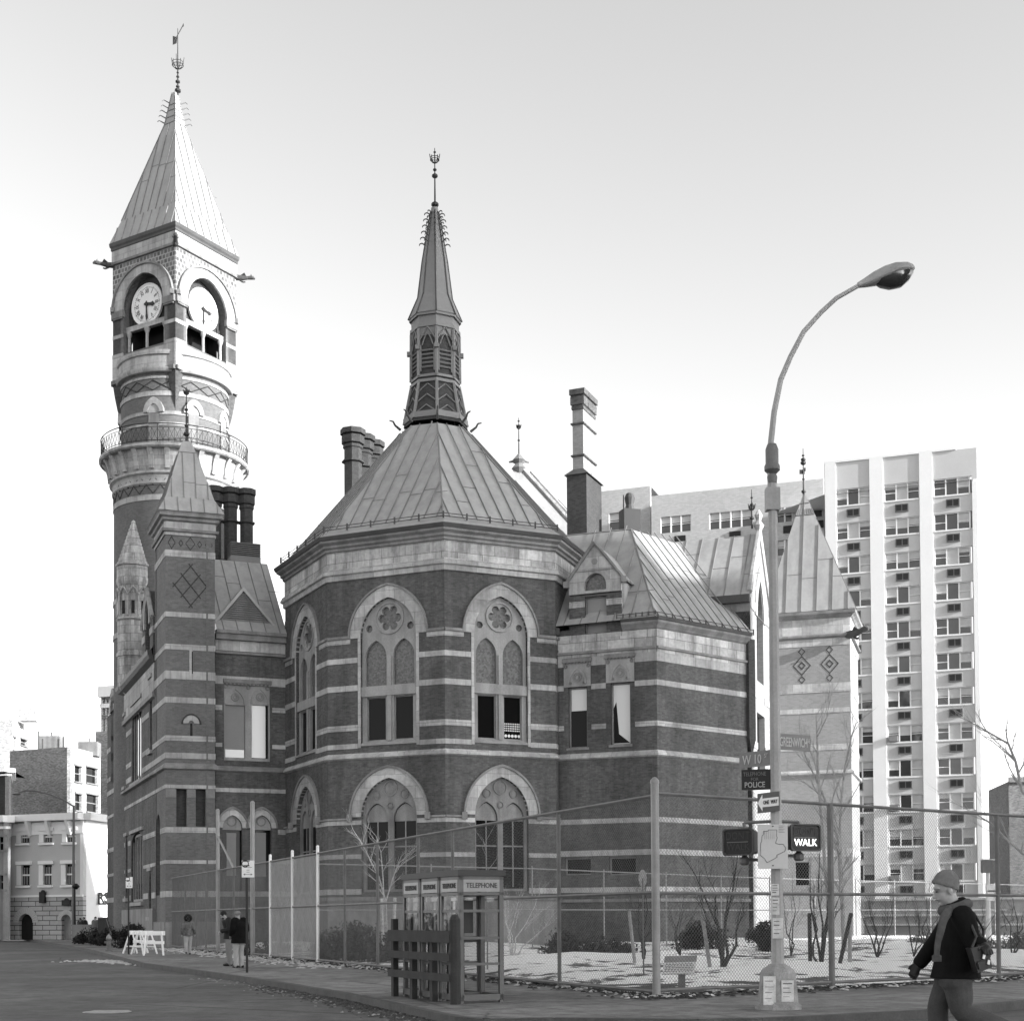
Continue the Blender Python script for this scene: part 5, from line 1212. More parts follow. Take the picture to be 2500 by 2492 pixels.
scatter('pavement_snow', [G0+fl*(50-k*4)+V((-.5, -.4, .0)) for k in range(9)], 900, .45, (.03, .12), MATS['old_snow'], 'thin crusts of trodden snow on the pavement beside the fence', 'snow')
sn = MB()
for pts in ([(220, 2339), (345, 2347), (470, 2341), (460, 2351), (345, 2357), (220, 2349)],):
    pass
mh = MB(); c = onh(262, 2469, -.126); mh.lathe(V((c.x, c.y, -.126)), [(.40, 0), (.40, .004), (.34, .008), (.33, .003), (.0, .004)], 24)
for k in range(-3, 4): mh.box(V((c.x-.3, c.y+k*.085-.015, -.124)), V((.6, 0, 0)), V((0, .03, 0)), V((0, 0, .012)))
tag(mh.build('manhole_cover', mat('worn_iron', .30, .5, var=.3)), 'round worn manhole cover set in the road', 'manhole cover')
# ---- fences
def chainlink(mb, P, Q, h0, h1, sp, r):
    P, Q = V((P.x, P.y, 0)), V((Q.x, Q.y, 0)); L_ = (Q-P).length; U_ = (Q-P)/L_; n_ = V((U_.y, -U_.x, 0))*r; Hh = h1-h0; k = -Hh
    while k < L_:
        for s in (1, -1):
            a = (k, 0) if s > 0 else (k, Hh); b_ = (k+Hh, Hh) if s > 0 else (k+Hh, 0)
            (x0, y0), (x1, y1) = a, b_
            if x0 < 0: y0 += (0-x0)*(y1-y0)/(x1-x0); x0 = 0
            if x1 > L_: y1 -= (x1-L_)*(y1-y0)/(x1-x0); x1 = L_
            if x1-x0 > .02:
                p = P+U_*x0+V((0, 0, h0+y0)); q = P+U_*x1+V((0, 0, h0+y1)); w_ = V((-(q-p).z*U_.x, -(q-p).z*U_.y, (q-p).dot(U_))).normalized()*r
                i = len(mb.v)
                A_ = [p+w_, p-n_, p-w_, p+n_]; B_ = [q+w_, q-n_, q-w_, q+n_]
                mb.v += [tuple(v) for v in A_+B_]
                for j in range(4): mb.f.append((i+j, i+(j+1) % 4, i+4+(j+1) % 4, i+4+j)); mb.uv.append([(0, 0)]*4)
        k += sp
def rails(mb, P, Q, hs, r):
    for h in hs: mb.tube(V((P.x, P.y, h)), V((Q.x, Q.y, h)), r, n=6)
FH_ = 3.62
fe = empty('chain_link_fence', G0, 'tall chain link fence of pipe posts round the snowy garden corner', 'fence')
r = MB(); rails(r, G0, Fl, (FH_-.1, 1.83, .1), .035); r.build('fence_rail', STEELD, fe)
r = MB(); rails(r, G0, Fr, (FH_-.06, 1.82, .12), .035); r.build('fence_rail', STEELD, fe)
r = MB(); r.tube(G0, G0+V((0, 0, FH_+.12)), .072, n=14); r.lathe(G0+V((0, 0, FH_+.12)), [(.082, 0), (.075, .05), (.03, .1), (.0, .11)], 12); r.build('corner_post', STEEL, fe, True)
lp = [(1365, 1), (1106, 1), (1022, 1), (922, 1), (842, 1), (776, 2), (714, 2), (660, 2), (617, 3), (571, 1), (532, 3), (503, 1), (479, 1), (452, 1), (409, 2)]
for x, k in lp:
    # intersection of the fence line with the vertical plane through pixel x
    d = ray(x, 2240); s_ = (G0.x*d.y-G0.y*d.x)/(fl.y*d.x-fl.x*d.y); p = G0+fl*s_
    if s_ < 0 or s_ > 53: continue
    hh = {1: FH_-.12, 2: FH_+.12, 3: 6.1 if x < 560 else 5.9}[k]; rr = {1: .04, 2: .05, 3: .085}[k]
    r = MB(); r.tube(p, p+V((0, 0, hh)), rr, n=8); r.lathe(p+V((0, 0, hh)), [(rr*1.1, 0), (rr*.6, rr*.8), (0, rr)], 8); r.build('fence_post', (WHITE if k == 2 and x > 500 else STEEL) if k != 1 else STEELD, fe, True)
    if x == 532: gp1 = p
    if x == 571: gp2 = p
for d_ in (4.55, 9.9, 15.5, 21): 
    p = G0+frd*d_; r = MB(); r.tube(p, p+V((0, 0, FH_-.06)), .06 if d_ < 9 else .05, n=8); r.build('fence_post', STEELD, fe, True)
r = MB(); r.tube(gp1+V((0, 0, 5.0)), gp2+V((0, 0, 3.5)), .05, n=6); r.build('brace', STEEL, fe)
r = MB(); chainlink(r, G0, Fl, .08, FH_-.1, .075, .0028); r.build('wire_mesh', STEELD, fe)
r = MB(); chainlink(r, G0, G0+frd*17, .08, FH_-.06, .075, .0032); r.build('wire_mesh', STEELD, fe)
# denser, paler wire added to paint the sun glint on the left side
def onfence(x): d = ray(x, 2240); s_ = (G0.x*d.y-G0.y*d.x)/(fl.y*d.x-fl.x*d.y); return G0+fl*s_
r = MB(); chainlink(r, onfence(775), onfence(660), .1, FH_-.15, .055, .0032); r.build('glint_mesh', mat('sunlit_wire', .42, .4, .2), fe)
# inner fence
F2 = [onh(776, 2340, 0), at(1300, 2240, 56.8), at(1880, 2240, 73.5), at(2500, 2240, 94.6)]; F2 = [V((p.x, p.y, 0)) for p in F2]
fi = empty('inner_fence', F2[0], 'lower pale chain link fence across the middle of the garden', 'fence')
for a, b in zip(F2[:-1], F2[1:]):
    r = MB(); rails(r, a, b, (3.35, 1.72), .028); r.build('fence_rail', STEEL, fi)
    n = max(2, int((b-a).length/4.2))
    for k in range(n): p = a.lerp(b, k/n); r = MB(); r.tube(p, p+V((0, 0, 3.45)), .035, n=6); r.build('fence_post', STEEL, fi)
# ================================================================ lamp post with signs
LB = onh(1900, 2462, 0); LZ = LB.y
lamp = empty('street_lamp', LB, 'tall grey street lamp with a curved arm and a sticker covered base', 'street lamp')
PAINT = mat('grey_pole_paint', .34, .5, .1, var=.2, scale=2, streak=.2)
def LP(x, y, dz=0): return at(x, y, LZ+dz)
ltop = LP(1866, 1180).z
r = MB(); 
def octp(c, w_): return [V((c.x+w_*math.cos(PI/8+PI/4*i), c.y+w_*math.sin(PI/8+PI/4*i), c.z)) for i in range(8)]
Bz = lambda z: V((LB.x, LB.y, z))
r.rings([octp(Bz(0), .36), octp(Bz(.06), .36), octp(Bz(.1), .31), octp(Bz(.55), .27), octp(Bz(.6), .24), octp(Bz(.68), .12)], cap1=True); r.build('base', mat('lamp_base_paint', .26, .6, 0, var=.45, scale=4), lamp)
r = MB(); r.rings([octp(Bz(.6), .098), octp(Bz(2.3), .088), octp(Bz(ltop), .066)], cap1=True); r.build('pole', PAINT, lamp)
arm = [(1882, 1200), (1881, 1150), (1881, 1090), (1890, 1006), (1906, 927), (1930, 871), (1962, 810), (2004, 763), (2042, 728), (2095, 698)]
bx = LB.x-at(1866, 1180, LZ).x   # straighten the lean
def LQ(x, y):
    p = at(x, y, LZ); return p
pts = [LQ(x, y) for x, y in arm]
r = MB(); r.path(pts, [.05, .05, .047, .044, .042, .04, .038, .036, .035, .034], 8); r.tube(pts[0], pts[0]-V((0, 0, .25)), .07, n=8)
r.cbox(Bz(ltop-.42), .21, .17, .34); r.tube(Bz(ltop-.25), pts[0], .05, n=6); r.build('arm', PAINT, lamp, True)
r = MB(); r.lathe(Bz(ltop), [(.07, 0), (.08, .1), (.06, .14), (.12, .2), (.12, .26), (.1, .3), (.1, .52), (.07, .6), (0, .63)], 12); r.build('pole_cap', STEELD, lamp, True)
hc, hu_ = LQ(2095, 698), (LQ(2233, 655)-LQ(2095, 698)); hl = hu_.length; hu_.normalize(); hs_ = V((0, 1, 0)); hn_ = hs_.cross(hu_)*-1
hn_ = hn_ if hn_.z > 0 else -hn_
rg = []
for f, w_, up, dn in ((0, .05, .05, .05), (.12, .07, .08, .09), (.3, .13, .13, .12), (.5, .19, .16, .12), (.7, .2, .16, .10), (.88, .15, .12, .08), (.97, .08, .07, .05), (1.0, .02, .02, .02)):
    c = hc+hu_*hl*f; rg.append([c+hs_*w_*math.cos(2*PI*i/16)+hn_*(up if math.sin(2*PI*i/16) > 0 else dn*.6)*math.sin(2*PI*i/16) for i in range(16)])
r = MB(); r.rings(rg, cap0=True, cap1=True); lh = r.build('lamp_head', PAINT, lamp, True)
rg = []
for f, w_, dn in ((.28, .05, .06), (.36, .13, .13), (.5, .17, .2), (.68, .18, .22), (.84, .14, .16), (.95, .05, .07)):
    c = hc+hu_*hl*f; rg.append([c+hs_*w_*math.cos(2*PI*i/16)+hn_*(.02 if math.sin(2*PI*i/16) > 0 else dn)*math.sin(2*PI*i/16) for i in range(16)])
r = MB(); r.rings(rg, cap0=True, cap1=True); r.build('lamp_lens', glassmat('lamp_lens', .03, .15, .7, .5), lh, True)
r = MB(); k = 0
for x0, y0, x1, y1 in ((1883, 2157, 1902, 2185), (1884, 2190, 1903, 2232), (1886, 2240, 1912, 2290), (1864, 2382, 1894, 2452), (1908, 2392, 1938, 2444)):
    dz = -.105 if y0 < 2300 else -.285; p = [LP(x, y, dz) for x, y in ((x0, y1), (x1, y1), (x1, y0), (x0, y0))]
    r = MB(); r.prism(p, V((0, .008, 0))); st = r.build('sticker', mat('paper_poster', .55, .8, var=.35, scale=6), lamp); t = MB()
    for j in range(4):
        a, b = p[3].lerp(p[0], .18+.2*j), p[2].lerp(p[1], .18+.2*j); a, b = a.lerp(b, .12), a.lerp(b, random.uniform(.6, .88)); t.box(a-V((0, .004, 0)), b-a, V((0, .003, 0)), V((0, 0, random.uniform(.006, .02))))
    t.build('printing', STEELD, st)
def plaque(name, quadpts, m, label, cat, thick=.02, group=None):
    o = empty(name, quadpts[0], label, cat, group); r = MB(); n = (quadpts[1]-quadpts[0]).cross(quadpts[3]-quadpts[0]).normalized(); r.prism(quadpts, -n*thick); r.build('sign_panel', m, o); return o, n
SB = LB.z
def flat(u0, du, z0, z1, dirv, off=0.0):
    """vertical rectangle starting at distance u0 along dirv from the pole axis"""
    d = V(dirv).normalized(); a = V((LB.x, LB.y, 0))+d*u0+V((0, off, 0)); b = a+d*du
    if proj(a)[0] > proj(b)[0]: a, b = b, a
    return [V((a.x, a.y, z0)), V((b.x, b.y, z0)), V((b.x, b.y, z1)), V((a.x, a.y, z1))]
def zat(y, dz=0): return at(1890, y, LZ+dz).z
SG = mat('street_sign_enamel', .17, .5, var=.12); SGL = mat('sign_legend', .45, .6)
def onsign(q, fx, fy, n, d=.004):
    return q[0].lerp(q[1], fx)+(q[3]-q[0])*fy+n*d
gdir = V((.80, .42, 0)); q = flat(.1, .58, zat(1828), zat(1789), gdir)
o, n = plaque('street_name_sign', q, SG, 'street sign reading Greenwich Ave on the lamp pole', 'street sign'); U_ = (q[1]-q[0])
text_mesh('lettering', 'GREENWICH', SGL, onsign(q, .43, .46, n), U_, (0, 0, 1), .2, o, sx=.46, bold=.01); text_mesh('lettering', 'AVE', SGL, onsign(q, .91, .62, n), U_, (0, 0, 1), .09, o, sx=.5)
wd = V((-.55, .62, 0)); q = flat(.1, .60, zat(1866), zat(1828), wd)
o, n = plaque('street_name_sign', q, SG, 'street sign reading W 10 St on the lamp pole', 'street sign'); U_ = (q[1]-q[0])
text_mesh('lettering', 'W 10', SGL, onsign(q, .42, .46, n), U_, (0, 0, 1), .2, o, sx=.8, bold=.01); text_mesh('lettering', 'ST', SGL, onsign(q, .88, .64, n), U_, (0, 0, 1), .09, o, sx=.8)
q = flat(.12, .40, zat(1925), zat(1876), V((-.8, .25, 0)), -.02)
o, n = plaque('police_telephone_sign', q, BLACK, 'black sign box reading telephone for police beside the pole', 'sign', .12); U_ = (q[1]-q[0])
LT = mat('sign_letter_grey', .30, .6); text_mesh('lettering', 'POLICE', LT, onsign(q, .5, .22, n), U_, (0, 0, 1), .12, o, sx=.8, bold=.01); text_mesh('lettering', 'TELEPHONE', mat('sign_letter_dim', .12), onsign(q, .5, .76, n), U_, (0, 0, 1), .085, o, sx=.75); text_mesh('lettering', 'FOR', MATS['sign_letter_dim'], onsign(q, .5, .5, n), U_, (0, 0, 1), .07, o, sx=.9)
r = MB(); a = onsign(q, 1, 0, n, 0); r.box(a, U_.normalized()*.05, V((0, .12, 0)), V((0, 0, .3))); r.build('sign_bracket', BLACK, o)
# one way arrow: hangs in front of the pole, turned away to the left
a = at(1849, 1968, LZ+.05); b = at(1903, 1960, LZ-.16); zl0, zl1 = zat(1984), zat(1936)
q = [V((a.x, a.y, zl0)), V((b.x, b.y, zl0+.02)), V((b.x, b.y, zl1+.02)), V((a.x, a.y, zl1))]
o, n = plaque('one_way_sign', q, mat('one_way_dark', .10, .5), 'one way sign with a white arrow pointing left', 'traffic sign'); U_ = (q[1]-q[0])
w_ = U_.length; hh = zl1-zl0; Uh = U_.normalized(); r = MB()
ap = [(.02, .5), (.24, .92), (.24, .72), (.97, .72), (.97, .28), (.24, .28), (.24, .08)]
P_ = [q[0]+Uh*(u*w_)+V((0, 0, v*hh))+n*.004 for u, v in ap]; r.prism(P_, n*.003); r.build('arrow', SIGNW, o); text_mesh('lettering', 'ONE  WAY', BLACK, q[0]+Uh*w_*.60+V((0, 0, hh*.5))+n*.011, U_, (0, 0, 1), .085, o, sx=.55, bold=.004)
# don't walk signals
def signal(name, xc, yc, rot, label, lit, dzz):
    c = at(xc, yc, LZ+dzz); f = V((math.sin(rot), -math.cos(rot), 0)); s = V((math.cos(rot), math.sin(rot), 0)); o = empty(name, c, label, 'pedestrian signal', 'pedestrian signals on the lamp post')
    w_, h_, d_ = .235, .185, .34; r = MB()
    def rr(w2, h2, y): return [c+s*x+V((0, 0, z))+f*y for x, z in ((-w2+.03, -h2), (w2-.03, -h2), (w2, -h2+.03), (w2, h2-.03), (w2-.03, h2), (-w2+.03, h2), (-w2, h2-.03), (-w2, -h2+.03))]
    r.rings([rr(w_*.8, h_*.85, -d_), rr(w_*.95, h_*.97, -d_*.6), rr(w_, h_, -.03), rr(w_+.02, h_+.02, -.02), rr(w_+.02, h_+.02, .03), rr(w_, h_, .03), rr(w_*.97, h_*.96, .0)], cap0=True, cap1=True); r.build('housing', mat('signal_housing', .05, .5), o)
    r = MB(); r.prism(rr(w_*.96, h_*.94, .003), f*.006); r.build('face', BLACK, o)
    text_mesh('lettering', "DON'T", mat('unlit_letter', .05), c+f*.011+V((0, 0, h_*.48)), s, (0, 0, 1), .17, o, sx=.78)
    if lit:
        m_, t_, b_ = nodes('lit_letter', .5); b_.inputs['Emission Color'].default_value = (1, 1, 1, 1); b_.inputs['Emission Strength'].default_value = 1.0; b_.inputs['Base Color'].default_value = (.8,)*3+(1,)
    else: m_ = MATS['unlit_letter']
    text_mesh('lettering', 'WALK', m_, c+f*.011-V((0, 0, h_*.42)), s, (0, 0, 1), .15, o, sx=.9, bold=.0)
    r = MB(); r.box(c-s*w_*.8+f*.01-V((0, 0, .006)), s*w_*1.5, f*.006, V((0, 0, .012))); r.build('divider', STEELD, o)
    r = MB(); r.lathe(c-f*.2-V((0, 0, h_+.16)), [(.05, 0), (.08, .03), (.08, .1), (.04, .14), (.04, .2)], 8); p0 = c-f*.2+V((0, 0, h_)); r.tube(p0, V((p0.x, p0.y, zat(2006))), .03, n=6)
    r.tube(V((p0.x, p0.y, zat(2006))), V((LB.x, LB.y, zat(2004))), .028, n=6); r.tube(c-f*.2-V((0, 0, h_+.08)), V((LB.x, LB.y, c.z-h_-.08)), .028, n=6); r.build('bracket', STEELD, o, True)
signal('pedestrian_signal', 1966, 2044, .32, 'pedestrian signal right of the pole with WALK lit', True, -.12)
signal('pedestrian_signal', 1803, 2055, -.62, 'unlit pedestrian signal box left of the pole', False, -.02)
q = [at(x, y, LZ-.24) for x, y in ((1851, 2120), (1924, 2118), (1923, 2010), (1850, 2012))]; q[1].z = q[0].z; q[2].z = q[3].z; q[2].x = q[1].x; q[3].x = q[0].x
o, n = plaque('route_map_sign', q, mat('map_sign', .46, .6, var=.05), 'pale map sign with a thin outline strapped to the pole', 'sign')
ol = [(417, 1322), (470, 1325), (475, 1308), (575, 1308), (572, 1385), (582, 1400), (560, 1470), (600, 1482), (655, 1482), (685, 1530), (672, 1568), (575, 1612), (580, 1640), (455, 1705), (430, 1655), (375, 1615), (382, 1460), (392, 1455), (398, 1380), (417, 1365)]
L_ = [at(1780+x/4.94, 1760+y/4.94, LZ-.246) for x, y in ol]; r = MB()
for a, b in zip(L_, L_[1:]+L_[:1]): r.tube(a, b, .0035, n=4)
for k in range(5): a = at(1901, 2015+k*4, LZ-.245); r.tube(a, a+V((.09-.02*(k % 2), 0, 0)), .003, n=3)
for k in range(6): a = at(1867+k*4.5, 2028, LZ-.245); r.tube(a, a-V((0, 0, .12)), .0015, n=3)
r.build('map_line', STEELD, o)
for y in (2016, 2112): r = MB(); p = at(1887, y, LZ-.25); r.lathe(p, [(.008, -.008), (.012, 0), (.008, .008)], 8); r.build('bolt', BLACK, o)
# ================================================================ telephone booths
ALU = mat('aluminium', .10, .5, .1, var=.15, scale=5); CG = clearglass()
b0 = onh(1124, 2449, 0); bs = V((-.42, .908, 0)); be = V((.908, .42, 0)); BWd, BL, BHt = .80, .90, 2.2
sgn = mat('booth_sign_glass', .24, .4, var=.12, scale=5)
for k in range(3):
    o_ = b0+bs*(BL*k); o = empty('telephone_booth', o_, ('nearest glass telephone booth with TELEPHONE over its open end', 'middle glass telephone booth in the row of three', 'farthest glass telephone booth in the row of three')[k], 'telephone booth', 'row of three telephone booths')
    c00, c10, c11, c01 = o_+bs*.02, o_+bs*.02+be*BWd, o_+bs*(BL-.02)+be*BWd, o_+bs*(BL-.02); t_ = .075
    r = MB()
    for c, dx, dy in ((c00, 1, 1), (c10, -1, 1), (c11, -1, -1), (c01, 1, -1)): r.box(c, be*t_*dx, bs*t_*dy, V((0, 0, BHt-.1)))
    for a, b, nn in ((c00, c10, bs), (c00, c01, be), (c10, c11, -be), (c01, c11, -bs)):
        d = (b-a)
        for h, w_ in ((.04, .1), (2.0-.22, .05), (BHt-.16, .06)): r.box(a+V((0, 0, h)), d, nn*.045, V((0, 0, w_)))
    for a, d, nn in ((c00, c10-c00, bs), (c00, c01-c00, be)):
        for h in (.62, 1.05, 1.5): r.box(a+nn*.01+V((0, 0, h)), d, nn*.03, V((0, 0, .045)))
    r.build('booth_frame', ALU, o)
    r = MB(); r.box(c00-be*.03-bs*.03+V((0, 0, BHt-.1)), be*(BWd+.06), bs*(BL+.02), V((0, 0, .1))); r.build('booth_roof', mat('booth_roof', .04, .6), o)
    r = MB(); 
    for a, d, nn in ((c00+be*t_, be*(BWd-2*t_), bs), (c00+bs*t_, bs*(BL-.04-2*t_), be)):
        r.box(a+V((0, 0, BHt-.36))-nn*.004, d, nn*.03, V((0, 0, .2)))
    sg_ = r.build('sign_panel', sgn, o)
    text_mesh('lettering', 'TELEPHONE', mat('booth_letter', .06), c00+be*BWd/2-bs*.008+V((0, 0, BHt-.26)), be, (0, 0, 1), .12, sg_, sx=.86, bold=.01)
    text_mesh('lettering', 'TELEPHONE', MATS['booth_letter'], c00+bs*(BL-.04)/2-be*.008+V((0, 0, BHt-.26)), -bs, (0, 0, 1), .12, sg_, sx=.9, bold=.01)
    r = MB(); r.face([c00+be*.02+bs*t_+V((0, 0, .14)), c01+be*.02-bs*t_+V((0, 0, .14)), c01+be*.02-bs*t_+V((0, 0, 1.8)), c00+be*.02+bs*t_+V((0, 0, 1.8))])
    r.face([c10-be*.02+bs*t_+V((0, 0, .14)), c11-be*.02-bs*t_+V((0, 0, .14)), c11-be*.02-bs*t_+V((0, 0, 1.8)), c10-be*.02+bs*t_+V((0, 0, 1.8))])
    if k == 9: r.face([c00+bs*.02+be*t_+V((0, 0, .14)), c10+bs*.02-be*t_+V((0, 0, .14)), c10+bs*.02-be*t_+V((0, 0, 1.8)), c00+bs*.02+be*t_+V((0, 0, 1.8))])
    r.build('booth_glass', CG, o)
    r = MB(); cc_ = c01.lerp(c11, .42)-bs*.1; r.box(cc_+V((0, 0, .05)), be*.05, bs*.08, V((0, 0, 1.95))); r.box(cc_-be*.22+V((0, 0, .05)), be*.05, bs*.08, V((0, 0, 1.95))); r.build('inner_post', STEELD, o)
    r = MB(); r.cbox(cc_-bs*.12+be*.02+V((0, 0, 1.15)), .26, .16, .55, .43); r.cbox(cc_-bs*.14+V((0, 0, 1.0)), .4, .3, .04, .43); r.tube(cc_-bs*.2-be*.1+V((0, 0, 1.35)), cc_-bs*.2-be*.1+V((0, 0, 1.6)), .03, n=6); r.build('telephone', BLACK, o)
gr_ = empty('wooden_guard_rail', b0-be*.12, 'dark wooden guard rail of posts and planks beside the booths', 'guard rail'); WD = mat('dark_timber', .035, .8, var=.3, scale=3)
gb = b0-be*.14-bs*.12
for k in range(4):
    p = gb+bs*(.95*k); r = MB(); h = 1.42 if k in (0, 3) else 1.12
    if k == 0: r.lathe(p, [(.09, -.1), (.09, 1.38), (.05, 1.46), (0, 1.47)], 10)
    else: r.cbox(p+V((0, 0, -.02)), .1, .12, h, .43)
    r.build('post', WD, gr_)
for h in (.36, .70, 1.0):
    r = MB(); r.box(gb-be*.1+V((0, 0, h)), bs*2.95, be*.045, V((0, 0, .13 if h < 1 else .2))); r.build('plank', WD, gr_)
# ================================================================ signs on poles, barricades, hydrant
def parking_sign(x, ytop, ybot, ybase, z, label, hw=.15):
    p = at(x, ybase, z); p.z = 0; o = empty('parking_sign', p, label, 'parking sign'); r = MB(); zt = at(x, ytop, z).z; zb = at(x, ybot, z).z
    r.tube(p, V((p.x, p.y, zb+.1)), .035, n=6); r.build('pole', BLACK, o); r = MB(); r.box(V((p.x-hw*.75, p.y-.06, zb)), V((2*hw, 0, 0)), V((0, .02, 0)), V((0, 0, zt-zb))); sp_ = r.build('sign_panel', SIGNW, o)
    H_ = zt-zb; X0 = p.x-hw*.75; Y0 = p.y-.063
    i_ = [V((X0+hw*.55+math.cos(a)*.075, Y0, zt-H_*.19+math.sin(a)*.075)) for a in [2*PI*j/16 for j in range(16)]]; o_ = [V((X0+hw*.55+math.cos(a)*.1, Y0, zt-H_*.19+math.sin(a)*.1)) for a in [2*PI*j/16 for j in range(16)]]
    r = MB(); r.rings([i_, o_]); r.box(V((X0+.04, Y0, zt-.03)), V((hw*1.0, 0, 0)), V((0, .002, 0)), V((0, 0, .02))); r.box(V((X0+.04, Y0, zt-H_*.34)), V((hw*1.0, 0, 0)), V((0, .002, 0)), V((0, 0, .03))); r.build('prohibition_ring', BLACK, sp_)
    r = MB()
    for k, (f, l) in enumerate(((.42, 1.3), (.58, .5), (.7, .5))): r.box(V((X0+hw-l*hw/2, Y0, zt-H_*f)), V((l*hw, 0, 0)), V((0, .002, 0)), V((0, 0, .012)))
    zz = zt-H_*.84; r.box(V((X0+hw*.4, Y0, zz)), V((hw*1.2, 0, 0)), V((0, .002, 0)), V((0, 0, .012)))
    for s in (-1, 1): c = X0+hw+s*hw*.75; r.face([V((c, Y0, zz+.006)), V((c-s*.05, Y0, zz+.035)), V((c-s*.05, Y0, zz-.023))])
    r.build('marking', STEELD, sp_)
parking_sign(603, 2100, 2141, 2372, 38.0, 'white parking sign on a dark pole beside the standing man', .165)
parking_sign(314, 2140, 2167, 2327, 59.5, 'distant white parking sign behind the white barricades', .14)
def barricade(x, y, rz, label):
    p = onh(x, y, 0); o = empty('barricade', p, label, 'barricade', 'white wooden barricades on the pavement'); ca, sa = math.cos(rz), math.sin(rz); ex = V((ca, sa, 0)); ey = V((-sa, ca, 0)); Z = V((0, 0, 1))
    for e in (-1, 1):
        for s in (-1, 1):
            r = MB(); a = p+ex*e*.38+ey*s*.36; b = p+ex*e*.30+ey*s*.05+Z*.95; r.tube(a, b, .042, n=4); r.build('leg', WHITE, o)
        r = MB(); r.tube(p+ex*e*.36+ey*.27+Z*.3, p+ex*e*.36-ey*.27+Z*.3, .035, n=4); r.build('brace', WHITE, o)
    r = MB(); r.box(p-ex*.45-ey*.06+Z*.80, ex*.9, ey*.03, Z*.17); r.box(p-ex*.42-ey*.2+Z*.45, ex*.84, ey*.03, Z*.12); r.build('plank', WHITE, o)
for x, y, rz, l in ((331, 2326, 1.2, 'leftmost white wooden barricade of the three on the pavement'), (352, 2328, 1.0, 'middle white wooden barricade of the three on the pavement'), (375, 2331, .25, 'rightmost white barricade of the three, turned to face the street')): barricade(x, y, rz, l)
p = onh(266, 2321, 0); hy = empty('fire_hydrant', p, 'small fire hydrant at the kerb left of the barricades', 'fire hydrant')
r = MB(); r.lathe(p, [(.17, 0), (.17, .06), (.12, .08), (.11, .5), (.15, .53), (.15, .57), (.12, .6)], 12); r.build('barrel', STEELD, hy, True); r = MB(); r.lathe(p+V((0, 0, .58)), [(.13, 0), (.12, .08), (.06, .16), (.03, .18), (.03, .23), (0, .23)], 12); r.build('bonnet', STEEL, hy, True)
r = MB(); r.tube(p+V((-.2, 0, .4)), p+V((.2, 0, .4)), .06, n=8); r.tube(p+V((0, -.2, .38)), p+V((0, 0, .38)), .07, n=8); r.build('nozzle', STEELD, hy, True)
# garden notice board, oval sign
a = [at(x, y, 27.2) for x, y in ((1617, 2376), (1696, 2374), (1708, 2333), (1628, 2335))]; a[2].y += .35; a[3].y += .35
nb = empty('garden_notice', V((a[0].x+.3, 27.3, .05)), 'small slanted notice board in the snow behind the fence', 'notice board'); r = MB(); r.prism(a, V((0, .02, -.02))); r.build('sign_panel', mat('notice_white', .6, .6), nb)
n = (a[1]-a[0]).cross(a[3]-a[0]).normalized(); r = MB(); r.prism([a[3].lerp(a[0], .36)+n*.006, a[2].lerp(a[1], .36)+n*.006, a[2]+n*.006, a[3]+n*.006], n*.002); r.build('heading_panel', STEEL, nb)
r = MB()
for k in range(5):
    s0, s1 = a[3].lerp(a[0], .48+k*.1), a[2].lerp(a[1], .48+k*.1); x = .06
    while x < .9: l = random.uniform(.03, .1); r.tube(s0.lerp(s1, x)+n*.008, s0.lerp(s1, min(.94, x+l))+n*.008, .006, n=3); x += l+.025
r.build('writing', BLACK, nb); r = MB(); c = a[0].lerp(a[1], .62); r.cbox(V((c.x, c.y+.12, .0)), .13, .08, c.z, 0); r.build('post', STEELD, nb)
p = at(1569, 2143, 31); ov = empty('oval_sign', V((p.x, p.y, 0)), 'pale oval sign on a thin stem inside the fence', 'sign'); r = MB()
r.prism([p+V((math.cos(q)*.09, 0, math.sin(q)*.19)) for q in [2*PI*k/20 for k in range(20)]], V((0, .02, 0))); r.build('sign_panel', mat('oval_sign', .33, .7, var=.3, scale=8), ov); r = MB(); r.tube(V((p.x+.005, p.y+.01, 0)), p, .018, n=5); r.build('post', STEELD, ov)
# ================================================================ buildings across the avenue (unseen, behind the viewer's right shoulder: shaped to shade the street)
qx = V((SH.y*-1, SH.x, 0)); qx = V((-SH.y, SH.x, 0))        # axis across the sun's direction
def block(name, p0, p1, t0, t1, h, label):
    o = MB(); c = [SH*t+qx*p for t, p in ((t0, p0), (t1, p0), (t1, p1), (t0, p1))]
    o.rings([[V((v.x, v.y, -.1)) for v in c], [V((v.x, v.y, h)) for v in c]], cap1=True); x = o.build(name, brickmat('avenue_brick', .16, .22)); tag(x, label, 'building'); return x
block('apartment_building', 2, 69.6, 112, 140, 92, 'tall brick apartment building across the avenue that shades the street')
block('wing_shade_block', 69.62, 72.4, 112.5, 140, 61, 'narrow brick building beside the tall apartment building across the avenue')  # added and sized so its shadow keeps the wing wall dark
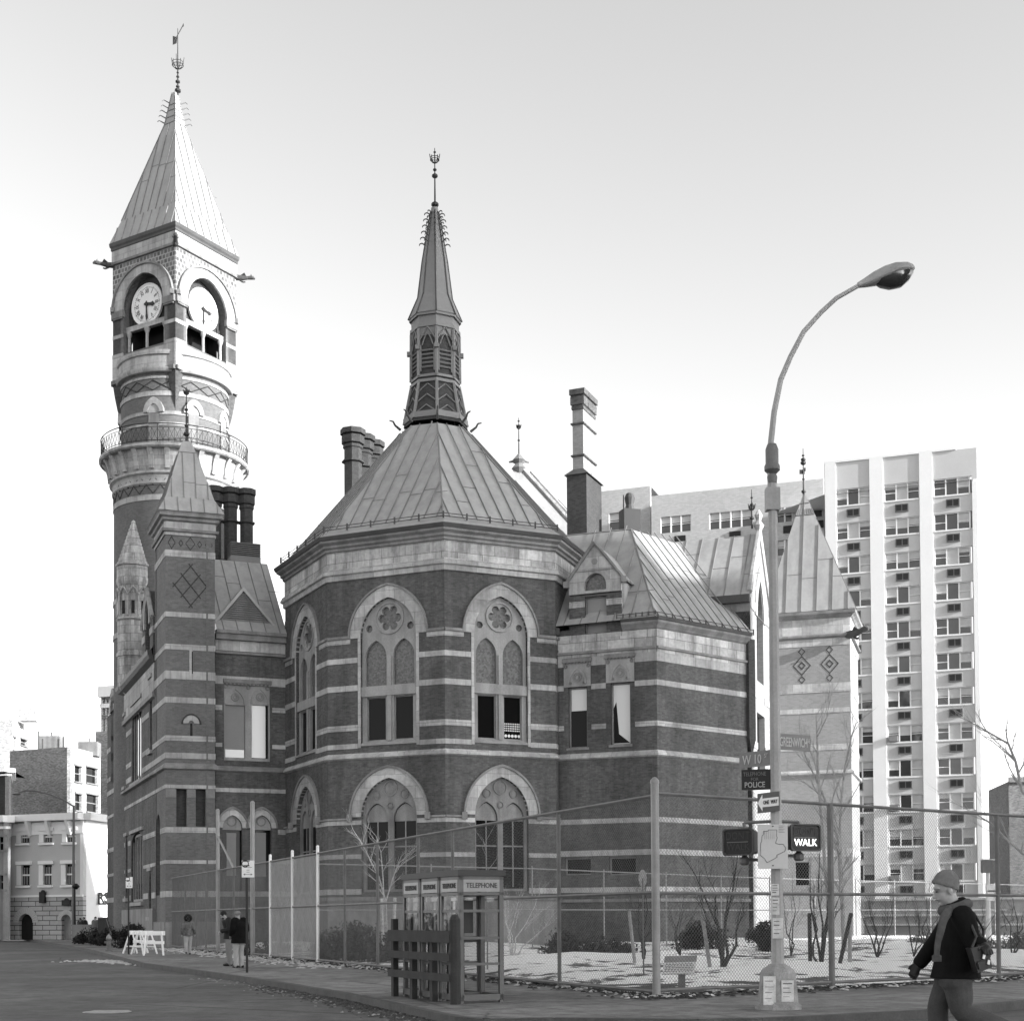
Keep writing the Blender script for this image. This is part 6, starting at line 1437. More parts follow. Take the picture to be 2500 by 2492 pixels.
# ================================================================ white apartment tower, right background
AQ = at(2384, 1102, 108.5); APp = at(2051, 1136, 0+111.9); AL = V((APp.x, APp.y, 0)); AR = V((AQ.x, AQ.y, 0)); AWl = Wall(AL, AR)
du = AWl.U; AT = at(2357, 1102, AR.y+.9).z
apt = empty('apartment_tower', AR, 'tall white brick apartment tower with rows of triple windows', 'apartment building')
AB1 = brickmat('white_brick', .50, .44, .3, .1, .1, .01, .05); AB2 = mat('concrete_pier', .74, .7, var=.04, scale=.5); PAN = mat('spandrel_panel', .50, .7, var=.06, scale=.6)
LX = AWl.uv(2040, 1300)[0]; rowh = 85.3*AWl.P.y/F*.985
ux = lambda x, y=1500: AWl.uv(x, y)[0]
cols_ = [(ux(2041, 1200), ux(2125, 1200)), (ux(2163), ux(2248)), (ux(2284), ux(2377))]
zt0 = AWl.uv(2190, 1180)[1]; wh = 1.32
rows_ = [zt0-rowh*k for k in range(13)]
holes = []
for a, b in cols_:
    for zt in rows_:
        if zt-wh > .5: holes.append(rect(a, zt-wh, b, zt))
P00 = ux(2013, 1200)
mb = MB(); AWl.plate(mb, rect(P00, 0, AWl.L, AT), holes, -.3, 0); mb.build('front_wall', PAN, apt)
mb = MB()
for a, b in ((ux(2017, 1400), ux(2042, 1300)), (ux(2127), ux(2160)), (ux(2249), ux(2281)), (ux(2378), AWl.L)): mb.box(AWl.pt(a, 0, 0), AWl.U*(b-a), AWl.N*.10, AWl.Z*(AT if b < AWl.L-.1 else AT-2.6))
mb.build('pier', AB2, apt)
Sd = Wall(AR, AR+V((.30, .95, 0))*16)
mb = MB(); Sd.plate(mb, rect(0, 0, Sd.L, AT-2.4), [], -.3, 0); mb.face([V((AR.x, AR.y, AT-2.4)), Sd.pt(Sd.L, AT-2.4), Sd.pt(Sd.L, AT-2.4)-AWl.U*30, AWl.pt(P00, AT-2.4)]); mb.build('side_wall', AB2, apt)
mb = MB()
for k in range(0, 12, 2): mb.box(Sd.pt(4.2, 3+k*2.7, 0), Sd.U*.4, Sd.N*.04, Sd.Z*.6)
mb.build('vent', STEEL, apt)
mb = MB(); mb.box(AWl.pt(P00, AT, -.5), AWl.U*(AWl.L-P00-1.5), AWl.N*.6, AWl.Z*.15); mb.build('parapet_coping', AB2, apt)
# corner chamfer at the left top
fr = MB(); n = 3; W_ = cols_[1][1]-cols_[1][0]; p0 = AWl.pt(0, 0, 0)
def win_mesh():
    f = MB(); U, N_, Z = AWl.U, AWl.N, AWl.Z
    for k in range(4): f.box(-U*.04+U*W_*k/3-N_*.2, U*.1, N_*.12, Z*wh)
    f.box(-N_*.2, U*W_, N_*.1, Z*.06); f.box(-N_*.2+Z*(wh-.06), U*W_, N_*.1, Z*.06); f.box(-N_*.08-Z*.1, U*W_, N_*.14, Z*.1)
    for k in (0, 2): f.box(U*W_*k/3-N_*.2+Z*wh*.45, U*W_/3, N_*.08, Z*.05)
    return f
fmesh = win_mesh().build('window', WHITE, None); g = MB(); g.face([V((0, 0, 0))-AWl.N*.22, AWl.U*W_-AWl.N*.22, AWl.U*W_+V((0, 0, wh))-AWl.N*.22, V((0, 0, wh))-AWl.N*.22]); pmesh = g.build('pane', glassmat('apartment_glass', .05, .1, .8, .3), None)
g = MB(); g.box(V((0, 0, 0)), AWl.U*1.0, AWl.N*.12, V((0, 0, .62))); acm = g.build('air_conditioner_grille', STEELD, None)
g = MB()
for k in range(2): g.box(AWl.U*(.08+.46*k)+V((0, 0, .08))+AWl.N*.12, AWl.U*.38, AWl.N*.01, V((0, 0, .46)))
gm = g.build('grille_slots', BLACK, None)
cm = []
for k in range(4):
    g = MB()
    for j in range(3):
        if random.random() < .8: h_ = random.choice((.3, .45, .6, 1.0))*wh; a = W_*j/3+.06; g.box(AWl.U*a-AWl.N*.215+V((0, 0, wh-h_)), AWl.U*(W_/3-.08), AWl.N*.004, V((0, 0, h_)))
    if not g.v: g.box(-AWl.N*.215, AWl.U*W_/3, AWl.N*.004, V((0, 0, wh)))
    cm.append(g.build('curtain', mat('curtain', .55, .9, var=.1), None))
for o in [fmesh, pmesh, acm, gm]+cm: COL.objects.unlink(o)
wb = MB()
for ci, (a, b) in enumerate(cols_):
    for ri, zt in enumerate(rows_):
        if zt-wh < .5: continue
        c = fmesh.copy(); COL.objects.link(c); c.location = AWl.pt(a, zt-wh, 0); c.parent = apt; c.matrix_parent_inverse = world(apt).inverted(); s = (b-a)/W_
        for src in (pmesh, random.choice(cm)):
            d = src.copy(); COL.objects.link(d); d.parent = c
        if ri < 12:
            d = acm.copy(); COL.objects.link(d); d.location = AWl.pt((a+b)/2-.5, zt-wh-.95, 0); d.parent = apt; d.matrix_parent_inverse = world(apt).inverted(); e = gm.copy(); COL.objects.link(e); e.parent = d
        if random.random() < .14:
            g = MB(); g.box(AWl.pt(a+W_*random.choice((.05, .68)), zt-wh+.05, -.1), AWl.U*.65, AWl.N*.55, AWl.Z*.42); g.build('window_air_conditioner', STEEL, apt)
# lower wing of the tower, receding to the left
def wing(x0, z0, x1, z1, ytop_x, ytop, wins, name):
    a = at(x0, 2240, z0); b = at(x1, 2240, z1); w = Wall(a, b); top = at(ytop_x, ytop, z0 if ytop_x == x0 else z1).z
    hs = []
    for (wx0, wx1, wy0, wy1) in wins: u0 = w.uv(wx0, wy0)[0]; u1 = w.uv(wx1, wy0)[0]; xm = (wx0+wx1)/2; hs.append((u0, w.uv(xm, wy1)[1], u1, w.uv(xm, wy0)[1]))
    mb = MB(); w.plate(mb, rect(0, 0, w.L, top), [rect(*q) for q in hs], -.3, 0); mb.face([w.pt(0, top, 0), w.pt(w.L, top, 0), w.pt(w.L, top, -14), w.pt(0, top, -14)]); mb.face([w.pt(0, 0, 0), w.pt(0, top, 0), w.pt(0, top, -14), w.pt(0, 0, -14)]); mb.build(name, AB1, apt)
    for q in hs:
        n = max(2, round((q[2]-q[0])/.95)); f = MB()
        for k in range(n+1): f.box(w.pt(q[0]+(q[2]-q[0])*k/n-.05, q[1], -.2), w.U*.12, w.N*.16, w.Z*(q[3]-q[1]))
        for k in range(n): f.box(w.pt(q[0]+(q[2]-q[0])*k/n, q[1]+(q[3]-q[1])*.48, -.2), w.U*(q[2]-q[0])/n, w.N*.06, w.Z*.06)
        wn = f.build('window', WHITE, apt); g = MB(); plane(w, g, rect(*q), -.24); g.build('pane', MATS['apartment_glass'], wn)
        g = MB(); plane(w, g, rect(q[0], q[1]+(q[3]-q[1])*.6, q[2], q[3]), -.23); g.build('curtain', MATS['curtain'], wn)
        u = (q[0]+q[2])/2; g = MB(); g.box(w.pt(u-.1, q[1]-.95, 0), w.U*.95, w.N*.1, w.Z*.6); g.build('air_conditioner_grille', BLACK, apt)
    return w
wing(1599, 121, 2024, 116.4, 2013, 1168, ((1612, 1687, 1259, 1299), (1731, 1836, 1248, 1288), (1896, 1934, 1238, 1274), (1960, 2008, 1225, 1262), (1896, 1934, 1318, 1355), (1731, 1836, 1330, 1368)), 'wing_wall')
wing(1462, 125, 1597, 123.3, 1462, 1201, ((1486, 1540, 1250, 1292),), 'wing_wall')
# dark building at the far right edge
p = at(2467, 2240, 140); w = Wall(p, p+V((22, -3, 0))); mb = MB(); top = at(2490, 1907, 140).z; w.plate(mb, rect(0, 0, w.L, top), [], -.3, 0); mb.face([w.pt(0, 0), w.pt(0, top), w.pt(0, top)-w.N*10, w.pt(0, 0)-w.N*10]); mb.face([w.pt(0, top), w.pt(w.L, top), w.pt(w.L, top)-w.N*10, w.pt(0, top)-w.N*10])
bd_ = empty('brick_building', w.pt(0, 0), 'grey brick building cut off by the right edge', 'building'); mb.build('wall', brickmat('brick_mid', .22, .28), bd_); mb = MB(); w.band(mb, top-.1, top+.4, [], .3); mb.build('cornice', STONED, bd_)
p = at(2180, 2240, 98); w = Wall(at(2110, 2240, 99), at(2560, 2240, 92)); lw = empty('low_storefront', w.pt(0, 0), 'low pale building with ledges beyond the garden, right', 'building')
mb = MB(); w.plate(mb, rect(0, 0, w.L, 2.5), [], -1, 0); mb.build('wall', AB1, lw); mb = MB()
for h in (.7, 1.35, 2.4): w.band(mb, h, h+.14, [], .35)
mb.build('ledge', AB2, lw)
# ================================================================ left background
def at0(x, z): p = at(x, 2240, z); return V((p.x, p.y, 0))
hl, hr_ = at0(20, 108.5), at0(204, 106); HW = Wall(hl, hr_); HS = Wall(hr_, at0(275, 109.8)); HTt = at(204, 1984, 106).z
hs_o = empty('town_house', hr_, 'small stuccoed house with a white cornice and rusticated stone ground floor', 'house')
cv = lambda x, y: (x/5.07, 1940+y/5.07)
def hpx(w, x0, x1, y0, y1): a, b = cv(x0, y0), cv(x1, y1); xm = (a[0]+b[0])/2; return (w.uv(a[0], (a[1]+b[1])/2)[0], w.uv(xm, b[1])[1], w.uv(b[0], (a[1]+b[1])/2)[0], w.uv(xm, a[1])[1])
up = [hpx(HW, *q) for q in ((262, 368, 455, 590), (545, 650, 448, 585), (830, 935, 440, 580))]; lo = [hpx(HW, *q) for q in ((265, 370, 868, 1115), (540, 642, 862, 1110), (817, 915, 855, 1108))]
dr = [hpx(HW, *q) for q in ((240, 415, 1470, 1780), (768, 888, 1478, 1780))]; hs = HW.uv(*cv(500, 1255))[1]
STU = mat('stucco', .46, .85, var=.06, scale=.6); RUS = brickmat('rusticated_stone', .46, .10, 1.3, .36, .1, .03, .12)
mb = MB(); HW.plate(mb, rect(0, hs, HW.L, HTt), [rect(*q) for q in up+lo], -.3, 0); mb.build('wall', STU, hs_o)
mb = MB(); HW.plate(mb, rect(0, 0, HW.L, hs), [arch((q[0]+q[2])/2, (q[2]-q[0])/2, .0, q[3]-(q[2]-q[0])/2, q[3], 8) for q in dr], -.3, .06); mb.build('ground_floor_wall', RUS, hs_o)
mb = MB(); HS.plate(mb, rect(0, 0, HS.L, HTt), [], -.3, 0); mb.face([HW.pt(0, HTt, -.0), HW.pt(HW.L, HTt), HS.pt(HS.L, HTt), HW.pt(0, HTt, -4)]); mb.build('side_wall', mat('sunlit_stucco', .70, .8, var=.05), hs_o)  # paler copy of the stucco: sunlight on the side put into the colour
for q in up+lo:
    u0, h0, u1, h1 = q; f = MB(); f.box(HW.pt(u0-.4, h1+.03, 0), HW.U*(u1-u0+.6), HW.N*.2, HW.Z*.26); f.box(HW.pt(u0-.42, h0, 0), HW.U*.4, HW.N*.06, HW.Z*(h1-h0)); f.box(HW.pt(u0-.4, h0-.2, 0), HW.U*(u1-u0+.5), HW.N*.22, HW.Z*.15)
    f.box(HW.pt(u0, (h0+h1)/2-.05, -.2), HW.U*(u1-u0), HW.N*.08, HW.Z*.12); wn = f.build('window', WHITE, hs_o); g = MB(); plane(HW, g, rect(*q), -.2); g.build('pane', DARKG, wn)
    g = MB()
    for k in range(3): g.box(HW.pt(u0+(u1-u0)*(.1+.3*k), h0+.05, -.19), HW.U*(u1-u0)*.16, HW.N*.01, HW.Z*(h1-h0)*.85)
    g.build('curtain', STEEL, wn)
for q in dr:
    c = (q[0]+q[2])/2; hw = (q[2]-q[0])/2; sp = q[3]-hw; g = MB(); plane(HW, g, arch(c, hw, 0, sp, q[3], 8), -.25); g.build('door', DARK if q is dr[0] else STONED, hs_o)
    g = MB(); ai, ao = arcpts(c, hw, sp, sp+hw, 8), arcpts(c, hw*1.75, sp, sp+hw*1.75, 8)
    for k in range(0, 16): 
        s_ = .05; A_, B_, C_, D_ = ai[k], ai[k+1], ao[k+1], ao[k]; m_ = lambda a, b, f: (a[0]+(b[0]-a[0])*f, a[1]+(b[1]-a[1])*f); ringplate(HW, g, [m_(A_, B_, .1), m_(A_, B_, .9)], [m_(D_, C_, .08), m_(D_, C_, .92)], 0, .12)
    g.build('voussoirs', STU, hs_o)
g = MB(); HW.band(g, hs-.05, hs+.1, [], .15); HW.band(g, HTt-.5, HTt, [], .7); HS.band(g, HTt-.5, HTt, [], .6); HW.band(g, HTt-1.5, HTt-.6, [], .08); HS.band(g, HTt-1.5, HTt-.7, [], .08)
for k in range(4): g.prism([HW.pt(.15+k*1.83, HTt-.5, .08), HW.pt(.15+k*1.83, HTt-.5, .65), HW.pt(.15+k*1.83, HTt-.9, .5), HW.pt(.15+k*1.83, HTt-1.6, .2), HW.pt(.15+k*1.83, HTt-1.6, .08)], HW.U*.25)
g.build('cornice', WHITE, hs_o)
for x0, x1, y0, y1 in ((520, 585, 1200, 1335), (800, 890, 1300, 1365)):
    q = hpx(HW, x0, x1, y0, y1); g = MB(); g.box(HW.pt(q[0], q[1], .1), HW.U*(q[2]-q[0]), HW.N*.25, HW.Z*(q[3]-q[1])); g.lathe(HW.pt((q[0]+q[2])/2, q[3], .2), [(.2, 0), (.12, .12), (.03, .16)], 6); g.build('wall_lantern', BLACK, hs_o)
q = hpx(HS, 1190, 1310, 1230, 1355); g = MB(); HS.plate(g, rect(*q), [], 0, .12); sg_ = g.build('wall_sign', WHITE, hs_o)
g = MB(); x0, y0, x1, y1 = q
for r_ in (rect(x0, y0, x1, y0+.12), rect(x0, y1-.12, x1, y1), rect(x0, y0, x0+.1, y1), rect(x1-.1, y0, x1, y1)): g.box(HS.pt(r_[0][0], r_[0][1], .12), HS.U*(r_[1][0]-r_[0][0]), HS.N*.03, HS.Z*(r_[2][1]-r_[0][1]))
g.build('sign_border', BLACK, sg_); text_mesh('lettering', 'RS', BLACK, HS.pt((x0+x1)/2+.1, (y0+y1)/2+.1, .14), HS.U, (0, 0, 1), 1.1, sg_, sx=1.3, bold=.03)
def house(name, x0, z0, x1, z1, x2, z2, ytop, m, m2, label, wins=(), cat='building', ybase=None, swins=(), cornice_=None):
    a, b, c = at0(x0, z0), at0(x1, z1), at0(x2, z2); w, s = Wall(a, b), Wall(b, c); top = at(x1, ytop, z1).z
    o = empty(name, b, label, cat); q = [pxrect(w, *k) for k in wins]; q2 = [pxrect(s, *k) for k in swins]
    mb = MB(); w.plate(mb, rect(0, 0, w.L, top), [rect(k[0], k[2], k[1], k[3]) for k in q], -.3, 0); mb.build('wall', m, o)
    mb = MB(); s.plate(mb, rect(0, 0, s.L, top), [rect(k[0], k[2], k[1], k[3]) for k in q2], -.3, 0); mb.build('side_wall', m2, o)
    mb = MB(); mb.face([w.pt(0, top-.02), w.pt(w.L, top-.02), s.pt(s.L, top-.02), w.pt(0, top-.02)-w.N*s.L]); mb.build('roof', STONED, o)
    for ww, qq in ((w, q), (s, q2)):
        for k in qq:
            f = MB(); f.box(ww.pt(k[0]-.1, k[3], 0), ww.U*(k[1]-k[0]+.2), ww.N*.1, ww.Z*.15); f.box(ww.pt(k[0]-.1, k[2]-.12, 0), ww.U*(k[1]-k[0]+.2), ww.N*.15, ww.Z*.12); f.box(ww.pt(k[0], (k[2]+k[3])/2, -.25), ww.U*(k[1]-k[0]), ww.N*.08, ww.Z*.08); wn = f.build('window', STONED, o); g = MB(); plane(ww, g, rect(k[0], k[2], k[1], k[3]), -.25); g.build('pane', DARKG, wn)
    if cornice_:
        mb = MB()
        for ww in (w, s): ww.band(mb, top-cornice_, top, [], .5); ww.band(mb, top-cornice_*2, top-cornice_*1.6, [], .2)
        mb.build('cornice', WHITE, o)
    return o, w, s, top
BKM = brickmat('old_brick', .30, .40); BKW = brickmat('pale_brick', .60, .5)
o, w, s, top = house('brick_tenement', 23, 127, 171, 124, 245, 130, 1822, BKM, BKW, 'plain old brick tenement rising behind the small stuccoed house', swins=((182, 199, 1870, 1908), (210, 238, 1874, 1912), (183, 200, 1938, 1978), (211, 240, 1940, 1982)))  # side wall brick is paler to put the sunlight into its colour
for x, yy, hw in ((125, 1798, 1.0), (218, 1812, .9)):
    g = MB(); p = at0(x, 129); g.cbox(V((p.x, p.y, top-.3)), hw*1.9, hw*1.5, at(x, yy, 129).z-top+.3); g.tube(V((p.x, p.y, top)), V((p.x, p.y, at(x, yy, 129).z+.4)), .1, n=5); g.build('roof_bulkhead', STONED, o)
for x, yy in ((93, 1784), (103, 1803), (154, 1797)): g = MB(); p = at0(x, 128); g.tube(V((p.x, p.y, top-.1)), V((p.x, p.y, at(x, yy, 128).z)), .06, n=4); g.build('vent_pipe', IRON, o)
o, w, s, top = house('white_apartment_block', -60, 150, 30, 150, 90, 158, 1755, BKW, BKW, 'white painted apartment block farthest back at the left edge', swins=((32, 38, 1800, 1830), (50, 66, 1805, 1820)))
g = MB(); p = at0(70, 152); g.cbox(V((p.x, p.y, top)), 1.8, 1.2, 1.4); g.build('chimney', BKW, o)
o, w, s, top = house('tall_loft_building', 246, 135, 300, 134, 330, 139, 1673, BKW, BKW, 'tall pale loft building with an ornate cornice behind the courthouse flank', wins=((252, 256, 1706, 1745), (261, 265, 1706, 1745), (252, 256, 1755, 1786), (261, 265, 1755, 1786)), cornice_=1.0)
mb = MB(); w.plate(mb, rect(-.4, 0, w.L, at(250, 1786, 135).z), [], -.3, .3); mb.build('lower_wall', BKM, o)
o, w, s, top = house('balconied_house', -70, 108, 18, 106.5, 19.5, 112, 1990, STONED, STONED, 'dark fronted house with an iron balcony at the left edge', wins=((-4, 18, 2042, 2074), (-2, 18, 2136, 2170)), cornice_=.5)
g = MB(); p = w.pt(w.L-1.6, 0, .5); g.cbox(p, 1.0, .3, 2.6); g.build('doorway', WHITE, o)
o, w, s, top = house('dark_house', -70, 118, 21, 117, 23, 124, 1875, BRICKD, BRICKD, 'dark brick house with fire escape between the white block and balconied house', cornice_=.3)
g = MB()
for h in (top-4, top-7): 
    g.box(w.pt(w.L-3.5, h, .1), w.U*3.3, w.N*1.0, w.Z*.08)
    for k in range(12): g.tube(w.pt(w.L-3.5+k*.3, h, 1.1), w.pt(w.L-3.5+k*.3, h+1, 1.1), .03, n=4)
    g.tube(w.pt(w.L-3.5, h+1, 1.1), w.pt(w.L-.2, h+1, 1.1), .04, n=4)
g.build('fire_escape', IRON, o)
# far street lamp and lantern post
p = at0(180, 101); fl_ = empty('far_street_lamp', p, 'thin street lamp with a long arched arm before the small stuccoed house', 'street lamp'); g = MB(); P_ = lambda x, y: V((at(x, y, 101).x, 101, at(x, y, 101).z)); t_ = P_(180, 1965)
g.tube(V((t_.x, 101, 0)), t_, .13, .08, n=6); g.build('pole', STEELD, fl_); g = MB(); g.path([P_(180, 1968), P_(155, 1952), P_(120, 1938), P_(85, 1930), P_(62, 1929), P_(42, 1935)], .06, 5); g.build('arm', STEELD, fl_); g = MB(); g.lathe(P_(40, 1937), [(.1, .1), (.35, 0), (.2, -.1)], 8); g.build('lamp_head', STEEL, fl_)
p = at0(182, 97); f2 = empty('lantern_post', p, 'short dark lantern post in front of the rusticated house', 'lamp post'); g = MB(); g.tube(p, V((p.x, p.y, at(182, 2166, 97).z)), .1, .07, n=6); g.build('pole', BLACK, f2); g = MB(); q = at(185, 2163, 97); g.lathe(q-V((0, 0, .2)), [(.1, 0), (.28, .2), (.1, .4)], 8); g.build('lantern', BLACK, f2)
# low wall with people at the end of the street, planting along the flank
w = Wall(at0(175, 96), at0(243, 95)); g = MB(); w.plate(g, rect(0, 0, w.L, at(200, 2256, 96).z), [], -.3, 0, True); tag(g.build('low_wall', mat('low_wall', .2, .85, var=.15)), 'low grey wall at the far end of the street', 'wall')
# traffic signal, far right
p = at0(2413, 62); ts = empty('traffic_signal', p, 'pale traffic signal pole with cross arms beyond the garden at right', 'traffic signal'); Q = lambda x, y: at(x, y, 62)
g = MB(); g.tube(p, Q(2411, 2100), .14, .07, n=8); g.tube(Q(2392, 2098), Q(2434, 2098), .03, n=5); g.tube(Q(2411, 2163), Q(2425, 2163), .04, n=5); g.build('pole', mat('pale_pole', .6, .6), ts); g = MB(); g.cbox(Q(2409, 2130), .42, .3, .55); g.build('signal_head', STEELD, ts); g = MB(); g.cbox(Q(2425, 2198), .55, .2, .45); g.cbox(Q(2423, 2176), .55, .2, .3); g.build('sign_panel', SIGNW, ts)
# ================================================================ trees, bushes, stakes
BARK = mat('bark_dark', .045, .9, var=.3, scale=5); BARKL = mat('bark_pale', .30, .9, var=.3, scale=6); BIRCH = mat('birch_bark', .5, .8, var=.35, scale=7)
def branch(mb, p, d, l, r, depth, spread=.5, up=.25):
    n = 4; pts = [V(p)]; rr = [r]; d = V(d).normalized()
    for i in range(n):
        d = (d+V((random.gauss(0, .12), random.gauss(0, .12), random.gauss(0, .08)+up*.12))).normalized(); pts.append(pts[-1]+d*l/n); rr.append(r*(1-.6*(i+1)/n))
    mb.path(pts, rr, 5 if r > .02 else 3)
    if depth > 0:
        for i in range(1, n+1):
            for _ in range(2 if i > 1 else 1):
                a = random.uniform(0, 2*PI); s = V((math.cos(a), math.sin(a), 0)); nd = (d+s*spread*random.uniform(.6, 1.4)+V((0, 0, up))).normalized(); branch(mb, pts[i], nd, l*random.uniform(.4, .65), rr[i]*.6, depth-1, spread, up)
def bare_tree(base, lines, r, m, label, name='bare_tree', twig=2, tl=.9, group=None):
    o = empty(name, base, label, 'tree', group); tk = MB(); br = MB()
    for li, pts in enumerate(lines):
        k = len(pts); rr = [r*(1-.75*i/(k-1))*(1 if li == 0 else .8) for i in range(k)]; tk.path(pts, rr, 6)
        for i in range(1, k):
            for f in (.2, .6, 1.0):
                p = pts[i-1].lerp(pts[i], f); d = (pts[i]-pts[i-1]).normalized(); a = random.uniform(0, 2*PI); nd = d+V((math.cos(a), math.sin(a), .1))*.8
                if i > 1 or k < 4: branch(br, p, nd, tl*random.uniform(.5, 1.2), rr[i]*.55+.004, twig-1, .55, .2)
    tk.build('trunk', m, o, True); br.build('branches', m, o); return o
def L_at(pts, z, hb=0):
    R = [at(x, y, z) for x, y in pts]; R[0].z = min(R[0].z, .25); return R
z = 46; bare_tree(at0(942, z), [L_at(((946, 2330), (942, 2200), (925, 2140), (905, 2100), (885, 2060), (862, 2025)), z), L_at(((946, 2330), (942, 2200), (960, 2140), (975, 2105), (990, 2092)), z), L_at(((942, 2200), (935, 2140), (930, 2080), (918, 2040)), z)], .038, BIRCH, 'young white barked birch behind the fence left of the booths', twig=2, tl=.7)
for x0, x1, y1, l in ((937, 931, 2192, 'left stake of the two pale stakes beside the birch'), (959, 964, 2190, 'right stake of the two pale stakes beside the birch')):
    g = MB(); a, b = at(x0, 2332, z-.3), at(x1, y1, z-.3); a.z = 0; g.tube(a, b, .06, n=6); tag(g.build('wooden_stake', BIRCH), l, 'stake', 'stakes supporting young trees')
z = 50; bare_tree(at0(2062, z), [L_at(((2064, 2330), (2056, 2200), (2050, 2100), (2046, 2040), (2025, 1975), (2003, 1925), (1982, 1880), (1963, 1838)), z), L_at(((2025, 1975), (1998, 1900), (1995, 1800), (1992, 1745)), z)], .085, BARKL, 'slender leafless tree left of the other one against the pavilion', tl=1.5)
z = 52; bare_tree(at0(2085, z), [L_at(((2060, 2335), (2054, 2150), (2050, 2040), (2053, 1960), (2063, 1870), (2078, 1800), (2090, 1765)), z)], .07, BARKL, 'slender leafless tree right of the other one against the pavilion', tl=1.3)
z = 60; bare_tree(at0(2560, z), [[at(2560, 2300, z), at(2555, 2050, z), at(2520, 1960, z), at(2495, 1930, z), at(2480, 1860, z), at(2462, 1815, z), at(2410, 1785, z), at(2385, 1770, z)], [at(2555, 2050, z), at(2530, 2110, z), at(2470, 2060, z), at(2420, 2010, z), at(2380, 1985, z)]], .1, BARKL, 'leafless tree reaching in from the right edge', tl=1.6)
z = 34; bare_tree(at0(1189, z), [L_at(((1190, 2365), (1190, 2180), (1187, 2090), (1188, 2050)), z)], .022, BARKL, 'thin leafless sapling right behind the booths', tl=.8, twig=1)
def shrub(x, y, z, tips, m, label, r=.03):
    b = at0(x, z); b.z = .15; o = empty('bare_shrub', b, label, 'shrub', 'leafless shrubs in the garden'); g = MB(); t = MB()
    for tx, ty in tips:
        p = at(tx, ty, z+random.uniform(-.8, .8)); mid = b.lerp(p, .45)+V((random.gauss(0, .1)+(b.x-p.x)*.12, 0, 0)); g.path([b, b.lerp(mid, .5)+V((random.gauss(0, .05), 0, 0)), mid, mid.lerp(p, .5)+V((random.gauss(0, .07), 0, 0)), p], [r, r*.85, r*.7, r*.5, r*.3], 5)
        for q, f in ((mid, .3), (mid, .8), (p, 0)): branch(t, b.lerp(p, .35+.2*f+.2) if f else p, (p-mid), random.uniform(.4, .8), r*.28, 2, .75, .2)
    g.build('stem', m, o); t.build('twigs', m, o)
shrub(1762, 2350, 33, ((1800, 2097), (1748, 2180), (1700, 2140), (1725, 2240), (1778, 2190), (1815, 2230)), BARK, 'dark many stemmed leafless shrub left of the lamp post', .045)
shrub(2004, 2345, 34, ((1978, 2150), (2000, 2120), (2025, 2170), (2045, 2200), (1985, 2230), (2030, 2130)), BARK, 'dark leafless shrub just right of the lamp post', .035)
shrub(2140, 2325, 42, ((2105, 2235), (2130, 2230), (2160, 2240), (2180, 2220), (2120, 2200)), BARK, 'low leafless shrub in the middle of the right hand snow', .03)
shrub(2390, 2325, 46, ((2360, 2240), (2400, 2250), (2430, 2230), (2450, 2260)), BARK, 'leafless shrub behind the walking man', .03)
shrub(1570, 2335, 40, ((1558, 2190), (1575, 2170), (1590, 2230), (1545, 2220)), BARK, 'thin leafless shrub left of the corner post', .035)
shrub(1250, 2345, 42, ((1235, 2215), (1262, 2215), (1300, 2222), (1325, 2268), (1240, 2260)), BIRCH, 'pale frosted shrub just right of the booths', .03)
shrub(1660, 2330, 46, ((1640, 2240), (1665, 2215), (1690, 2235), (1655, 2260)), BARK, 'small leafless shrub between the corner post and pale leaning stake', .025)
shrub(1930, 2325, 45, ((1915, 2210), (1935, 2180), (1950, 2220)), BARK, 'upright leafless shrub close behind the lamp post', .025)
shrub(2260, 2330, 50, ((2240, 2230), (2262, 2200), (2290, 2240), (2250, 2255)), BARK, 'leafless shrub in front of the man, far side of the snow', .025)
shrub(2470, 2330, 42, ((2450, 2230), (2475, 2210), (2495, 2240)), BARK, 'rightmost leafless shrub at the edge of the garden', .03)
shrub(2230, 2320, 44, ((2210, 2230), (2240, 2215), (2262, 2250)), BARK, 'small leafless shrub left of the walking man', .025)
for (x0, y0, x1, y1, z, m, l) in ((1977, 2343, 1976, 2228, 34.2, BARK, 'dark upright stake right of the lamp post'), (2042, 2347, 2078, 2228, 33.5, BARK, 'dark leaning stake under the slender trees'), (1550, 2336, 1536, 2222, 39, BARKL, 'pale leaning stake left of the corner post'), (1735, 2350, 1713, 2222, 33.5, BARKL, 'pale leaning stake left of the dark shrub'), (2073, 2343, 2075, 2250, 34.5, BARKL, 'short pale stake beside the leaning dark one')):
    a = at0(x0, z); b = at(x1, y1, z); g = MB(); g.tube(a, b, .05, n=6); tag(g.build('wooden_stake', m), l, 'stake', 'stakes supporting young trees')
EVG = mat('evergreen_leaf', .045, .7, var=.5, scale=3); EVD = mat('dark_leaf', .022, .8, var=.5, scale=3)
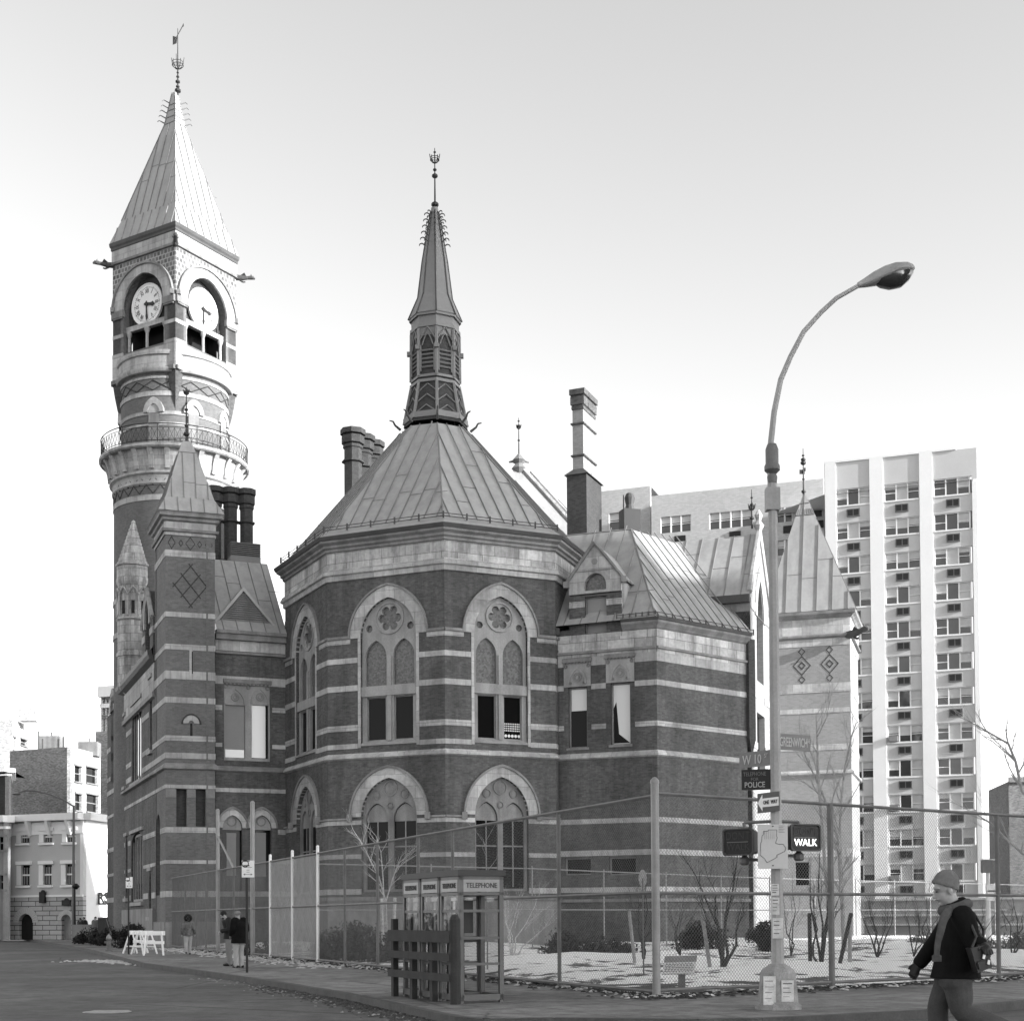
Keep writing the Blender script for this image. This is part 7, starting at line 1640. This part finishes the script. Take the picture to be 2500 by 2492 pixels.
def bush(x, ybase, z, rx, rz, n, m, label, ls=.07):
    c = at0(x, z); o = empty('evergreen_bush', c, label, 'bush', 'evergreen bushes in the garden'); g = MB(); st = MB(); cl = []
    for k in range(9+int(rx*5)):
        a = random.uniform(0, 2*PI); q = random.uniform(0, 1)**.5; cl.append((V((c.x+math.cos(a)*rx*q*.8, c.y+math.sin(a)*rx*q*.6, rz*random.uniform(.15, .85)*(1-.35*q))), random.uniform(.25, .5)*min(rx, rz)))
    for _ in range(n):
        p, s = random.choice(cl); d = V((random.gauss(0, 1), random.gauss(0, 1), random.gauss(0, .9))).normalized(); q = p+d*s*random.uniform(.55, 1.15)
        if q.z < .02: continue
        t1 = V((random.gauss(0, 1), random.gauss(0, 1), random.gauss(0, 1)+.6)).normalized(); t2 = t1.cross(d)
        if t2.length < .1: continue
        t2.normalize(); l = ls*random.uniform(.6, 1.5); i = len(g.v); g.v += [tuple(q-t2*l*.35), tuple(q+t1*l), tuple(q+t2*l*.35), tuple(q-t1*l*.5)]; g.f.append((i, i+1, i+2, i+3)); g.uv.append([(0, 0)]*4)
    for p, s in cl: st.tube(V((c.x, c.y, 0)), p, .03, .012, 4)
    g.build('foliage', m, o); st.build('stems', BARK, o)
bush(870, 2354, 46, 1.15, 1.35, 5200, EVG, 'large dark evergreen bush left of the birch')
bush(800, 2350, 47.5, .8, 1.15, 2600, mat('grey_leaf', .12, .8, var=.4), 'greyish evergreen bush against the pale fence panels')
bush(960, 2350, 44, .8, 1.1, 3000, EVG, 'dark evergreen bush half hidden by the telephone booths')
bush(1400, 2347, 45, 1.35, .95, 5000, EVG, 'low dark evergreen bush right of the booths')
bush(1500, 2335, 48, .9, .7, 2200, EVG, 'small evergreen bush left of the corner post')
bush(1710, 2316, 54, 1.3, 1.5, 4600, EVD, 'big dark evergreen bush left of the dark bare shrub')
bush(1868, 2320, 50, .62, 1.35, 3000, EVD, 'rounded dark evergreen directly behind the lamp post')
bush(2440, 2322, 48, 1.4, .9, 3000, mat('dry_leaf', .13, .8, var=.4), 'dry tangled bush behind the walking man')
bush(2300, 2312, 58, 1.6, .9, 2600, MATS['dry_leaf'], 'dry low bush beyond the right hand snow')
bush(662, 2345, 56, 1.3, .8, 2200, EVG, 'straggly evergreen bush behind the pale fence panels')
bush(262, 2310, 80, 1.4, 1.0, 2200, EVD, 'dark bush beside the courthouse entrance steps', .1)
bush(228, 2300, 86, 1.6, 1.0, 2200, EVD, 'dark low bush left of the hydrant at the street end', .1)
bush(320, 2300, 72, .9, 1.7, 2400, EVD, 'dark upright bush behind the barricades', .09)
# ================================================================ people
SKIN = mat('skin', .30, .6, var=.08, scale=4); HAIR = mat('hair_dark', .015, .8, var=.3)
def skinmesh(name, verts, edges, radii, m, parent, sub=2, root=0):
    me = bpy.data.meshes.new(name); me.from_pydata([tuple(v) for v in verts], edges, []); o = bpy.data.objects.new(name, me); COL.objects.link(o)
    md = o.modifiers.new('s', 'SKIN'); md.use_smooth_shade = True
    for i, r in enumerate(radii): me.skin_vertices[0].data[i].radius = (r, r) if isinstance(r, (int, float)) else r
    me.skin_vertices[0].data[root].use_root = True
    s = o.modifiers.new('b', 'SUBSURF'); s.levels = sub; s.render_levels = sub
    dg = bpy.context.evaluated_depsgraph_get(); m2 = bpy.data.meshes.new_from_object(o.evaluated_get(dg)); m2.name = name; bpy.data.objects.remove(o)
    m2.materials.clear(); m2.materials.append(m); o = bpy.data.objects.new(name, m2); COL.objects.link(o)
    for p in m2.polygons: p.use_smooth = True
    if parent: o.parent = parent; o.matrix_parent_inverse = world(parent).inverted()
    return o
def ell(c, ax, ay, az, n=16, k=10):
    mb = MB(); R = []
    for j in range(k+1):
        t = -PI/2+PI*j/k; R.append([V(c)+V(ax)*math.cos(t)*math.cos(2*PI*i/n)+V(ay)*math.cos(t)*math.sin(2*PI*i/n)+V(az)*math.sin(t) for i in range(n)])
    mb.rings(R); return mb
def person(loc, face, H_, label, J, coat=None, trous=None, shoes=BLACK, hair=None, coatlen=.48, cat='person', bulk=1.0, vox=.012, build_coat=True, glove=None):
    """J: joint overrides in units of body height; x right, y forward, z up"""
    f = V((face[0], face[1], 0)).normalized(); rt = V((f.y, -f.x, 0)); o = empty('person', loc, label, cat)
    D = dict(pel=(0, 0, .53), waist=(0, .0, .61), chest=(0, 0, .72), neck=(0, 0, .83), head=(0, .012, .905), top=(0, .0, .965), shR=(.10, 0, .80), shL=(-.10, 0, .80), elR=(.14, -.02, .64), elL=(-.14, -.02, .64), wrR=(.14, .04, .50), wrL=(-.14, .04, .50), hipR=(.05, 0, .53), hipL=(-.05, 0, .53), knR=(.055, .02, .28), knL=(-.055, .02, .28), anR=(.055, 0, .045), anL=(-.055, 0, .045))
    D.update(J); P = {k: V(loc)+(rt*v[0]+f*v[1]+V((0, 0, v[2])))*H_ for k, v in D.items()}; h = H_
    hd = (P['top']-P['neck']).normalized(); hf = (f-hd*f.dot(hd)).normalized(); hr = hf.cross(hd)
    b = MB()
    def addm(q): n0 = len(b.v); b.v += q.v; b.f += [tuple(i+n0 for i in x) for x in q.f]; b.uv += q.uv
    limb(b, [P['pel']+V((0, 0, .03*h)), P['waist'], P['chest'], P['neck']-V((0, 0, .02*h))], [.055*h, .07*h, .085*h, .045*h], sq=.75); limb(b, [P['chest']+V((0, 0, .05*h)), P['neck'], P['head']], [.045*h, .034*h, .034*h])
    for k in 'RL':
        limb(b, [P['chest'].lerp(P['sh'+k], .4)+V((0, 0, .02*h)), P['sh'+k], P['el'+k], P['wr'+k]], [.04*h, .036*h, .026*h, .017*h]); limb(b, [P['hip'+k], P['kn'+k], P['an'+k]], [.040*h, .032*h, .023*h]); limb(b, [P['an'+k]-f*.02*h-V((0, 0, .02*h)), P['an'+k]+f*.04*h-V((0, 0, .022*h)), P['an'+k]+f*.09*h-V((0, 0, .028*h))], [.022*h, .022*h, .015*h])
    hands = {}
    for k, s in (('R', 1), ('L', -1)):
        a = (P['wr'+k]-P['el'+k]).normalized(); a = (a+V((0, 0, -.35))).normalized(); sd_ = rt*-s if abs(a.dot(f)) > .6 else f; sd_ = (sd_-a*sd_.dot(a)).normalized(); nn = a.cross(sd_); w0 = P['wr'+k]
        g = MB() if glove else b
        limb(g, [w0-a*.01*h, w0+a*.02*h, w0+a*.05*h], [.016*h, .021*h, .020*h], sq=.62)
        for j in range(4):
            q = w0+a*(.052-.002*abs(j-1))*h+sd_*(j-1.5)*.0115*h; cu = nn*-s; limb(g, [q-a*.01*h, q+a*.018*h+cu*.004*h, q+a*(.034-.003*abs(j-1.2))*h+cu*.016*h], [.0058*h, .0052*h, .0046*h], 8, sub=2)
        limb(g, [w0+a*.012*h+sd_*.014*h, w0+a*.03*h+sd_*.027*h, w0+a*.048*h+sd_*.031*h-nn*s*.006*h], [.0075*h, .0065*h, .0052*h], 8, sub=2)
        if glove: hands[k] = g
    c = P['head']; addm(ell(c+hd*.022*h-hf*.006*h, hr*.042*h, hf*.054*h, hd*.052*h)); addm(ell(c-hd*.018*h+hf*.012*h, hr*.034*h, hf*.036*h, hd*.044*h))
    limb(b, [c-hd*.050*h+hf*.030*h, c-hd*.052*h+hf*.034*h], [.014*h, .012*h], 8); limb(b, [c+hd*.010*h+hf*.047*h, c-hd*.008*h+hf*.057*h, c-hd*.016*h+hf*.060*h], [.005*h, .0065*h, .0085*h], 8, sub=3)
    limb(b, [c-hd*.030*h+hf*.045*h-hr*.012*h, c-hd*.030*h+hf*.049*h, c-hd*.030*h+hf*.045*h+hr*.012*h], [.005*h, .0062*h, .005*h], 8, sub=2); limb(b, [c+hd*.020*h+hf*.040*h-hr*.025*h, c+hd*.022*h+hf*.048*h, c+hd*.020*h+hf*.040*h+hr*.025*h], [.007*h, .007*h, .007*h], 8, sub=3)
    for s in (-1, 1): addm(ell(c-hd*.004*h-hf*.006*h+hr*.044*s*h, hr*.006*h, hf*.012*h, hd*.018*h, 8, 6))
    body = remesh(b, 'body', SKIN, o, vox, 3)
    for k, g in hands.items(): remesh(g, 'glove', glove, o, .0055, 2)
    for s in (-1, 1): ell(c+hf*.0475*h+hr*.018*h*s+hd*.006*h, hr*.009*h, hf*.005*h, hd*.0035*h, 8, 5).build('eye', BLACK, body, True)
    fm = MB(); limb(fm, [c+hf*.0515*h-hr*.013*h-hd*.033*h, c+hf*.0555*h-hd*.032*h, c+hf*.0515*h+hr*.013*h-hd*.033*h], [.0022*h]*3, 6, sub=2); fm.build('mouth', mat('lips', .12), body)
    if trous:
        b = MB()
        for k in 'RL': limb(b, [P['hip'+k]+V((0, 0, .02*h)), P['hip'+k].lerp(P['kn'+k], .45), P['kn'+k], P['kn'+k].lerp(P['an'+k], .5), P['an'+k]-V((0, 0, .005*h))], [.07*h, .060*h, .047*h, .044*h, .042*h], 16)
        limb(b, [P['hipL'], P['pel'], P['hipR']], [.072*h, .075*h, .072*h]); remesh(b, 'trousers', trous, o, vox, 3)
    if shoes:
        for k in 'RL':
            b = MB(); limb(b, [P['an'+k]-f*.02*h-V((0, 0, .02*h)), P['an'+k]+f*.04*h-V((0, 0, .02*h)), P['an'+k]+f*.095*h-V((0, 0, .025*h))], [.027*h, .026*h, .02*h], 10); b.build('shoe', shoes, o, True)
    if coat:
        b = MB()
        if build_coat:
            ht_ = loc[2]+coatlen*h; hem = V((P['pel'].x, P['pel'].y, ht_)); tor = [(P['neck']-V((0, 0, .012*h)), .042, .044), (P['neck'].lerp(P['chest'], .22), .088, .062), (P['neck'].lerp(P['chest'], .5), .112, .078), (P['chest'], .110, .086), (P['waist'], .104, .084), (P['pel'], .114, .094), (hem, .120, .10)]
            b.rings([[c_+rt*a_*bulk*h*math.cos(2*PI*i/20)+f*d_*bulk*h*math.sin(2*PI*i/20) for i in range(20)] for c_, a_, d_ in tor], cap0=True, cap1=True)
        for k in 'RL': limb(b, [P['chest'].lerp(P['sh'+k], .5)+V((0, 0, .035*h)), P['sh'+k], P['el'+k], P['wr'+k].lerp(P['el'+k], .08)], [.05*h*bulk, .052*h*bulk, .040*h*bulk, .033*h*bulk], 14)
        if build_coat: remesh(b, 'coat', coat, o, vox, 3)
        else: o['_'] = 0; del o['_']; return o, P, f, rt, (hf, hr, hd), b
    return o, P, f, rt, (hf, hr, hd)
DARKC = mat('black_coat', .008, .95, var=.3, scale=9, spec=.1); JEANS = mat('faded_jeans', .055, .9, var=.3, scale=6); PALET = mat('pale_trousers', .34, .9, var=.15, scale=5)
# the man walking in the foreground, facing left
MZ = 11.7; feet = at0(2325, MZ); feet.z = -.13; Hm = at(2318, 2139, MZ).z+.10
def JL(x, y, dy): p = at(x, y, MZ+dy); return ((p.y-feet.y)/Hm, (feet.x-p.x)/Hm, (p.z-feet.z)/Hm)     # facing -X: right is +Y
J = dict(pel=JL(2330, 2385, 0), waist=JL(2332, 2335, 0), chest=JL(2338, 2270, 0), neck=JL(2328, 2214, 0), head=JL(2310, 2174, 0), top=JL(2312, 2142, 0), shR=JL(2330, 2240, .17), elR=JL(2280, 2306, .22), wrR=JL(2244, 2351, .16),
    shL=JL(2352, 2240, -.17), elL=JL(2376, 2300, -.24), wrL=JL(2392, 2302, -.33), hipR=JL(2322, 2388, .09), knR=JL(2290, 2458, .10), anR=JL(2296, 2575, .10), hipL=JL(2334, 2390, -.09), knL=JL(2352, 2470, -.09), anL=JL(2462, 2512, -.08))
o, P, f, rt, (hf, hr, hd), cb = person(feet, (-1, 0), Hm, 'man in a knitted cap, long scarf and black coat walking left with a shoulder bag', J, coat=DARKC, trous=JEANS, vox=.0075, build_coat=False, glove=BLACK)
rg = []
for y, xl, xr, d in ((2204, 2306, 2346, .08), (2214, 2306, 2362, .13), (2230, 2304, 2376, .19), (2260, 2298, 2384, .215), (2300, 2291, 2388, .215), (2340, 2284, 2389, .22), (2370, 2278, 2390, .23), (2386, 2273, 2392, .24)):
    a, b = at(xl, y, MZ), at(xr, y, MZ); c = (a+b)/2; h_ = (b-a)/2; h_.z = 0; rg.append([c+h_*math.cos(2*PI*i/28)*(1+.015*math.sin(i*2.1+y))+V((0, 1, 0))*d*math.sin(2*PI*i/28) for i in range(28)])
cb.rings(rg, cap0=True, cap1=True); remesh(cb, 'coat', DARKC, o, .009, 3)
KN = mat('knitted_cap', .20, .95, var=.2, scale=30, bump=.8); SCF = mat('wool_scarf', .085, .95, var=.25, scale=18, bump=.6)
hc_ = P['head']+hd*.035*Hm-hf*.008*Hm; ax = (hd*.86-hf*.5).normalized(); ay_ = (hf-ax*hf.dot(ax)).normalized(); az_ = ax.cross(ay_); rg = []
for t, r in ((-.30, 1.0), (-.28, 1.08), (-.12, 1.10), (-.05, 1.06), (0, 1.03), (.25, 1.0), (.5, .88), (.75, .64), (.92, .34), (1, .02)): rg.append([hc_+ax*t*.115+ay_*r*.104*math.cos(2*PI*i/24)+az_*r*.088*math.sin(2*PI*i/24) for i in range(24)])
mb = MB(); mb.rings(rg); mb.build('knitted_cap', KN, o, True)
mb = MB(); c = P['neck']+V((-.005, 0, -.005)); n = 20
limb(mb, [c+V((-.068*math.cos(a)+.012, .075*math.sin(a), .062-.065*(math.cos(a)+1)/2)) for a in [2*PI*i/n for i in range(n+1)]], [.032]*(n+1), 8, sub=1); remesh(mb, 'coat_collar', DARKC, o, .008, 3)
mb = MB(); c = P['neck']-V((0, 0, .045))
limb(mb, [c+V((-.095*math.cos(a)+.012, .13*math.sin(a), .075-.06*(math.cos(a)+1)/2)) for a in [2*PI*i/n for i in range(n+1)]], [.046]*(n+1), 8, sub=1)
limb(mb, [at(2318, 2222, MZ-.15), at(2305, 2240, MZ-.20), at(2297, 2270, MZ-.225), at(2290, 2300, MZ-.215), at(2287, 2328, MZ-.22)], [.04, .04, .036, .03, .027], 10, sq=.5)
for k in range(7): a = at(2287, 2330, MZ-.22)+V((-.035+k*.012, 0, 0)); mb.tube(a, a-V((0, 0, .06)), .005, n=4)
remesh(mb, 'scarf', SCF, o, .007, 3)
BQ = [at(x, y, MZ-.40) for x, y in ((2388, 2374), (2423, 2360), (2411, 2306), (2370, 2314))]; bg_ = empty('shoulder_bag', BQ[0], 'black shoulder bag with pale buckles hanging behind the walking man', 'bag'); LEA = mat('black_leather', .012, .45, var=.3, spec=.5)
mb = MB(); mb.prism(BQ, V((0, .13, 0))); mb.build('bag_body', LEA, bg_); mb = MB(); L_ = lambda u, v: (BQ[0].lerp(BQ[1], u)).lerp(BQ[3].lerp(BQ[2], u), v)
mb.prism([L_(-.02, .46)-V((0, .012, 0)), L_(1.02, .46)-V((0, .012, 0)), L_(1.02, 1.02)-V((0, .012, 0)), L_(-.02, 1.02)-V((0, .012, 0))], V((0, .01, 0))); mb.prism([L_(.1, .12)-V((0, .025, 0)), L_(.9, .12)-V((0, .025, 0)), L_(.9, .42)-V((0, .025, 0)), L_(.1, .42)-V((0, .025, 0))], V((0, .025, 0))); mb.build('bag_flap', mat('worn_leather', .03, .4), bg_)
mb = MB()
for u, v in ((.42, .52), (.62, .24)): a = L_(u, v)-V((0, .04, 0)); mb.box(a, V((.018, 0, -.006)), V((0, .015, 0)), V((.008, 0, .034)))
mb.build('buckle', mat('buckle', .6, .3, .6), bg_); mb = MB(); mb.path([L_(.05, 1), at(2384, 2285, MZ-.33), at(2362, 2235, MZ-.22), at(2340, 2206, MZ-.06)], .011, 6); mb.path([L_(.98, 1)+V((0, .1, 0)), at(2402, 2270, MZ-.22), at(2378, 2228, MZ-.06), at(2345, 2206, MZ-.02)], .011, 6); mb.build('strap', LEA, bg_)
# two men by the sign pole: the nearer in a cap and dark jacket, the other bareheaded behind him
p = onh(584, 2361, 0); o, P, f, rt, hv = person(p, (-.6, .55), 1.70, 'man in a pale cap and dark jacket standing beside the sign pole', dict(neck=(0, .02, .825), head=(0, .045, .895), top=(0, .05, .955), elR=(.15, -.01, .65), wrR=(.11, .08, .56), elL=(-.15, -.01, .65), wrL=(-.10, .10, .57)), coat=DARKC, trous=PALET, coatlen=.42, bulk=1.25)
hf, hr, hd = hv; ell(P['head']+hd*.055-hf*.01, hr*.098, hf*.108, hd*.085).build('flat_cap', mat('pale_cap', .16, .9, var=.3), o, True)
p = onh(561, 2357, 0); o, P, f, rt, hv = person(p, (-.95, -.3), 1.74, 'dark haired man leaning forward, half hidden by the man in the cap', dict(chest=(0, .03, .72), neck=(0, .07, .82), head=(0, .105, .885), top=(0, .125, .94), shR=(.10, .03, .79), shL=(-.10, .03, .79), elR=(.14, .03, .65), wrR=(.09, .13, .60), elL=(-.14, .03, .65), wrL=(-.08, .15, .61)), coat=mat('dark_jacket', .02, .9, var=.3), trous=mat('grey_trousers', .2, .9, var=.2), coatlen=.47, bulk=1.1)
hf, hr, hd = hv; ell(P['head']+hd*.045-hf*.015, hr*.088, hf*.098, hd*.088).build('hair', HAIR, o, True); ell(P['head']-hd*.075+hf*.045, hr*.048, hf*.045, hd*.045).build('beard', HAIR, o, True)
# woman walking away along the fence
p = onh(459, 2329, 0); SHJ = mat('patterned_jacket', .14, .9, var=.6, scale=9); o, P, f, rt, hv = person(p, (-.3, 1), 1.60, 'woman with a round afro and patchwork jacket walking away by the fence', dict(elR=(.15, -.03, .66), wrR=(.17, .03, .53), elL=(-.15, -.03, .66), wrL=(-.15, .02, .52), knL=(-.05, -.01, .28), anL=(-.05, -.07, .07), anR=(.05, .06, .045), knR=(.05, .05, .28)), coat=SHJ, trous=PALET, coatlen=.48, bulk=1.08)
hf, hr, hd = hv; af = MB(); e_ = ell(P['head']+hd*.03-hf*.02, hr*.165, hf*.16, hd*.165, 18, 12); e_.v = [tuple(V(v)+V((random.gauss(0, .008), random.gauss(0, .008), random.gauss(0, .008)))) for v in e_.v]; e_.build('hair', HAIR, o, True)
# small distant figures at the end of the street
for x, z, yb, hgt_, ct, lb, jj in ((233, 94.6, 2290, 1.7, mat('grey_jacket', .12), 'distant person standing against the white side wall', {}), (196, 97.5, 2290, 1.62, BLACK, 'left one of two distant dark figures behind the low wall', {}), (205, 97.8, 2290, 1.68, BLACK, 'right one of two distant dark figures behind the low wall', {})):
    p = at0(x, z); o, P, f, rt, hv = person(p, (-.3, -1), hgt_, lb, jj, coat=ct, trous=PALET if ct is not BLACK else BLACK, bulk=1.15, vox=.03)
    hf, hr, hd = hv; ell(P['head']+hd*.05-hf*.02, hr*.085, hf*.095, hd*.085).build('hair', HAIR, o, True)
